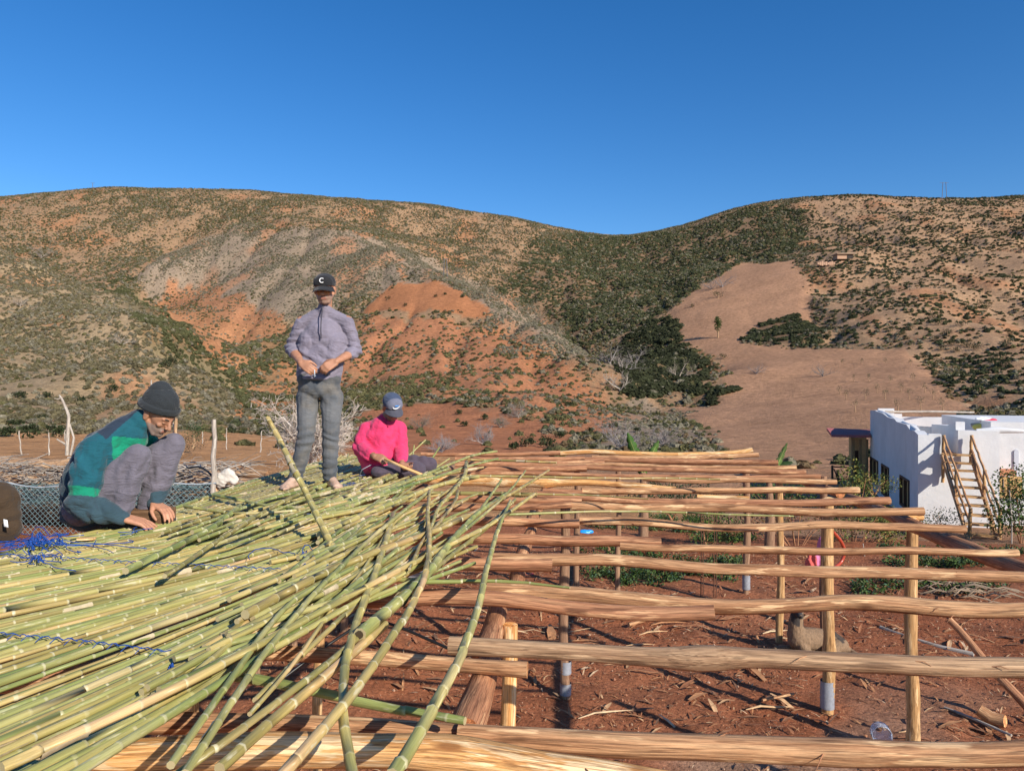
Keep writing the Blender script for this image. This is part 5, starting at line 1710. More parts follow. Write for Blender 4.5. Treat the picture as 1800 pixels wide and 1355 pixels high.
# ------------------------------------------------------------------ white house on the right
def plaster_mat():
    m, t, b = nt('white_plaster')
    pos = t.nodes.new('ShaderNodeNewGeometry').outputs['Position']
    n = noise_(t, pos, 1.3, 6, .65); f = ramp_(t, n, [(.3, .86), (.7, 1.03)])
    c = mix_(t, (.73, .72, .71), f, 1.0, 'MULTIPLY')
    n2 = noise_(t, pos, .8, 4, .6, (1, 1, .25)); f2 = ramp_(t, n2, [(.6, 0.0), (.75, .35)])
    c = mix_(t, c, (.55, .50, .45), f2)
    t.links.new(c, b.inputs['Base Color']); b.inputs['Roughness'].default_value = .85; b.inputs['Specular IOR Level'].default_value = .2
    n3_ = noise_(t, pos, 9, 5, .7); bump_(t, b, n3_, .35, .02)
    return m
MAT['plaster'] = plaster_mat()
MAT['terracotta'] = plain('terracotta_screed', (.55, .23, .12), nscale=3, namp=.15, rough=.85)
MAT['redroof'] = plain('dark_red_roof', (.42, .13, .12), nscale=4, namp=.15, rough=.7)
MAT['frame_brown'] = plain('dark_brown_frame', (.09, .05, .03), rough=.6)
MAT['shutter'] = plain('yellow_wood_shutter', (.60, .38, .16), nscale=12, namp=.2, rough=.6)
MAT['glass'] = plain('window_glass', (.05, .055, .06), rough=.12, spec=.6)
MAT['iron'] = plain('rusty_iron', (.11, .05, .03), rough=.8, nscale=20, namp=.3)
MAT['paint'] = plain('paint', (1, 1, 1), rough=.7, usetint=True, nscale=30, namp=.1)

def house():
    P0 = Vector((12.08, 22.0, 0)); d1 = Vector((.326, .945, 0)); d2 = Vector((.945, -.326, 0)); nf = -d1      # nf points to the viewer from the front wall
    L1 = 10.8; zt = CAMH - 79 * 22 / F; zb = -1.6
    root = empty('house', P0)
    tag(root, 'flat roofed white plastered house with terrace and small shuttered windows', 'house')
    A = lambda a, b, z: P0 + d2 * a + d1 * b + Vector((0, 0, z))
    R = Matrix((d2, d1, Vector((0, 0, 1)))).transposed()
    def blk(mb, a0, a1, b0, b1, z0, z1, c=(1, 1, 1), m=0):
        p = A((a0 + a1) / 2, (b0 + b1) / 2, (z0 + z1) / 2) - P0
        mb.box(p.x, p.y, p.z, a1 - a0, b1 - b0, z1 - z0, R=R, c=c, m=m)
    def wallstrip(mb, b0, b1, a, th, openings, z0, tops):
        """wall along d1 at offset a (outer face) with rectangular openings; tops: [(b,z)] profile of the parapet"""
        cuts = sorted(set([b0, b1] + [o[0] for o in openings] + [o[1] for o in openings] + [t_[0] for t_ in tops if b0 < t_[0] < b1]))
        bs = np.array([t_[0] for t_ in tops]); zs = np.array([t_[1] for t_ in tops])
        for i in range(len(cuts) - 1):
            u, v = cuts[i], cuts[i + 1]
            zu, zv = np.interp(u + 1e-4, bs, zs), np.interp(v - 1e-4, bs, zs)
            op = [o for o in openings if o[0] <= u + 1e-6 and o[1] >= v - 1e-6]
            segs = [(z0, None)] if not op else [(z0, op[0][2]), (op[0][3], None)]
            for s0, s1 in segs:
                vs = []
                for zlist in ((s0, s0), (zu if s1 is None else s1, zv if s1 is None else s1)):
                    for (aa, bb, zz_) in ((a, u, zlist[0]), (a + th, u, zlist[0]), (a + th, v, zlist[1]), (a, v, zlist[1])):
                        vs.append(tuple(A(aa, bb, zz_) - P0))
                mb.add(vs, [(3, 2, 1, 0), (4, 5, 6, 7), (0, 1, 5, 4), (1, 2, 6, 5), (2, 3, 7, 6), (3, 0, 4, 7)])
    # side wall, window positions solved from the photo columns
    def bcol(px):
        # distance along the side wall seen at photo column px
        k = (px - 900) / F
        return (k * P0.y - P0.x) / (d1.x - k * d1.y)
    def zrow(py, b):
        return CAMH - (py - HOR) / F * (P0.y + d1.y * b)
    wins = []
    for (xa, xb, yt, yb) in ((1599, 1583, 838, 893), (1563, 1550.5, 817, 872), (1544, 1530.5, 805, 846)):
        b0, b1 = bcol(xa), min(bcol(xb), L1 - .15); bm = (b0 + b1) / 2
        wins.append((b0, b1, zrow(yb, bm), zrow(yt + 1, bm)))
    def T(px, py): b = bcol(px); return (b, zrow(py, b))
    tops = [(0, zt), T(1607, 757), (T(1600, 757)[0], T(1600, 757)[1] + .02), T(1593, 746), T(1582, 743), T(1576, 741), T(1572, 736), T(1566, 735), T(1560, 733), T(1551, 726), T(1541, 723), T(1537, 721), (L1, T(1530, 721)[1])]
    tops.sort()
    side = MB(); wallstrip(side, 0, L1, 0, .28, wins, zb, tops)
    side.build('side_wall', MAT['plaster'], parent=root, smooth=False)
    # sunlit rounded copings on the side parapet
    for (xa, ya, xb, yb) in ((1565, 743, 1540, 729), (1604, 764, 1580, 749)):
        m = MB(); pa, pb = A(.14, bcol(xa), zrow(ya - 4, bcol(xa))) - P0, A(.14, bcol(xb), zrow(yb - 4, bcol(xb))) - P0
        m.tube([pa, (pa + pb) / 2 + Vector((0, 0, .03)), pb], [.10, .11, .10], 10); m.build('coping', MAT['plaster'], parent=root)
    for i, (b0, b1, z0, z1) in enumerate(wins):
        fr = MB()
        w = .07
        for (u0, u1, v0, v1) in ((b0, b1, z1 - w, z1), (b0, b1, z0, z0 + w), (b0, b0 + w, z0 + w, z1 - w), (b1 - w, b1, z0 + w, z1 - w), ((b0 + b1) / 2 - .03, (b0 + b1) / 2 + .03, z0 + w, z1 - w)):
            blk(fr, -.04, .10, u0, u1, v0, v1)
        f = fr.build('window', MAT['frame_brown'], parent=root, smooth=False)
        for q, (u0, u1) in enumerate(((b0 + w, (b0 + b1) / 2 - .03), ((b0 + b1) / 2 + .03, b1 - w))):
            g_ = MB(); blk(g_, .05, .07, u0, u1, z0 + w, z1 - w); g_.build('shutter_leaf', MAT['shutter'], parent=f, smooth=False)
    # front wall, first block: columns 1614..1654, stair gap, 1684..1757
    def acol(px, b=0.0):
        k = (px - 900) / F
        q = P0 + d1 * b
        return (k * q.y - q.x) / (d2.x - k * d2.y)
    def zr(py, px, b=0.0):
        a = acol(px, b); Y = P0.y + d1.y * b + d2.y * a
        return CAMH - (py - HOR) / F * Y
    a1, a2, a3 = acol(1655), acol(1684), acol(1757)
    fw = MB(); blk(fw, .28, a1, 0, .28, zb, zr(763, 1650)); fw.build('front_wall', MAT['plaster'], parent=root, smooth=False)
    low = MB(); blk(low, a1, a2, 0, .28, zb, zr(800, 1665)); low.build('front_wall', MAT['plaster'], parent=root, smooth=False)
    sill = MB(); blk(sill, a1 + .003, a2 - .003, -.03, 1.2, zr(800, 1665) + .003, zr(800, 1665) + .05); sill.build('doorstep', MAT['terracotta'], parent=root, smooth=False)
    fr_ = MB(); blk(fr_, a2, a3, 0, .28, zb, zr(757, 1720)); fr_.build('front_wall', MAT['plaster'], parent=root, smooth=False)
    # horned parapet beside the stair head, running back
    pk = MB()
    prof = [(0, zr(742, 1686)), (.25, zr(742, 1686)), (.5, zr(748, 1690)), (1.1, zr(752, 1700)), (2.6, zr(754, 1710)), (3.4, zr(756, 1712))]
    for i in range(len(prof) - 1):
        (b0, z0_), (b1, z1_) = prof[i], prof[i + 1]
        vs = []
        for zl in ((zb + 1, zb + 1), (z0_, z1_)):
            for (aa, bb, zz_) in ((a2, b0, zl[0]), (a2 + .24, b0, zl[0]), (a2 + .24, b1, zl[1]), (a2, b1, zl[1])): vs.append(tuple(A(aa, bb + .283, zz_) - P0))
        pk.add(vs, [(3, 2, 1, 0), (4, 5, 6, 7), (0, 1, 5, 4), (1, 2, 6, 5), (2, 3, 7, 6), (3, 0, 4, 7)])
    pk.build('parapet', MAT['plaster'], parent=root, smooth=False)
    cp = MB(); cp.tube([A(a2 + .5, .14, zr(757, 1720) + .0) - P0, A(a2 + 1.0, .14, zr(757, 1720) + .02) - P0, A(a2 + 1.7, .14, zr(757, 1720) + .0) - P0], [.05, .10, .05], 10); cp.build('coping', MAT['plaster'], parent=root)
    # second block further right, face a little back
    rb = MB(); blk(rb, a3 + .003, a3 + 6, .9, 7.5, zb, zr(742, 1790, .9)); rb.build('wing_wall', MAT['plaster'], parent=root, smooth=False)
    # window with open shutter on the second block
    z0, z1 = zr(875, 1770, .9), zr(838, 1770, .9); x0 = acol(1756, .9); x1 = acol(1772, .9)
    wf = MB()
    for (u0, u1, v0, v1) in ((x0, x1, z1 - .06, z1), (x0, x1, z0, z0 + .06), (x0, x0 + .06, z0 + .06, z1 - .06), (x1 - .12, x1, z0 + .06, z1 - .06)): blk(wf, u0, u1, .84, .895, v0, v1)
    f = wf.build('window', MAT['shutter'], parent=root, smooth=False)
    g_ = MB(); blk(g_, x0 + .06, x1 - .12, .87, .893, z0 + .06, z1 - .06); g_.build('pane', MAT['glass'], parent=f, smooth=False)
    for k in range(4):
        g_ = MB(); u = x0 + .1 + k * .07; blk(g_, u, u + .012, .85, .862, z0 + .06, z1 - .06); g_.build('window_bar', MAT['paint'], parent=f, smooth=False)
    sh = MB(); blk(sh, x1 + .02, acol(1795, .9), .80, .84, z0 + .02, z1 + .03); s_ = sh.build('shutter_leaf', MAT['shutter'], parent=root, smooth=False)
    for (v0, v1) in ((z0 + .1, (z0 + z1) / 2 - .04), ((z0 + z1) / 2 + .04, z1 - .07)):
        p_ = MB(); blk(p_, x1 + .1, acol(1795, .9) - .08, .78, .80, v0, v1); p_.build('panel', MAT['shutter'], parent=s_, smooth=False)
    # grey arched niche, projecting pipe
    ni = MB(); an0, an1 = acol(1782, .9), acol(1790, .9); zt_ = zr(787, 1788, .9)
    blk(ni, an0, an1, .86, .897, zr(838, 1786, .9), zt_ - .12, c=(.55, .57, .62)); 
    c0 = A((an0 + an1) / 2, .878, zt_ - .12) - P0; h = (an1 - an0) / 2
    vs = [tuple(c0 + d2 * (cos(pi * k / 8) * h) + Vector((0, 0, sin(pi * k / 8) * h * 1.2)) + d1 * o) for o in (-.018, .018) for k in range(9)]
    ni.add(vs, [tuple(range(9)), tuple(range(17, 8, -1))] + [(k, 9 + k, 10 + k, k + 1) for k in range(8)], c=(.55, .57, .62))
    ni.build('niche', MAT['paint'], parent=root, smooth=False)
    # roof terrace
    rf = MB(); blk(rf, .283, a3 + .5, .283, L1 - .3, .40, .55); rf.build('roof', MAT['terracotta'], parent=root, smooth=False)
    # back parapet and its horns
    bp = MB()
    zk = CAMH - (732 - HOR) / F * (P0.y + d1.y * (L1 - .3))
    for (u0, u1, dz) in ((.28, .9, .35), (.9, 1.2, .12), (1.2, 7.0, 0), (7.0, 7.5, .25), (7.5, 8.6, .42), (8.6, 9.1, .2), (9.1, 12, .05)):
        blk(bp, u0 + .0015, u1 - .0015, L1 - .28, L1 - .02, zb, zk + dz)
    bp.build('parapet', MAT['plaster'], parent=root, smooth=False)
    # orange strip along the inside
    st = MB(); blk(st, .29, a2 - .1, 1.0, 1.06, .56, .86); st.build('low_kerb', MAT['terracotta'], parent=root, smooth=False)
    # dark opening in the far turret
    tb = MB(); blk(tb, 7.75, 8.3, L1 - .34, L1 - .285, zk - .05, zk + .3); tb.build('turret_opening', MAT['frame_brown'], parent=root, smooth=False)
    # porch on the far side: lean-to red roof, posts, door bay
    yp = P0.y + d1.y * L1
    ro = MB(); pts = [WD(1453, 752, 33), WD(1529, 755, 33), WD(1531, 765, 31.6), WD(1462, 764, 31.6)]
    V = [tuple(p - P0) for p in pts] + [tuple(p - P0 - Vector((0, 0, .10))) for p in pts]
    ro.add(V, [(0, 1, 2, 3), (7, 6, 5, 4), (0, 4, 5, 1), (1, 5, 6, 2), (2, 6, 7, 3), (3, 7, 4, 0)])
    ro.build('porch_roof', MAT['redroof'], parent=root, smooth=False)
    bb = WD(1497, 770, 32.4); bt = WD(1529, 865, 32.4)
    pw = MB(); c = (bb + bt) / 2 - P0; pw.box(c.x + .1, c.y + .5, c.z, bt.x - bb.x - .1, .2, abs(bb.z - bt.z)); pw.build('porch_wall', MAT['shutter'], parent=root, smooth=False)
    for px, w in ((1499, .12), (1512, .1), (1524, .08)):
        a = WD(px, 772, 32.1) - P0; b_ = WD(px, 872, 32.1) - P0
        q = MB(); q.bar(a, b_, w, w); q.build('porch_post', MAT['sawn'], parent=root, smooth=False)
    dm = MB(); a = WD(1506, 832, 32.3) - P0; dm.box(a.x, a.y, a.z, .22, .05, 2.0); dm.build('door', MAT['frame_brown'], parent=root, smooth=False)
    return A, acol, zr, P0, d1, d2
HA, Hacol, Hzr, HP0, Hd1, Hd2 = house()

# wall of terrace railing: thin logs over the roof
def roof_rails():
    for (a, b, r, lab) in (((1556, 724), (1712, 725), .05, 'thin weathered pole laid along the back parapet of the white house'), ((1707, 747), (1783, 746), .06, 'short pole across the right part of the white house roof')):
        Ya = 31 if a[0] < 1600 else 23.5
        p, q = WD(a[0], a[1], Ya), WD(b[0], b[1], Ya + (0 if a[0] < 1600 else -.8))
        m = MB(); m.tube([p, (p + q) / 2 + Vector((0, 0, .03)), q], [r, r * .9, r * .8], 8); o = m.build('roof_pole', MAT['dead']); tag(o, lab, 'pole')
roof_rails()
# clothes drying over the terrace: a sagging line and single pieces
def washing():
    Yl = 26.5
    p0, p1 = WD(1575, 741, Yl), WD(1682, 747, Yl - 1.5)
    m = MB(); pts = [p0.lerp(p1, t) - Vector((0, 0, .12 * sin(pi * t))) for t in np.linspace(0, 1, 14)]
    m.tube(pts, .012, 5, c=(.5, .48, .46)); o = m.build('clothes_line', MAT['paint']); tag(o, 'clothes line sagging across the roof terrace of the white house', 'clothes line')
    items = [(.1, .35, .22, (.75, .68, .62), 'small beige cloth at the far end of the clothes line'), (.2, .3, .3, (.8, .55, .5), 'pale pink cloth pegged on the roof clothes line'),
             (.3, .35, .22, (.78, .76, .74), 'white shirt pegged next to the pale pink cloth on the roof line'), (.52, 1.3, .42, (.78, .75, .70), 'wide cream sheet hanging in the middle of the roof line'),
             (.74, .25, .35, (.8, .8, .8), 'white cloth pegged right of the cream sheet'), (.81, .22, .42, (.72, .72, .75), 'greyish cloth between two white ones on the roof line'), (.88, .22, .36, (.8, .78, .76), 'white cloth hanging nearest the stair opening')]
    for (t, w, h, c, lab) in items:
        V = []; Fc = []; nu, nv = 9, 6
        for j in range(nv):
            for i in range(nu):
                tt = t + (i / (nu - 1) - .5) * w / (p1 - p0).length
                q = p0.lerp(p1, tt) - Vector((0, 0, .12 * sin(pi * tt) + h * j / (nv - 1) * (1 + .15 * sin(i * 1.9))))
                q += Vector((.01, .03, 0)) * sin(i * 2.1 + j * .5)
                V.append(q)
        V += [v + Vector((0, .006, 0)) for v in V]
        n = nu * nv
        for j in range(nv - 1):
            for i in range(nu - 1):
                q = j * nu + i; Fc.append((q, q + nu, q + nu + 1, q + 1)); Fc.append((n + q, n + q + 1, n + q + nu + 1, n + q + nu))
        mb = MB(); mb.add(V, Fc, c=c); o = mb.build('cloth', MAT['paint']); tag(o, lab, 'cloth', 'clothes drying on the roof')
    for (px, py, w, h, c, lab) in ((1738, 741, .5, .2, (.62, .06, .10), 'red cloth draped over the pole on the roof'), (1728, 736, .5, .12, (.75, .76, .8), 'white and grey cloth heaped behind the red one on the roof'), (1722, 751, .5, .22, (.70, .62, .15), 'yellow patterned cloth hanging below the roof pole')):
        c0 = WD(px, py, 23.2); S = Prim(); S.ell(c0, (w / 2, .06, h / 2)); S.ell(c0 + Vector((w * .2, 0, h * .15)), (w / 3, .08, h / 2.6))
        o = S.fuse('cloth', .02, 2, MAT['cloth'], None, fold=lambda co, no: n3(co, (6, 6, 3), 1.0) * .08, colour=lambda a, b, c=c: np.tile(c, (len(a), 1))); tag(o, lab, 'cloth', 'clothes drying on the roof')
washing()

def stairs():
    # stringers from the wall opening down to the plank platform
    tl, tr = WD(1656, 800, 21.6), WD(1707, 802, 21.3)
    bl, br = WD(1703, 952, 18.6), WD(1756, 955, 18.4)
    root = empty('wooden_stairs', (bl + br) / 2)
    o0 = (bl + br) / 2
    tag(root, 'rough wooden stairs with pole handrails leading up to the roof of the white house', 'stairs')
    L = lambda p: p - o0
    for a, b in ((tl, bl), (tr, br)):
        m = MB(); m.bar(L(a), L(b), .06, .17); m.build('stringer', MAT['log'], parent=root, smooth=False)
    n = 10
    for i in range(n):
        t = (i + .1) / (n - .3)
        a, b = tl.lerp(bl, t), tr.lerp(br, t)
        m = MB(); m.bar(L(a) + Vector((.02, .03, .05)), L(b) + Vector((-.02, .03, .05 - .02 * (i % 2))), .28, .05); m.build('tread', MAT['post'], parent=root, smooth=False)
    def pole(a, b, r, nm, mat='post'):
        m = MB(); k = 8; m.tube([L(a.lerp(b, t / k)) + Vector((.008 * sin(t * 2.), 0, .006 * cos(t * 3.))) for t in range(k + 1)], r, 8, rj=.04); m.build(nm, MAT[mat], parent=root)
    # newels
    N = {'l0': (WD(1659, 765, 21.7), WD(1657, 848, 21.7)), 'l1': (WD(1681, 825, 20.2), WD(1680, 880, 20.2)), 'l2': (WD(1706, 893, 18.7), WD(1704, 950, 18.7)),
         'r0': (WD(1708, 765, 21.4), WD(1706, 815, 21.4)), 'r1': (WD(1731, 826, 19.9), WD(1729, 873, 19.9)), 'r2': (WD(1758, 895, 18.5), WD(1757, 950, 18.5))}
    for k_, (a, b) in N.items(): pole(a, b, .045, 'newel_post')
    for side in 'lr':
        for z in (0.03, .42):
            pole(N[side + '0'][0] - Vector((0, 0, z)), N[side + '1'][0] - Vector((0, 0, z)), .033, 'handrail', 'log'); pole(N[side + '1'][0] - Vector((0, 0, z)), N[side + '2'][0] - Vector((0, 0, z)), .033, 'handrail', 'log')
    # plank platform under the foot
    pr = empty('plank_platform', (o0.x, o0.y - .4, o0.z - .08)); tag(pr, 'low platform of old planks at the foot of the wooden stairs', 'platform')
    for i in range(7):
        m = MB(); m.box(-.1, -.5 + i * .17, -.03 + .004 * (i % 2), 1.7, .155, .04, c=(.85 + .06 * (i % 3),) * 3); m.build('plank', MAT['sawn'], parent=pr, smooth=False)
stairs()
# ------------------------------------------------------------------ yard details
MAT['bark'] = plain('bark_chip', (1, 1, 1), rough=.85, usetint=True, nscale=25, namp=.35)
MAT['green'] = leaf_mat('leaf_green', .6)
MAT['string'] = plain('blue_string', (.015, .075, .33), rough=.55, nscale=60, namp=.4)
MAT['plastic'] = plain('plastic', (1, 1, 1), rough=.3, spec=.5, usetint=True)

def debris():
    n = 26000
    x = RNG.uniform(-3.5, 6.5, n); y = RNG.uniform(2.6, 13.5, n) ** 1.0
    d = fbm(x / .8, y / .8, 3, 14.0) + .42 * np.exp(-((y - 8.2) / 1.3) ** 2) + .1
    k = RNG.random(n) < np.clip((d - .42) * 3.0, .10, 1)
    x, y = x[k], y[k]; n = len(x)
    z = H(x, y) + .03 + (fbm(x / .6, y / .6, 4, 3.3) - .5) * .09 + RNG.uniform(-.004, .02, n)
    L = RNG.gamma(1.6, .026, n) + .012; L *= np.where(RNG.random(n) < .12, 2.3, 1.0); w = L * RNG.uniform(.06, .24, n); a = RNG.uniform(0, pi, n); ti = RNG.uniform(-.35, .35, n)
    dx, dy = np.cos(a), np.sin(a)
    def P(u, v, hh): return np.stack([x + dx * u * L - dy * v * w, y + dy * u * L + dx * v * w, z + ti * u * L + hh * L], -1)
    V = np.stack([P(-.5, -.3, 0), P(0, -.5, .05), P(.5, -.1, 0), P(.5, .2, 0), P(0, .5, .07), P(-.5, .3, 0), P(0, 0, .05)], 1).reshape(-1, 3)
    f = np.array([(0, 1, 6), (1, 2, 6), (2, 3, 6), (3, 4, 6), (4, 5, 6), (5, 0, 6)])
    Fq = (f[None] + (np.arange(n) * 7)[:, None, None]).reshape(-1, 3)
    pal = np.array([(.42, .20, .09), (.26, .12, .06), (.55, .33, .17), (.16, .085, .05), (.36, .15, .07), (.62, .42, .25)])
    c = pal[RNG.choice(6, n, p=[.3, .25, .13, .12, .14, .06])]
    o = quick_mesh('wood_chips', V, Fq, MAT['bark'], tint=np.repeat(c, 7, 0), smooth=False)
    tag(o, 'scattered bark chips and splinters on the red earth', None, None, 'stuff')
    # pebbles and crumbs of earth
    n = 9000
    x = RNG.uniform(-4, 7, n); y = RNG.uniform(2.6, 14, n)
    s = RNG.gamma(1.5, .0035, n) + .003
    z = H(x, y) + .02 + (fbm(x / .6, y / .6, 4, 3.3) - .5) * .09 + s * .3
    oc = np.array([(1, 0, 0), (0, 1, 0), (-1, 0, 0), (0, -1, 0), (0, 0, 1), (0, 0, -1)], float)
    V = (np.stack([x, y, z], -1)[:, None, :] + oc[None] * s[:, None, None] * RNG.uniform(.6, 1.3, (n, 6, 1))).reshape(-1, 3)
    f = np.array([(0, 1, 4), (1, 2, 4), (2, 3, 4), (3, 0, 4), (1, 0, 5), (2, 1, 5), (3, 2, 5), (0, 3, 5)])
    Fq = (f[None] + (np.arange(n) * 6)[:, None, None]).reshape(-1, 3)
    c = np.array([(.36, .16, .08), (.30, .13, .07), (.42, .26, .17)])[RNG.integers(0, 3, n)]
    o = quick_mesh('gravel', V, Fq, MAT['bark'], tint=np.repeat(c, 6, 0), smooth=False)
    tag(o, 'small stones and crumbs on the yard earth', None, None, 'stuff')
debris()
def zg(x, y): return gz(x, y) + .02

# long bark strips, single pieces
rnd = random.Random(5)
for i in range(46):
    if i < 26: x, y = rnd.uniform(-.3, 3.3), rnd.uniform(8.0, 9.6)
    else: x, y = rnd.uniform(-1.5, 4.5), rnd.uniform(4.6, 9)
    L = rnd.uniform(.15, .55); a = rnd.uniform(0, pi)
    if i < 26: a = rnd.uniform(-.5, .5)
    z = zg(x, y) + .02; w = rnd.uniform(.006, .022)
    pts = [(x + cos(a) * L * t, y + sin(a) * L * t, z + .03 * sin(pi * (t + .5)) * rnd.random() + rnd.uniform(0, .01)) for t in (-.5, -.2, .1, .5)]
    m = MB(); m.tube(pts, [w * .5, w, w, w * .3], 5, c=rnd.choice([(.46, .22, .10), (.60, .38, .20), (.30, .14, .07), (.68, .48, .28)]), flat=.4)
    o = m.build('bark_piece', MAT['bark'], loc=pts[0]); tag(o, 'curled strip of bark lying on the red earth under the frame', 'bark', 'bark strips on the ground')
for (pts, r, lab, mt) in [
    ([(1105, 1098), (1150, 1085), (1172, 1090)], .022, 'pale splintered branch piece on the ground below the square cut log', 'log'),
    ([(1548, 1103), (1600, 1122), (1650, 1137), (1712, 1150)], .028, 'long grey stick lying on the ground between the posts and the leaning pole', 'dead'),
    ([(1660, 1243), (1700, 1258), (1778, 1292)], .012, 'thin pale stick lying on the ground near the bottom right', 'dead'),
    ([(1340, 1230), (1370, 1224), (1395, 1219)], .012, 'small curved bark sliver on the ground left of the taped orange post', 'log'),
    ([(1240, 1150), (1262, 1162)], .012, 'thin twig under the big knotted log', 'log_red')]:
    P_ = [W(a, b, .03) for a, b in pts]; m = MB(); m.tube(resample(np.array([tuple(p) for p in P_]), 8), r, 7, rj=.12); o = m.build('stick', MAT[mt], loc=P_[0]); tag(o, lab, 'stick')
# leaning pole at the right edge, log stub
m = MB(); a = W(1668, 1088, .75); b = W(1822, 1262, .12); a = Vector((a.x, a.y, .75))
m.tube([a.lerp(b, t) + Vector((.01 * sin(t * 9), 0, 0)) for t in np.linspace(0, 1, 9)], [.030 + .012 * t for t in np.linspace(0, 1, 9)], 9, rj=.04); o = m.build('leaning_pole', MAT['log_red'], loc=b); tag(o, 'reddish pole leaning down to the ground at the right edge of the yard', 'pole')
s0 = W(1742, 1262, .06)
m = MB(); m.tube([s0 + Vector((-.07, .06, .05)), s0 + Vector((.0, 0, .0)), s0 + Vector((.07, -.08, .01))], [.05, .055, .05], 10, rj=.06, capc=(1.4, 1.2, 1.0)); o = m.build('log_stub', MAT['log'], loc=s0); tag(o, 'short sawn log stub on the ground near the bottom right', 'log')

# clear plastic bottle piece
def bottle():
    c = W(1549, 1290, .08); mt, t, b = nt('clear_plastic')
    b.inputs['Base Color'].default_value = (.85, .9, 1, 1); b.inputs['Roughness'].default_value = .12; b.inputs['Transmission Weight'].default_value = .8; b.inputs['IOR'].default_value = 1.2
    m = MB(); n = 22; pts = []; rad = []
    for i in range(n):
        u = i / (n - 1); pts.append(c + Vector((-.03 + .05 * u, -.08 + .16 * u, .02 - .01 * u))); rad.append(.075 * (1 if u < .75 else 1 - (u - .75) * 2.6) * (1 + .05 * sin(i * 1.6)))
    m.tube(pts, rad, 18, caps=False); o = m.build('plastic_bottle', mt, loc=c); tag(o, 'cut off ribbed clear plastic bottle lying on the red earth', 'bottle')
    o.modifiers.new('s', 'SOLIDIFY').thickness = .0015
bottle()

# dog lying with its head up behind the log
def dog():
    c = W(1440, 1150, .0); root = empty('dog', c); tag(root, 'tan and black dog lying on the red earth behind the orange post', 'dog')
    s = Vector((1, .15, 0)).normalized()
    P = Prim(); k = 1.0
    Q = lambda a, b, z: Vector((a, b, z)) * k
    P.path([Q(-.22, 0, .17), Q(-.05, .03, .15), Q(.13, .03, .13), Q(.23, .0, .10)], [.125, .135, .125, .09])     # trunk, chest to rump
    P.path([Q(-.25, 0, .22), Q(-.26, -.01, .34), Q(-.25, -.02, .44)], [.10, .078, .070])                          # neck
    P.ell(Q(-.25, -.03, .50), (.070, .075, .068)); P.path([Q(-.25, -.05, .49), Q(-.27, -.15, .475), Q(-.275, -.18, .47)], [.052, .034, .028])
    for e in (-1, 1): P.cap(Q(-.25 + e * .05, -.0, .55), Q(-.25 + e * .062, .005, .61), .026, .008)
    P.path([Q(-.22, -.09, .12), Q(-.16, -.14, .05), Q(-.36, -.20, .03), Q(-.42, -.21, .028)], [.055, .042, .026, .028])   # front legs
    P.path([Q(-.24, .08, .12), Q(-.20, .10, .05), Q(-.38, .10, .03), Q(-.44, .10, .028)], [.055, .042, .026, .028])
    P.path([Q(.17, -.08, .12), Q(.04, -.15, .10), Q(.16, -.19, .04), Q(.02, -.22, .028)], [.085, .06, .032, .028])       # folded hind leg
    P.path([Q(.26, .02, .07), Q(.34, -.02, .04), Q(.37, -.10, .03), Q(.32, -.16, .03)], [.04, .032, .028, .012])
    def col(co, no):
        c_ = np.empty((len(co), 3)); c_[:] = (.24, .15, .085)
        m_ = n3(co, (5, 5, 5), 2.0)
        c_[(co[:, 2] > .17) & (m_ > -.06) & (co[:, 0] > -.2)] = (.06, .042, .03)
        c_[(co[:, 0] < -.24) & (co[:, 2] > .2) & (m_ > .0)] = (.05, .04, .035)
        return c_
    P.fuse('body', .009, 2, MAT['fur'], root, fold=lambda co, no: n3(co, (22, 22, 22), 4.0) * .010, colour=col)
    for e in (-1, 1):
        b = MB(); q = Prim(); q.ell(Q(-.257 + e * .03, -.094, .515), (.009, .006, .009)); b.add(q.v, q.f, c=(.01, .01, .01)); b.build('eye', MAT['eye'], parent=root)
    b = MB(); q = Prim(); q.ell(Q(-.277, -.205, .475), (.014, .010, .011)); b.add(q.v, q.f, c=(.01, .01, .01)); b.build('nose', MAT['eye'], parent=root)
def fur_mat():
    m, t, b = nt('fur'); g = gattr(t)
    n = noise_(t, g, 60, 5, .75, (1, 1, .4)); f = ramp_(t, n, [(.3, .6), (.7, 1.35)])
    c = mix_(t, tattr(t), f, 1.0, 'MULTIPLY'); t.links.new(c, b.inputs['Base Color']); b.inputs['Roughness'].default_value = .9
    bump_(t, b, n, .8, .01); return m
MAT['fur'] = fur_mat()
dog()

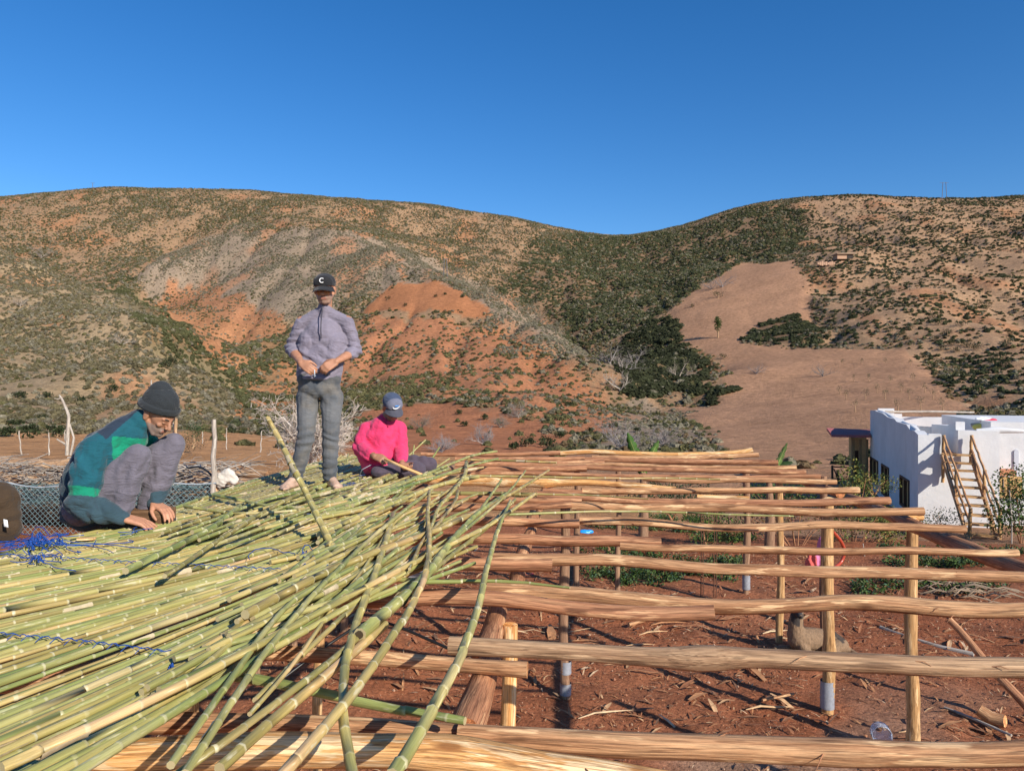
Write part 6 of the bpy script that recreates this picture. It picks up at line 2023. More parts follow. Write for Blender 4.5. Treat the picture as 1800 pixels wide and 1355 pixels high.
# twin steel rods, pink cloth, red hose, blue plastic, power tool
for i, (px, y0, y1, Y, lab) in enumerate([(1232, 855, 1049, 10.3, 'left one of two thin rusty steel rods standing in the garden'), (1255, 858, 1050, 10.2, 'right one of two thin rusty steel rods standing in the garden')]):
    for k in (0, 1):
        a, b = WD(px + k * 4, y1, Y), WD(px + k * 4, y0, Y)
        if k == 0: r_ = empty('steel_rod', a); tag(r_, lab, 'rod', 'twin steel rods')
        m = MB(); m.tube([a - r_.location, (a + b) / 2 - r_.location + Vector((.006, 0, 0)), b - r_.location], .007, 6); m.build('bar', MAT['iron'], parent=r_)
def pinkcloth():
    S = Prim(); Y = 8.6
    S.cap(WD(1448, 945, Y), WD(1438, 985, Y), .03, .09); S.cap(WD(1440, 985, Y), WD(1425, 992, Y), .08, .07); S.ell(WD(1440, 980, Y), (.13, .05, .09)); S.cap(WD(1450, 935, Y), WD(1443, 960, Y), .02, .05)
    def cc(co, no):
        c = np.empty((len(co), 3)); c[:] = (.62, .20, .36); c[co[:, 0] < WD(1431, 0, Y).x] = (.62, .12, .10); return c
    o = S.fuse('hanging_cloth', .012, 2, MAT['cloth'], None, fold=lambda co, no: np.sin(co[:, 0] * 90 + n3(co, (5, 5, 5)) * 8) * .010, colour=cc); tag(o, 'pink and red cloth hanging behind the taped orange post', 'cloth')
pinkcloth()
def tube_px(name, pts, r, mat, lab, cat, tint=(1, 1, 1), kindc=None, sides=8):
    P_ = [WD(a, b, Y) for a, b, Y in pts]; Q = resample(np.array([tuple(p) for p in P_]), max(10, len(pts) * 4))
    for _ in range(3): Q[1:-1] = (Q[:-2] + 2 * Q[1:-1] + Q[2:]) / 4
    m = MB(); m.tube(Q, r, sides, c=tint); o = m.build(name, MAT[mat], loc=P_[0]); tag(o, lab, cat); return o
tube_px('hose', [(1464, 934, 8.5), (1478, 950, 8.6), (1486, 968, 8.7), (1480, 988, 8.7), (1466, 998, 8.6)], .02, 'plastic', 'curved red orange hose behind the stout orange post', 'hose', (.42, .06, .03))
def crumple(name, Y, blobs, col, lab, cat, vox=.012, amp=.03, mat='plastic'):
    S = Prim()
    for (px, py, rx, rz) in blobs: S.ell(WD(px, py, Y), (rx, rx * .5, rz))
    o = S.fuse(name, vox, 1, MAT[mat], None, fold=lambda co, no: n3(co, (14, 14, 14), 3.0) * amp * 2, colour=lambda a, b: np.tile(col, (len(a), 1))); tag(o, lab, cat); return o
crumple('plastic_sheet', 15.5, [(1028, 936, .14, .07), (1036, 934, .10, .05), (1022, 940, .08, .05)], (.02, .30, .75), 'crumpled bright blue plastic on the ground beyond the posts', 'plastic sheet')
crumple('plastic_scrap', 17.5, [(1602, 949, .08, .05)], (.04, .38, .48), 'small turquoise plastic scrap on the ground beyond the capped post', 'plastic scrap')
crumple('plastic_scrap', 16.5, [(1796, 988, .09, .06)], (.04, .38, .48), 'turquoise plastic scrap at the right edge under the bearer log', 'plastic scrap')
crumple('plastic_scrap', 11.4, [(930, 1010, .10, .02), (945, 1012, .08, .02)], (.62, .06, .04), 'flat red plastic scrap on the ground beside the middle bearer', 'plastic scrap')
def powertool():
    c = WD(690, 1036, 10.6); root = empty('power_tool', (c.x, c.y, zg(c.x, c.y))); tag(root, 'orange and black power tool with metal guard lying on the ground under the canes', 'power tool')
    z = .09
    m = MB(); m.tube([(-.10, -.02, z), (-.05, -.01, z + .01), (.02, 0, z + .01)], [.05, .062, .055], 12, c=(.75, .12, .03)); m.build('motor_housing', MAT['plastic'], parent=root)
    m = MB(); m.tube([(.02, 0, z + .01), (.10, .02, z + .03), (.20, .02, z + .02)], [.045, .04, .05], 10, c=(.02, .02, .02)); m.build('handle', MAT['plastic'], parent=root)
    m = MB(); m.box(.36, .0, z + .02, .30, .16, .015, rz=.2, c=(.30, .31, .33)); m.box(.36, -.0, z - .03, .26, .02, .09, rz=.2, c=(.2, .2, .22)); m.build('base_plate', MAT['plastic'], parent=root, smooth=False)
    c2 = WD(664, 1022, 7.9)
    crumple('bag', 10.6, [(662, 1026, .16, .09), (645, 1032, .12, .07)], (.01, .03, .12), 'dark blue cloth bag on the ground beside the power tool', 'bag', mat='cloth')
powertool()
# black hose or cable under the loose canes at the lower left
tube_px('cable', [(500, 1190, 5.4), (580, 1130, 5.6), (650, 1085, 5.9), (700, 1100, 5.9), (790, 1140, 5.7)], .012, 'plastic', 'black cable running under the loose canes', 'cable', (.015, .015, .015))

# ------------------------------------------------------------------ blue twine
def twine(P_, r, lab, seed, wig=.004):
    rr = random.Random(seed)
    Q = resample(np.array([tuple(p) for p in P_]), max(20, int(np.linalg.norm(np.array(P_[0]) - np.array(P_[-1])) / .012)))
    Q[:, 2] += .004 + np.array([abs(sin(i * .9 + seed)) * wig * 2 for i in range(len(Q))]); Q[:, 1] += np.array([rr.uniform(-wig, wig) for _ in range(len(Q))])
    m = MB(); m.tube(Q, r, 4, caps=False); return m
for i, (pts, lab) in enumerate([([(-10, 976), (110, 982), (228, 990), (360, 996), (494, 1003)], 'blue twine lashed across the reed mat in front of the crouching man'),
                 ([(0, 1117), (150, 1130), (300, 1150)], 'blue twine lashed across the near part of the reed mat')]):
    P_ = [W(a, b, ZM + .022) for a, b in pts]
    m = twine(P_, .0017, '', i); o = m.build('twine', MAT['string'], loc=P_[0]); tag(o, lab, 'twine')
    # wraps round single canes
    n = 22 if i == 0 else 12
    for k in range(n):
        t = k / n; q = np.array([np.interp(t * (len(P_) - 1), range(len(P_)), [p[j] for p in P_]) for j in range(3)])
        mm = MB(); aa = .9; mm.tube([q + np.array([-.012, -.016, -.004]), q + np.array([0, 0, .010]), q + np.array([.012, .016, -.004])], .0013, 4, caps=False); mm.build('lashing', MAT['string'], parent=o).location = (q[0] * 0, 0, 0)
        ch = o.children[-1] if o.children else None
for ob in [o for o in bpy.data.objects if o.name.startswith('lashing')]:
    ob.matrix_parent_inverse = ob.parent.matrix_basis.inverted()
def tangle(cx, cy, w, h, n, lab, seed, z=ZM + .03, up=.05):
    rr = random.Random(seed); m = MB()
    for i in range(n):
        p = np.array([rr.gauss(0, .4), rr.gauss(0, .4)]); v = np.array([rr.gauss(0, 1), rr.gauss(0, 1)]) * .25; pts = []
        for k in range(22):
            v = v * .9 + np.array([rr.gauss(0, 1), rr.gauss(0, 1)]) * .09; p = p * .985 + v * .5
            q = W(cx + p[0] * w, cy + p[1] * h, z); q.z += abs(rr.gauss(0, up)) * max(0, 1 - abs(p[0])) * .5 + .002
            pts.append(q)
        m.tube(resample(np.array([tuple(q) for q in pts]), 40), .0022, 4, caps=False)
    o = m.build('twine', MAT['string']); tag(o, lab, 'twine'); return o
tangle(70, 955, 58, 9, 30, 'big tangle of blue twine on the mat beside the crouching man', 3)
tangle(66, 982, 20, 6, 9, 'small loop of blue twine hanging below the big tangle', 4, up=.02)
tangle(238, 936, 14, 3, 4, 'short piece of blue twine on the mat below the hands of the crouching man', 7, up=.01)
tangle(622, 852, 28, 7, 14, 'loose blue twine on the mat between the two far men', 5, up=.015)
tangle(533, 990, 30, 24, 7, 'blue twine trailing at the foot of the leaning green cane', 6, up=.02)
tangle(500, 892, 22, 4, 4, 'short blue twine ends on the mat in front of the bare feet', 8, up=.01)
tangle(305, 1182, 14, 5, 6, 'blue twine knot hanging below the near edge of the mat', 9, up=.02, z=ZM)

# log block the crouching man sits by, cut cane slices
b0 = W(242, 926, ZM)
m = MB(); m.box(b0.x - .02, b0.y + .10, ZM + .055, .34, .16, .085, rz=-.12, c=(.5, .45, .42)); o = m.build('wood_block', MAT['log_grey'], smooth=False); tag(o, 'dark wooden block on the mat under the crouching man', 'wood block')
b1 = W(152, 912, ZM); m = MB()
m.box(b1.x, b1.y + .1, ZM - .02, .2, .06, .09, c=(1.1, .8, .6)); o = m.build('split_wood', MAT['log_red'], smooth=False); tag(o, 'short piece of split red wood behind the crouching man', 'wood piece')
p = W(152, 950, ZM + .02); m = MB(); m.box(p.x, p.y, ZM + .03, .085, .035, .012, rz=.1, c=(1.15, 1.2, 1.2)); o = m.build('wood_offcut', MAT['log_fresh'], smooth=False); tag(o, 'small pale wood offcut beside the blue twine tangle', 'wood piece')

# ------------------------------------------------------------------ garden plants and foliage
def leaf_cloud(centres, n, leaf, cols, rng, flatz=.8):
    """many small folded leaves spread through ellipsoids (c, (rx,ry,rz))"""
    C = np.array([c for c, r in centres]); Rr = np.array([r for c, r in centres])
    vol = Rr.prod(1) ** .7; idx = rng.choice(len(C), n, p=vol / vol.sum())
    d = rng.normal(size=(n, 3)); d /= np.linalg.norm(d, axis=1, keepdims=True)
    p = C[idx] + d * Rr[idx] * (rng.random((n, 1)) ** .45)
    a = rng.normal(size=(n, 3)); a /= np.linalg.norm(a, axis=1, keepdims=True)
    b = np.cross(a, rng.normal(size=(n, 3))); b /= np.linalg.norm(b, axis=1, keepdims=True) + 1e-9
    L = leaf * rng.uniform(.6, 1.3, (n, 1)); w = L * .45
    V = np.stack([p - a * L * .5, p + b * w * .5 + a * L * .05, p + a * L * .5, p - b * w * .5 + a * L * .05], 1).reshape(-1, 3)
    Fq = np.arange(n * 4).reshape(-1, 4)
    cc = np.array(cols)[rng.integers(0, len(cols), n)] * rng.uniform(.7, 1.3, (n, 1))
    return V, Fq, np.repeat(cc, 4, 0)
GREENS = [(.045, .085, .020), (.065, .11, .025), (.09, .13, .035), (.035, .06, .018)]
def plant(name, loc, blobs, n, leaf, cols, lab, cat, group=None, stems=4, seed=0, mat='green', h=1.0, stemmat='log_red', r=.012):
    rng = np.random.default_rng(seed); root = empty(name, loc); tag(root, lab, cat, group)
    V, Fq, c = leaf_cloud(blobs, n, leaf, cols, rng)
    o = quick_mesh('leaves', V, Fq, MAT[mat], parent=root, tint=c, smooth=False); o['kind'] = 'stuff'
    for s in range(stems):
        c_, rr = blobs[s % len(blobs)]
        e = (c_[0] + rng.uniform(-.6, .6) * rr[0], c_[1] + rng.uniform(-.5, .5) * rr[1], c_[2] + rng.uniform(0, .6) * rr[2])
        m = MB(); m.tube([(rng.uniform(-.03, .03), 0, -.05), (e[0] * .4, e[1] * .4, e[2] * .5), e], [r, r * .8, r * .4], 5); m.build('stem', MAT[stemmat], parent=root)
    return root
# rows of low greens on the garden bed
def bed():
    rng = np.random.default_rng(8); cen = []
    for (x0, y0, x1, y1, k) in ((1020, 1005, 1290, 1032, 46), (1015, 965, 1160, 985, 20), (1180, 985, 1300, 1000, 12), (1540, 955, 1800, 975, 30), (1500, 1025, 1760, 1052, 30), (1030, 905, 1250, 915, 26), (1220, 925, 1330, 945, 20), (1560, 985, 1720, 1000, 22), (880, 850, 1050, 856, 18), (1130, 868, 1230, 880, 18)):
        for _ in range(k):
            q = W(rng.uniform(x0, x1), rng.uniform(y0, y1), .0); 
            cen.append(((q.x, q.y, gz(q.x, q.y) + .07), (.16, .13, .10)))
    V, Fq, c = leaf_cloud(cen, 21000, .055, GREENS + [(.05, .10, .06), (.10, .12, .05)], rng)
    o = quick_mesh('ground_cover', V, Fq, MAT['green'], tint=c, smooth=False); tag(o, 'low green vegetable plants and weeds on the garden beds', None, None, 'stuff')
bed()
YEL = [(.16, .17, .04), (.09, .12, .03), (.24, .20, .05), (.05, .075, .02)]
plant('bush', WD(1500, 985, 15.5), [((0, 0, 1.5), (.45, .4, .7)), ((.45, 0, .9), (.5, .4, .5)), ((-.3, 0, .8), (.4, .4, .5)), ((.9, .2, .6), (.4, .3, .4))], 2600, .07, YEL, 'yellow leaved bush between the log ends and the house windows', 'bush', stems=9, seed=1)
plant('bush', WD(1795, 960, 17.5), [((0, 0, 1.3), (.75, .5, .7)), ((-.4, 0, .7), (.5, .4, .5)), ((.3, 0, .7), (.6, .4, .6))], 3200, .08, GREENS, 'dark green bush at the right edge beside the stairs', 'bush', stems=7, seed=2)
plant('bush', WD(1660, 945, 18.5), [((0, 0, .45), (.6, .3, .35)), ((-.7, 0, .35), (.4, .3, .3))], 900, .06, [(.12, .13, .07), (.09, .10, .06)], 'thin grey green weed growing against the white house wall', 'bush', stems=6, seed=3)
plant('bush', WD(1400, 975, 14.5), [((0, 0, .8), (.7, .4, .4)), ((-.8, 0, .6), (.5, .4, .35)), ((.8, 0, .7), (.5, .4, .4))], 1600, .06, [(.22, .08, .05), (.12, .10, .04), (.20, .13, .06)], 'reddish leaved shrub behind the slim yellow post', 'bush', stems=8, seed=4)
plant('bush', WD(1240, 965, 14.0), [((0, 0, .5), (.5, .4, .45)), ((.5, 0, .35), (.4, .3, .3))], 1900, .055, GREENS + [(.12, .17, .03)], 'leafy green plant behind the twin steel rods', 'bush', stems=4, seed=5)
plant('bush', WD(1180, 910, 16.5), [((0, 0, .5), (1.1, .4, .4))], 2200, .06, [(.03, .055, .025), (.05, .075, .035)], 'dark green bush under the long rows behind the twin steel rods', 'bush', stems=4, seed=6)
plant('bush', WD(1360, 905, 17.0), [((0, 0, .45), (1.0, .4, .35))], 1800, .06, GREENS, 'low dark green bush below the far right log ends', 'bush', stems=4, seed=7)
plant('bush', WD(1560, 945, 16.5), [((0, 0, .35), (.9, .3, .28))], 1400, .055, YEL, 'straggling yellowish plant under the pale log end', 'bush', stems=5, seed=8)
plant('bush', WD(1535, 870, 20), [((0, 0, .3), (.8, .3, .3))], 900, .06, YEL, 'small dry bush at the foot of the porch fence', 'bush', stems=5, seed=9)
# young tree with thin trunk right of the stairs
for (px, yt, yb, Y, lab) in ((1778, 862, 975, 17.2, 'thin bare sapling stem before the dark green bush'), (1650, 925, 960, 15, 'thin twig standing in the garden left of the stairs'), (1520, 955, 1030, 13, 'thin dry stake standing in the garden bed')):
    a, b = WD(px, yb, Y), WD(px - 3, yt, Y); m = MB(); m.tube([a, (a + b) / 2 + Vector((.03, 0, 0)), b], [.018, .014, .008], 6); o = m.build('thin_stem', MAT['dead'], loc=a); tag(o, lab, 'stem')

# banana plants beyond the frame
def banana(px, py, Y, leaves, lab):
    base = WD(px, py, Y); base.z = gz(base.x, base.y); root = empty('banana_plant', base); tag(root, lab, 'banana plant')
    top = WD(px, py, Y).z - base.z
    m = MB(); m.tube([(0, 0, 0), (.02, 0, top * .5), (0, 0, top)], [.10, .085, .05], 10); m.build('trunk', MAT['post_dark'], parent=root)
    for (tx, ty, w, sag, col) in leaves:
        tip = WD(tx, ty, Y) - base; b = Vector((0, 0, top - .05)); V = []; Fc = []; n = 26
        d = tip - b; side = Vector((1, 0, 0)) if abs(d.z) > abs(d.x) else Vector((0, .5, 1)).normalized()
        side = (side - d.normalized() * side.dot(d.normalized())).normalized(); nn = d.normalized().cross(side)
        for i in range(n + 1):
            t = i / n; c = b.lerp(tip, t) + Vector((0, 0, sag * sin(pi * t))); ww = w * (sin(pi * min(1, t * .92 + .08)) ** .6) * (1 - .35 * (i % 4 == 0))
            V += [c - side * ww + nn * ww * .35, c, c + side * ww + nn * ww * .35]
        for i in range(n):
            q = i * 3; Fc += [(q, q + 3, q + 4, q + 1), (q + 1, q + 4, q + 5, q + 2)]
        mb = MB(); mb.add(V, Fc, c=col); o = mb.build('leaf', MAT['green'], parent=root); o.modifiers.new('s', 'SOLIDIFY').thickness = .006
        mb = MB(); mb.tube([b, b.lerp(tip, .5) + Vector((0, 0, sag + .004)), tip], [.018, .012, .004], 5, c=(.20, .24, .07)); mb.build('midrib', MAT['green'], parent=root)
banana(1130, 830, 13.5, [(1103, 760, .10, 0, (.05, .11, .02)), (1158, 774, .08, .02, (.07, .13, .03)), (1120, 790, .06, 0, (.04, .09, .02))], 'banana plant with two upright leaves behind the bright far edge log')
banana(1352, 845, 13.2, [(1384, 778, .06, .0, (.09, .14, .04)), (1394, 812, .07, .10, (.025, .05, .015)), (1340, 850, .07, .1, (.03, .06, .02))], 'banana plant with one thin raised leaf at the far right corner of the frame')

# ------------------------------------------------------------------ left: wood pile, wire fence, stakes, trees
ZP = .62
def pile():
    rr = random.Random(12)
    def L_(x0, y0, x1, y1, Y, r, lab, mat='log_grey', k=6, w=.03):
        a, b = WD(x0, y0, Y), WD(x1, y1, Y + rr.uniform(-.3, .3)); pts = [a.lerp(b, t / k) + Vector((0, 0, rr.uniform(-w, w))) for t in range(k + 1)]
        m = MB(); m.tube(pts, [r * rr.uniform(.8, 1.1) for _ in pts], 9, rj=.08, capc=(1.3, 1.2, 1.1)); o = m.build('old_log', MAT[mat], loc=a); tag(o, lab, 'log', 'old logs in the wood pile'); return o
    L_(-60, 806, 118, 818, 12.6, .11, 'big weathered log on top of the wood pile behind the brown sack')
    L_(20, 822, 130, 814, 12.2, .08, 'weathered log at the back of the wood pile behind the crouching man')
    L_(270, 838, 470, 832, 12.6, .08, 'long brown log of the wood pile right of the crouching man')
    L_(330, 845, 520, 852, 12.2, .09, 'brown log at the right end of the wood pile')
    L_(290, 870, 380, 862, 11.6, .07, 'grey log end lying on the old netting')
    L_(-80, 832, 60, 846, 12.0, .09, 'brown log at the left end of the wood pile')
    L_(250, 822, 360, 818, 13.2, .05, 'thin pale pole across the back of the wood pile', 'dead')
    L_(60, 850, 200, 860, 11.8, .06, 'dark branch low in the wood pile', 'log_grey')
    L_(120, 805, 300, 808, 13.4, .05, 'straight pale pole behind the crouching man', 'dead')
    # brush of thin dead branches, uncountable
    m = MB(); 
    for i in range(900):
        px = rr.uniform(-60, 430) if i < 700 else rr.uniform(-60, 130); Y = rr.uniform(11.4, 13.2); py = rr.uniform(812, 868); p = WD(px, py, Y); L = rr.uniform(.15, .7); a = rr.uniform(-.9, .9); 
        d = Vector((cos(a), rr.uniform(-.5, .5), sin(a) * .45 + rr.uniform(-.1, .1))) * L; q = p + d * .5 + Vector((rr.uniform(-.05, .05), 0, rr.uniform(-.04, .06)))
        g_ = rr.uniform(.6, 1.15); r = rr.uniform(.004, .013); m.tube([p, q, p + d], [r, r * .8, r * .4], 4, c=(g_, g_, g_), caps=False)
    o = m.build('brushwood', MAT['dead']); tag(o, 'tangle of pale dead branches in the wood pile', None, None, 'stuff')
    # dark core of the heap, so nothing shows through
    S = Prim()
    for px in range(-100, 440, 30): S.ell(WD(px, 880, 12.6), (.35, .5, .40))
    o = S.fuse('wood_heap', .05, 2, MAT['bark'], None, fold=lambda co, no: n3(co, (3, 3, 5), 3.0) * .25, colour=lambda a, b: np.tile((.10, .075, .055), (len(a), 1))); tag(o, 'earth and rotten wood core of the wood pile', None, None, 'stuff')
    crumple('cloth_bag', 11.3, [(400, 835, .13, .11), (388, 845, .09, .12), (412, 842, .08, .08)], (.62, .56, .48), 'dirty white cloth bag on the wood pile beside the white stake', 'bag', vox=.016, amp=.05, mat='cloth')
pile()
tube_px('hose', [(322, 825, 11.6), (338, 821, 11.5), (352, 820, 11.4), (366, 829, 11.3), (376, 840, 11.2), (377, 862, 11.2)], .016, 'plastic', 'black hose arching over the wood pile to the white stake', 'hose', (.02, .02, .02))
# chain link fence
def fence():
    root = empty('wire_fence', WD(20, 935, 11.0)); tag(root, 'rusty blue green chain link fence sagging before the wood pile', 'fence')
    o0 = root.location.copy(); me = MB(); cell = .085
    xa, xb = WD(-140, 0, 11).x, WD(372, 0, 11).x; h = .72
    def pt(u, v):
        x = xa + u; sag = .05 * sin(u * 2.1) - .03 * sin(u * 5)
        zb_ = CAMH - (938 - HOR) / F * 11 + .02 * sin(u * 3)
        return Vector((x, 11.0 + .06 * sin(u * 1.7) + .12 * v, zb_ + v * (h + sag * .6))) - o0
    nU = int((xb - xa) / cell); 
    for i in range(-9, nU):
        for s in (1, -1):
            pts = []
            for k in range(10):
                v = k / 9; u = (i + s * k * 1.0 + (0 if s > 0 else 9)) * cell
                if 0 <= u <= xb - xa: pts.append(pt(u, v))
            if len(pts) > 1: me.tube(pts, .0035, 3, caps=False, c=(.75, 1, 1.05))
    o = me.build('chain_link', MAT['wire'], parent=root); o['kind'] = 'stuff'
    t_ = MB(); t_.tube([pt(u, 1.0) for u in np.linspace(0, xb - xa, 50)], .012, 5, caps=False, c=(1.4, 1.4, 1.5)); t_.build('top_wire', MAT['wire'], parent=root)
MAT['wire'] = plain('wire', (.22, .25, .25), rough=.6, usetint=True, nscale=6, namp=.4)
fence()
# old netting heaped behind the fence
rr = random.Random(9); m = MB()
for i in range(420):
    px = rr.uniform(20, 365); py = rr.uniform(852, 885); p = WD(px, py, 11.25 + rr.uniform(0, .3)); L = rr.uniform(.1, .45)
    m.tube([p, p + Vector((L * .5, 0, rr.uniform(-.05, .05))), p + Vector((L, 0, rr.uniform(-.08, .08)))], .005, 3, caps=False, c=rr.choice([(.55, .8, .8), (.9, .95, 1.0), (.35, .5, .5)]))
o = m.build('old_netting', MAT['wire']); tag(o, 'heap of old bluish netting behind the wire fence', None, None, 'stuff')

def stake(px, yt, yb, Y, r, lab, mat='dead', lean=0, group='stakes and thin posts beyond the wood pile'):
    a = WD(px, yb, Y); b = WD(px + lean, yt, Y); m = MB(); k = 8
    m.tube([a.lerp(b, t / k) + Vector((.012 * sin(t * 1.7 + px), 0, 0)) for t in range(k + 1)], [r * (1.1 - .25 * t / k) for t in range(k + 1)], 8, rj=.06, capc=(1.1, 1.1, 1.1)); o = m.build('stake', MAT[mat], loc=a); tag(o, lab, 'stake', group)
stake(375, 737, 866, 11.2, .040, 'thick white weathered stake standing at the end of the wire fence', lean=2)
stake(309, 735, 815, 20, .05, 'rough thin trunk standing right of the knit cap', 'log_grey', lean=0)
stake(305, 742, 815, 20.3, .02, 'thin pale stake right beside the rough trunk')
stake(38, 757, 803, 24, .022, 'thin pale stake at the far left on the orange ground', lean=-5)
stake(86, 760, 808, 24, .02, 'second thin stake from the left on the orange ground')
stake(114, 755, 775, 26, .02, 'short thin stake beside the dead tree')
stake(398, 752, 790, 26, .018, 'thin stake on the slope right of the white stake')
stake(356, 758, 780, 30, .02, 'tiny stake beside the small green bush')
stake(458, 757, 795, 20, .016, 'thin stake left of the bare pale tree', lean=2)
stake(266, 668, 682, 95, .10, 'small white stake on the slope above the knit cap')
# dead forked trunk behind the crouching man
def deadtree():
    base = WD(118, 800, 20); root = empty('dead_tree', base); tag(root, 'bleached forked dead tree trunk behind the back of the crouching man', 'tree'); Q = lambda a, b: WD(a, b, 20) - base
    for nm, pts, r in (('trunk', [(118, 800), (119, 765), (121, 730), (113, 710), (107, 698)], (.055, .048, .045, .04, .03)), ('limb', [(124, 800), (130, 770), (122, 745)], (.035, .03, .025)), ('limb', [(107, 698), (103, 702), (95, 700)], (.028, .018, .008)), ('limb', [(100, 772), (112, 779), (120, 784)], (.02, .03, .04)), ('limb', [(107, 699), (104, 694)], (.03, .012)), ('limb', [(116, 775), (113, 760)], (.03, .015))):
        m = MB(); m.tube(resample(np.array([tuple(Q(*p)) for p in pts]), 10), list(np.interp(np.linspace(0, 1, 10), np.linspace(0, 1, len(r)), r)), 8, rj=.06); m.build(nm, MAT['dead'], parent=root)
deadtree()

def bare_tree(base, h, spread, seed, lab, group=None, mat='dead', levels=3, r0=.06, nlimb=6, name='bare_tree', tint=(1, 1, 1), twigs=1.0):
    rr = random.Random(seed); root = empty(name, base); tag(root, lab, 'tree', group)
    tw = MB()
    def branch(p, d, L, r, lev):
        n = 6 if lev == 0 else 4 if lev == 1 else 2; pts = [p]; dd = d.normalized()
        for i in range(n):
            dd = (dd + Vector((rr.gauss(0, .16), rr.gauss(0, .16), rr.gauss(.03, .12)))).normalized(); pts.append(pts[-1] + dd * L / n)
        rad = [max(.0038, r * (1 - .75 * i / n)) for i in range(n + 1)]
        if lev == 0:
            m = MB(); m.tube(pts, rad, 7, c=tint, rj=.05, caps=False); m.build('limb', MAT[mat], parent=root)
        else: tw.tube(pts, rad, 4 if lev == 1 else 3, c=tint, caps=False)
        if lev < levels:
            k = (9, 6, 4)[min(lev, 2)]
            for i in range(int(k * twigs)):
                t = rr.uniform(.25, 1.0); j = min(n - 1, int(t * n)); q = pts[j].lerp(pts[j + 1], t * n - j if t < 1 else 1)
                a = Vector((rr.gauss(0, 1), rr.gauss(0, 1), rr.gauss(.25, .7))).normalized()
                branch(q, (dd * .55 + a * .8).normalized(), L * rr.uniform(.35, .6), rad[j] * .55, lev + 1)
    m = MB(); m.tube([(0, 0, -.2), (.02, 0, h * .06), (.0, 0, h * .14)], [r0 * 1.5, r0 * 1.2, r0 * 1.1], 9, c=tint); m.build('trunk', MAT[mat], parent=root)
    for i in range(nlimb):
        a = 2 * pi * i / nlimb + rr.uniform(-.4, .4); branch(Vector((0, 0, h * .1 * rr.random())), Vector((cos(a) * spread, sin(a) * spread, rr.uniform(.35, 1.2))), h * rr.uniform(.6, .9), r0 * rr.uniform(.5, .8), 0)
    o = tw.build('twigs', MAT[mat], parent=root); o['kind'] = 'stuff'
    return root
q = WD(548, 815, 12.5)
bare_tree(q, 1.15, 1.0, 21, 'wide bare pale tree behind the legs of the standing man', r0=.05, nlimb=10, tint=(1.35, 1.33, 1.35), twigs=1.1)
BT = [(430, 850, 'x'), ]
for i, (px, py, Y, h, lab, tn) in enumerate([
    (1330, 657, 165, 3.2, 'grey bare tree standing alone on the pinkish field, left one of two', (.62, .6, .66)), (1446, 662, 160, 3.6, 'grey bare tree on the pinkish field beside small bushes, right one of two', (.55, .54, .58)),
    (851, 782, 62, 1.9, 'round silvery bare shrub on the lower orange field', (.85, .85, .95)), (776, 795, 55, 1.5, 'silvery bare shrub right behind the cap of the seated man', (.7, .7, .8)),
    (1092, 790, 48, 2.3, 'silvery bare shrub left of the banana leaves', (.8, .8, .92)), (1165, 785, 50, 1.8, 'small grey bare shrub right of the banana leaves', (.75, .75, .85)),
    (740, 755, 78, 2.0, 'small bare grey tree on the lower orange field', (.6, .55, .5)), (911, 735, 95, 2.4, 'bare grey tree beside the gully on the orange slope', (.65, .62, .62)), (880, 752, 84, 1.6, 'tiny bare tree low on the orange slope', (.6, .58, .56)),
    (1270, 505, 270, 6, 'grey bare trees at the top edge of the ploughed field', (.62, .62, .7)), (1250, 510, 272, 5, 'faint grey bare tree at the upper field corner', (.6, .6, .68)),
    (1096, 655, 190, 6, 'pale grey bare tree at the dark valley bottom', (.8, .8, .85)), (1072, 640, 196, 6.5, 'grey bare tree at the foot of the middle ridge', (.6, .6, .64)), (1115, 645, 200, 5.5, 'grey bare tree in front of the dark thicket', (.6, .6, .64)), (1090, 690, 160, 6.0, 'white stemmed bare tree at the valley mouth', (.95, .93, .9)), (1194, 668, 160, 4.5, 'thin pale dead tree inside the dark thicket', (.9, .85, .8)),
    (72, 455, 262, 6, 'grey dead tree on the upper left slope', (.7, .68, .68)), (214, 608, 170, 4, 'small pale dead tree on the left slope', (.8, .78, .75)), (35, 540, 200, 4, 'thin dead tree stem on the left slope', (.85, .8, .75))]):
    x, y = hit(px, py, 30); bare_tree((x, y, gz(x, y)), h * y / Y, .9 if Y > 100 else 1.1, 40 + i, lab, 'bare trees on the hills', r0=.035 * h, nlimb=6 if Y > 100 else 9, levels=2, tint=tn, twigs=.85 if Y > 100 else 1.2)

# small green tree left, tree on the field, saplings, single dark shrubs, pylons, stone hut
def crown_bush(px, py, r, h, lab, group, seed, cols=((.035, .045, .018), (.05, .06, .024), (.028, .036, .015)), leaf=.16, n=420, name='shrub', trunk=False, cat='shrub', hz=None):
    x, y = hit(px, py, 25) if hz is None else (WD(px, py, hz).x, hz)
    z = gz(x, y) if hz is None else WD(px, py, hz).z
    rng = np.random.default_rng(seed); root = empty(name, (x, y, z)); tag(root, lab, cat, group)
    b = [((0, 0, h * .5), (r, r, h * .5))] + [((rng.uniform(-.5, .5) * r, rng.uniform(-.5, .5) * r, h * rng.uniform(.3, .8)), (r * .5, r * .5, h * .3)) for _ in range(3)]
    if trunk: b = [((c[0], c[1], c[2] + h * .35), rr_) for c, rr_ in b]
    V, Fq, c = leaf_cloud(b, n, leaf, cols, rng)
    o = quick_mesh('crown', V, Fq, MAT['leaf'], parent=root, tint=c, smooth=False); o['kind'] = 'stuff'
    m = MB(); m.tube([(0, 0, -.2), (r * .05, 0, h * .3), (0, 0, h * (.9 if trunk else .5))], [.05 * h + .02, .04 * h + .015, .02 * h], 6); m.build('trunk', MAT['log_grey'], parent=root)
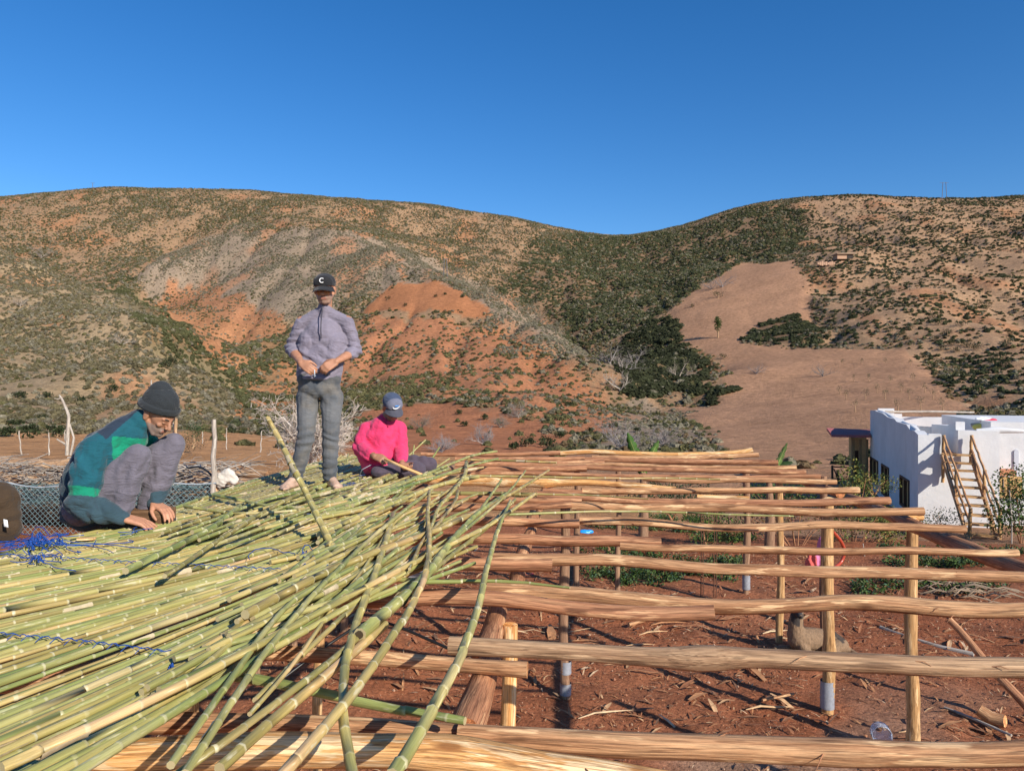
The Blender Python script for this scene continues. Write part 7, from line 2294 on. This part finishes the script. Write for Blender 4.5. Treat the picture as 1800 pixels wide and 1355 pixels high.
crown_bush(340, 778, .42, .85, 'small dense green tree left of the white stake', None, 1, n=900, leaf=.05, name='small_tree', cat='tree', trunk=False, hz=26, cols=((.04, .07, .03), (.06, .09, .035)))
crown_bush(320, 795, .9, .6, 'brownish low thicket beside the rough trunk', None, 2, n=900, leaf=.07, hz=25, cols=((.12, .08, .05), (.08, .07, .035), (.15, .10, .06)))
crown_bush(1262, 594, 1.3, 5.2, 'slender green tree on the upper part of the field', None, 3, n=700, leaf=.5, name='slender_tree', cat='tree', trunk=True, cols=((.06, .08, .025), (.08, .10, .03)))
DK_ = ((.03, .04, .016), (.045, .055, .022), (.022, .03, .012))
spots = [(681, 528, 1.6), (712, 540, 1.1), (766, 523, .9), (782, 519, .9), (795, 505, 1.3), (812, 524, .8), (692, 497, 1.0), (718, 493, .9),
         (1262, 524, 3.6), (1198, 519, .9), (1190, 533, 1.2), (1217, 540, 1.4), (1272, 632, 1.8), (1457, 594, 1.3),
         (852, 738, .8), (806, 729, .8), (962, 788, 1.0), (984, 770, .8), (926, 785, .9), (700, 712, .9), (722, 712, .8), (1037, 762, .8), (1000, 715, .9), (816, 750, .7), (903, 790, .5), (1120, 760, .7), (1078, 752, .8), (1148, 752, .7),
         (26, 754, .8), (36, 703, .9), (84, 700, .8), (100, 768, .7), (50, 770, .7), (140, 708, .9), (198, 690, 1.0), (303, 642, 1.3), (292, 648, 1.2), (74, 742, .7), (10, 768, .6),
         (1485, 586, 1.6), (1530, 545, 1.8), (1566, 583, 1.7), (1583, 593, 1.8), (1600, 580, 1.7), (1640, 560, 2.2), (1650, 573, 2), (1665, 590, 1.8), (1690, 575, 2.0), (1720, 540, 2.2), (1735, 545, 2.2), (1766, 493, 2.4), (1772, 525, 2.2), (1700, 545, 2.0),
         (1690, 610, 1.6), (1705, 613, 1.6), (1718, 617, 1.8), (1766, 613, 1.9), (1780, 594, 1.8), (1773, 605, 1.6), (1760, 633, 2.2), (1745, 640, 1.8), (1766, 645, 1.7), (1671, 609, 1.4), (1645, 600, 1.3), (1625, 630, 1.3), (1640, 650, 1.5), (1650, 640, 1.5), (1722, 692, 1.8), (1748, 680, 1.3), (1680, 620, 1.5), (1655, 617, 1.3), (1700, 500, 2.0), (1620, 500, 1.9), (1580, 495, 1.9), (1660, 480, 2.0),
         (1640, 415, 3.0), (1490, 420, 2.5), (1440, 500, 2.0), (1465, 505, 1.9), (1505, 515, 1.9), (1540, 520, 1.8), (1560, 510, 1.8), (1430, 540, 2.0), (1460, 560, 1.8), (1500, 560, 1.6), (1520, 575, 1.6)]
for i, (px, py, r) in enumerate(spots):
    where = ('on the upper ploughed orange field' if py < 550 and px < 850 else 'on the left slope behind the crouching man' if px < 320 else 'on the lower orange slope behind the seated man' if px < 830 else 'on the orange slope above the far log rows' if px < 1160
             else 'on the pinkish bare field' if px < 1290 else 'high on the right hill' if py < 512 else 'on the right hill just above the white house' if py > 625 else 'near the right edge of the hill' if px > 1690 else 'on the right hill beside the bare field')
    crown_bush(px, py, r * .8, r * 1.0, 'dark rounded shrub ' + where, 'dark rounded shrubs on the hillsides', 100 + i, cols=DK_, leaf=.16 + .06 * r, n=260)
# young trees planted on the right field
k = 0
for row, (yy, xs) in enumerate(((612, (1475, 1508, 1550, 1603)), (640, (1480, 1514, 1556, 1600)), (672, (1500, 1527, 1565, 1604)), (690, (1476, 1542, 1584, 1626)), (702, (1487, 1521, 1556, 1598, 1640)), (722, (1503, 1578, 1618, 1657)))):
    for x_ in xs:
        crown_bush(x_, yy + (x_ % 7) - 2, .42 + .06 * (row), .95 + .1 * row, 'small grey green sapling in the %s planted row on the pinkish field' % ('top', 'second', 'third', 'fourth', 'fifth', 'lowest')[row], 'young trees planted in rows on the field', 300 + k, cols=((.11, .11, .06), (.08, .085, .045)), leaf=.14, n=120, name='sapling', cat='sapling', trunk=True); k += 1
def pylon(px, ytop, ybot, lab, n=2, gap=.9):
    Y = None; x, y = hit(px, ybot, 60); b = Vector((x, y, gz(x, y))); h = (ybot - ytop) / F * y
    root = empty('pylon', b); tag(root, lab, 'pylon', 'power line poles on the ridges')
    for i in range(n):
        m = MB(); m.tube([((i - (n - 1) / 2) * gap * 1.7, 0, -1), ((i - (n - 1) / 2) * gap, 0, h)], .16, 6, c=(.14, .13, .13)); m.build('pole', MAT['paint'], parent=root)
    m = MB(); m.bar((-gap * 1.5, 0, h * .97), (gap * 1.5, 0, h * .97), .12, .12, c=(.14, .13, .13)); m.build('crossbar', MAT['paint'], parent=root, smooth=False)
pylon(1660, 321, 352, 'twin poled power pylon on the right skyline', gap=1.6)
pylon(783, 455, 487, 'thin wooden power pole on the shoulder of the middle hill', n=2, gap=.8)
pylon(163, 322, 333, 'small power pole on the left skyline', n=1)
def hut():
    x, y = hit(1482, 457, 100); s = y / F; root = empty('stone_hut', (x, y, gz(x, y))); tag(root, 'low flat roofed stone hut high on the right hill', 'hut')
    m = MB(); m.box(-2 * s, 0, 4 * s, 24 * s, 18 * s, 8 * s, c=(.45, .27, .17)); m.build('wall', MAT['paint'], parent=root, smooth=False)
    m = MB(); m.box(0, -s, 9 * s, 32 * s, 24 * s, 1.6 * s, c=(.40, .27, .18)); m.build('roof', MAT['paint'], parent=root, smooth=False)
    m = MB(); m.box(8 * s, -8.6 * s, 4 * s, 10 * s, 2 * s, 6.5 * s, c=(.03, .02, .015)); m.build('door', MAT['paint'], parent=root, smooth=False)
    x, y = hit(1462, 466, 100); root = empty('terrace_wall', (x, y, gz(x, y))); tag(root, 'ruined dry stone terrace wall below the stone hut', 'wall'); m = MB()
    for i in range(14): m.box((i - 7) * 3.4 * s, 0, 2 * s, 3.3 * s, 4 * s, (4 + (i * 7 % 5)) * s, rz=.1 * (i % 3), c=(.42, .25, .16))
    o = m.build('stones', MAT['paint'], parent=root, smooth=False); o['kind'] = 'stuff'
hut()
# iron railing of the porch
def railing():
    b = WD(1463, 850, 30); root = empty('iron_railing', b); tag(root, 'dark iron railing before the house porch', 'railing'); Q = lambda a, c: WD(a, c, 30) - b
    for nm, p0, p1, r in (('post', (1463, 818), (1463, 850), .07), ('post', (1472, 826), (1474, 850), .07), ('rail', (1463, 820), (1497, 822), .05), ('rail', (1463, 841), (1497, 843), .05), ('brace', (1466, 824), (1473, 842), .04)):
        m = MB(); m.bar(Q(*p0), Q(*p1), r, r); m.build(nm, MAT['frame_brown'], parent=root, smooth=False)
railing()
# heap of dry stalks in the right garden bed
rr = random.Random(31); m = MB(); c = W(1688, 1048, .05)
for i in range(60):
    p = c + Vector((rr.gauss(0, .28), rr.gauss(0, .25), rr.uniform(0, .12))); a = rr.uniform(-.6, .9); L = rr.uniform(.15, .5)
    m.tube([p, p + Vector((cos(a) * L * .5, sin(a) * L * .3, .05)), p + Vector((cos(a) * L, sin(a) * L * .6, 0))], rr.uniform(.005, .013), 5, caps=False, c=(.62, .52, .42))
o = m.build('dry_stalks', MAT['dead']); tag(o, 'heap of pale dry stalks on the right garden bed', None, None, 'stuff')
print('objects', len(bpy.data.objects), 'tris', sum(sum(len(p.vertices) - 2 for p in me.polygons) for me in bpy.data.meshes))
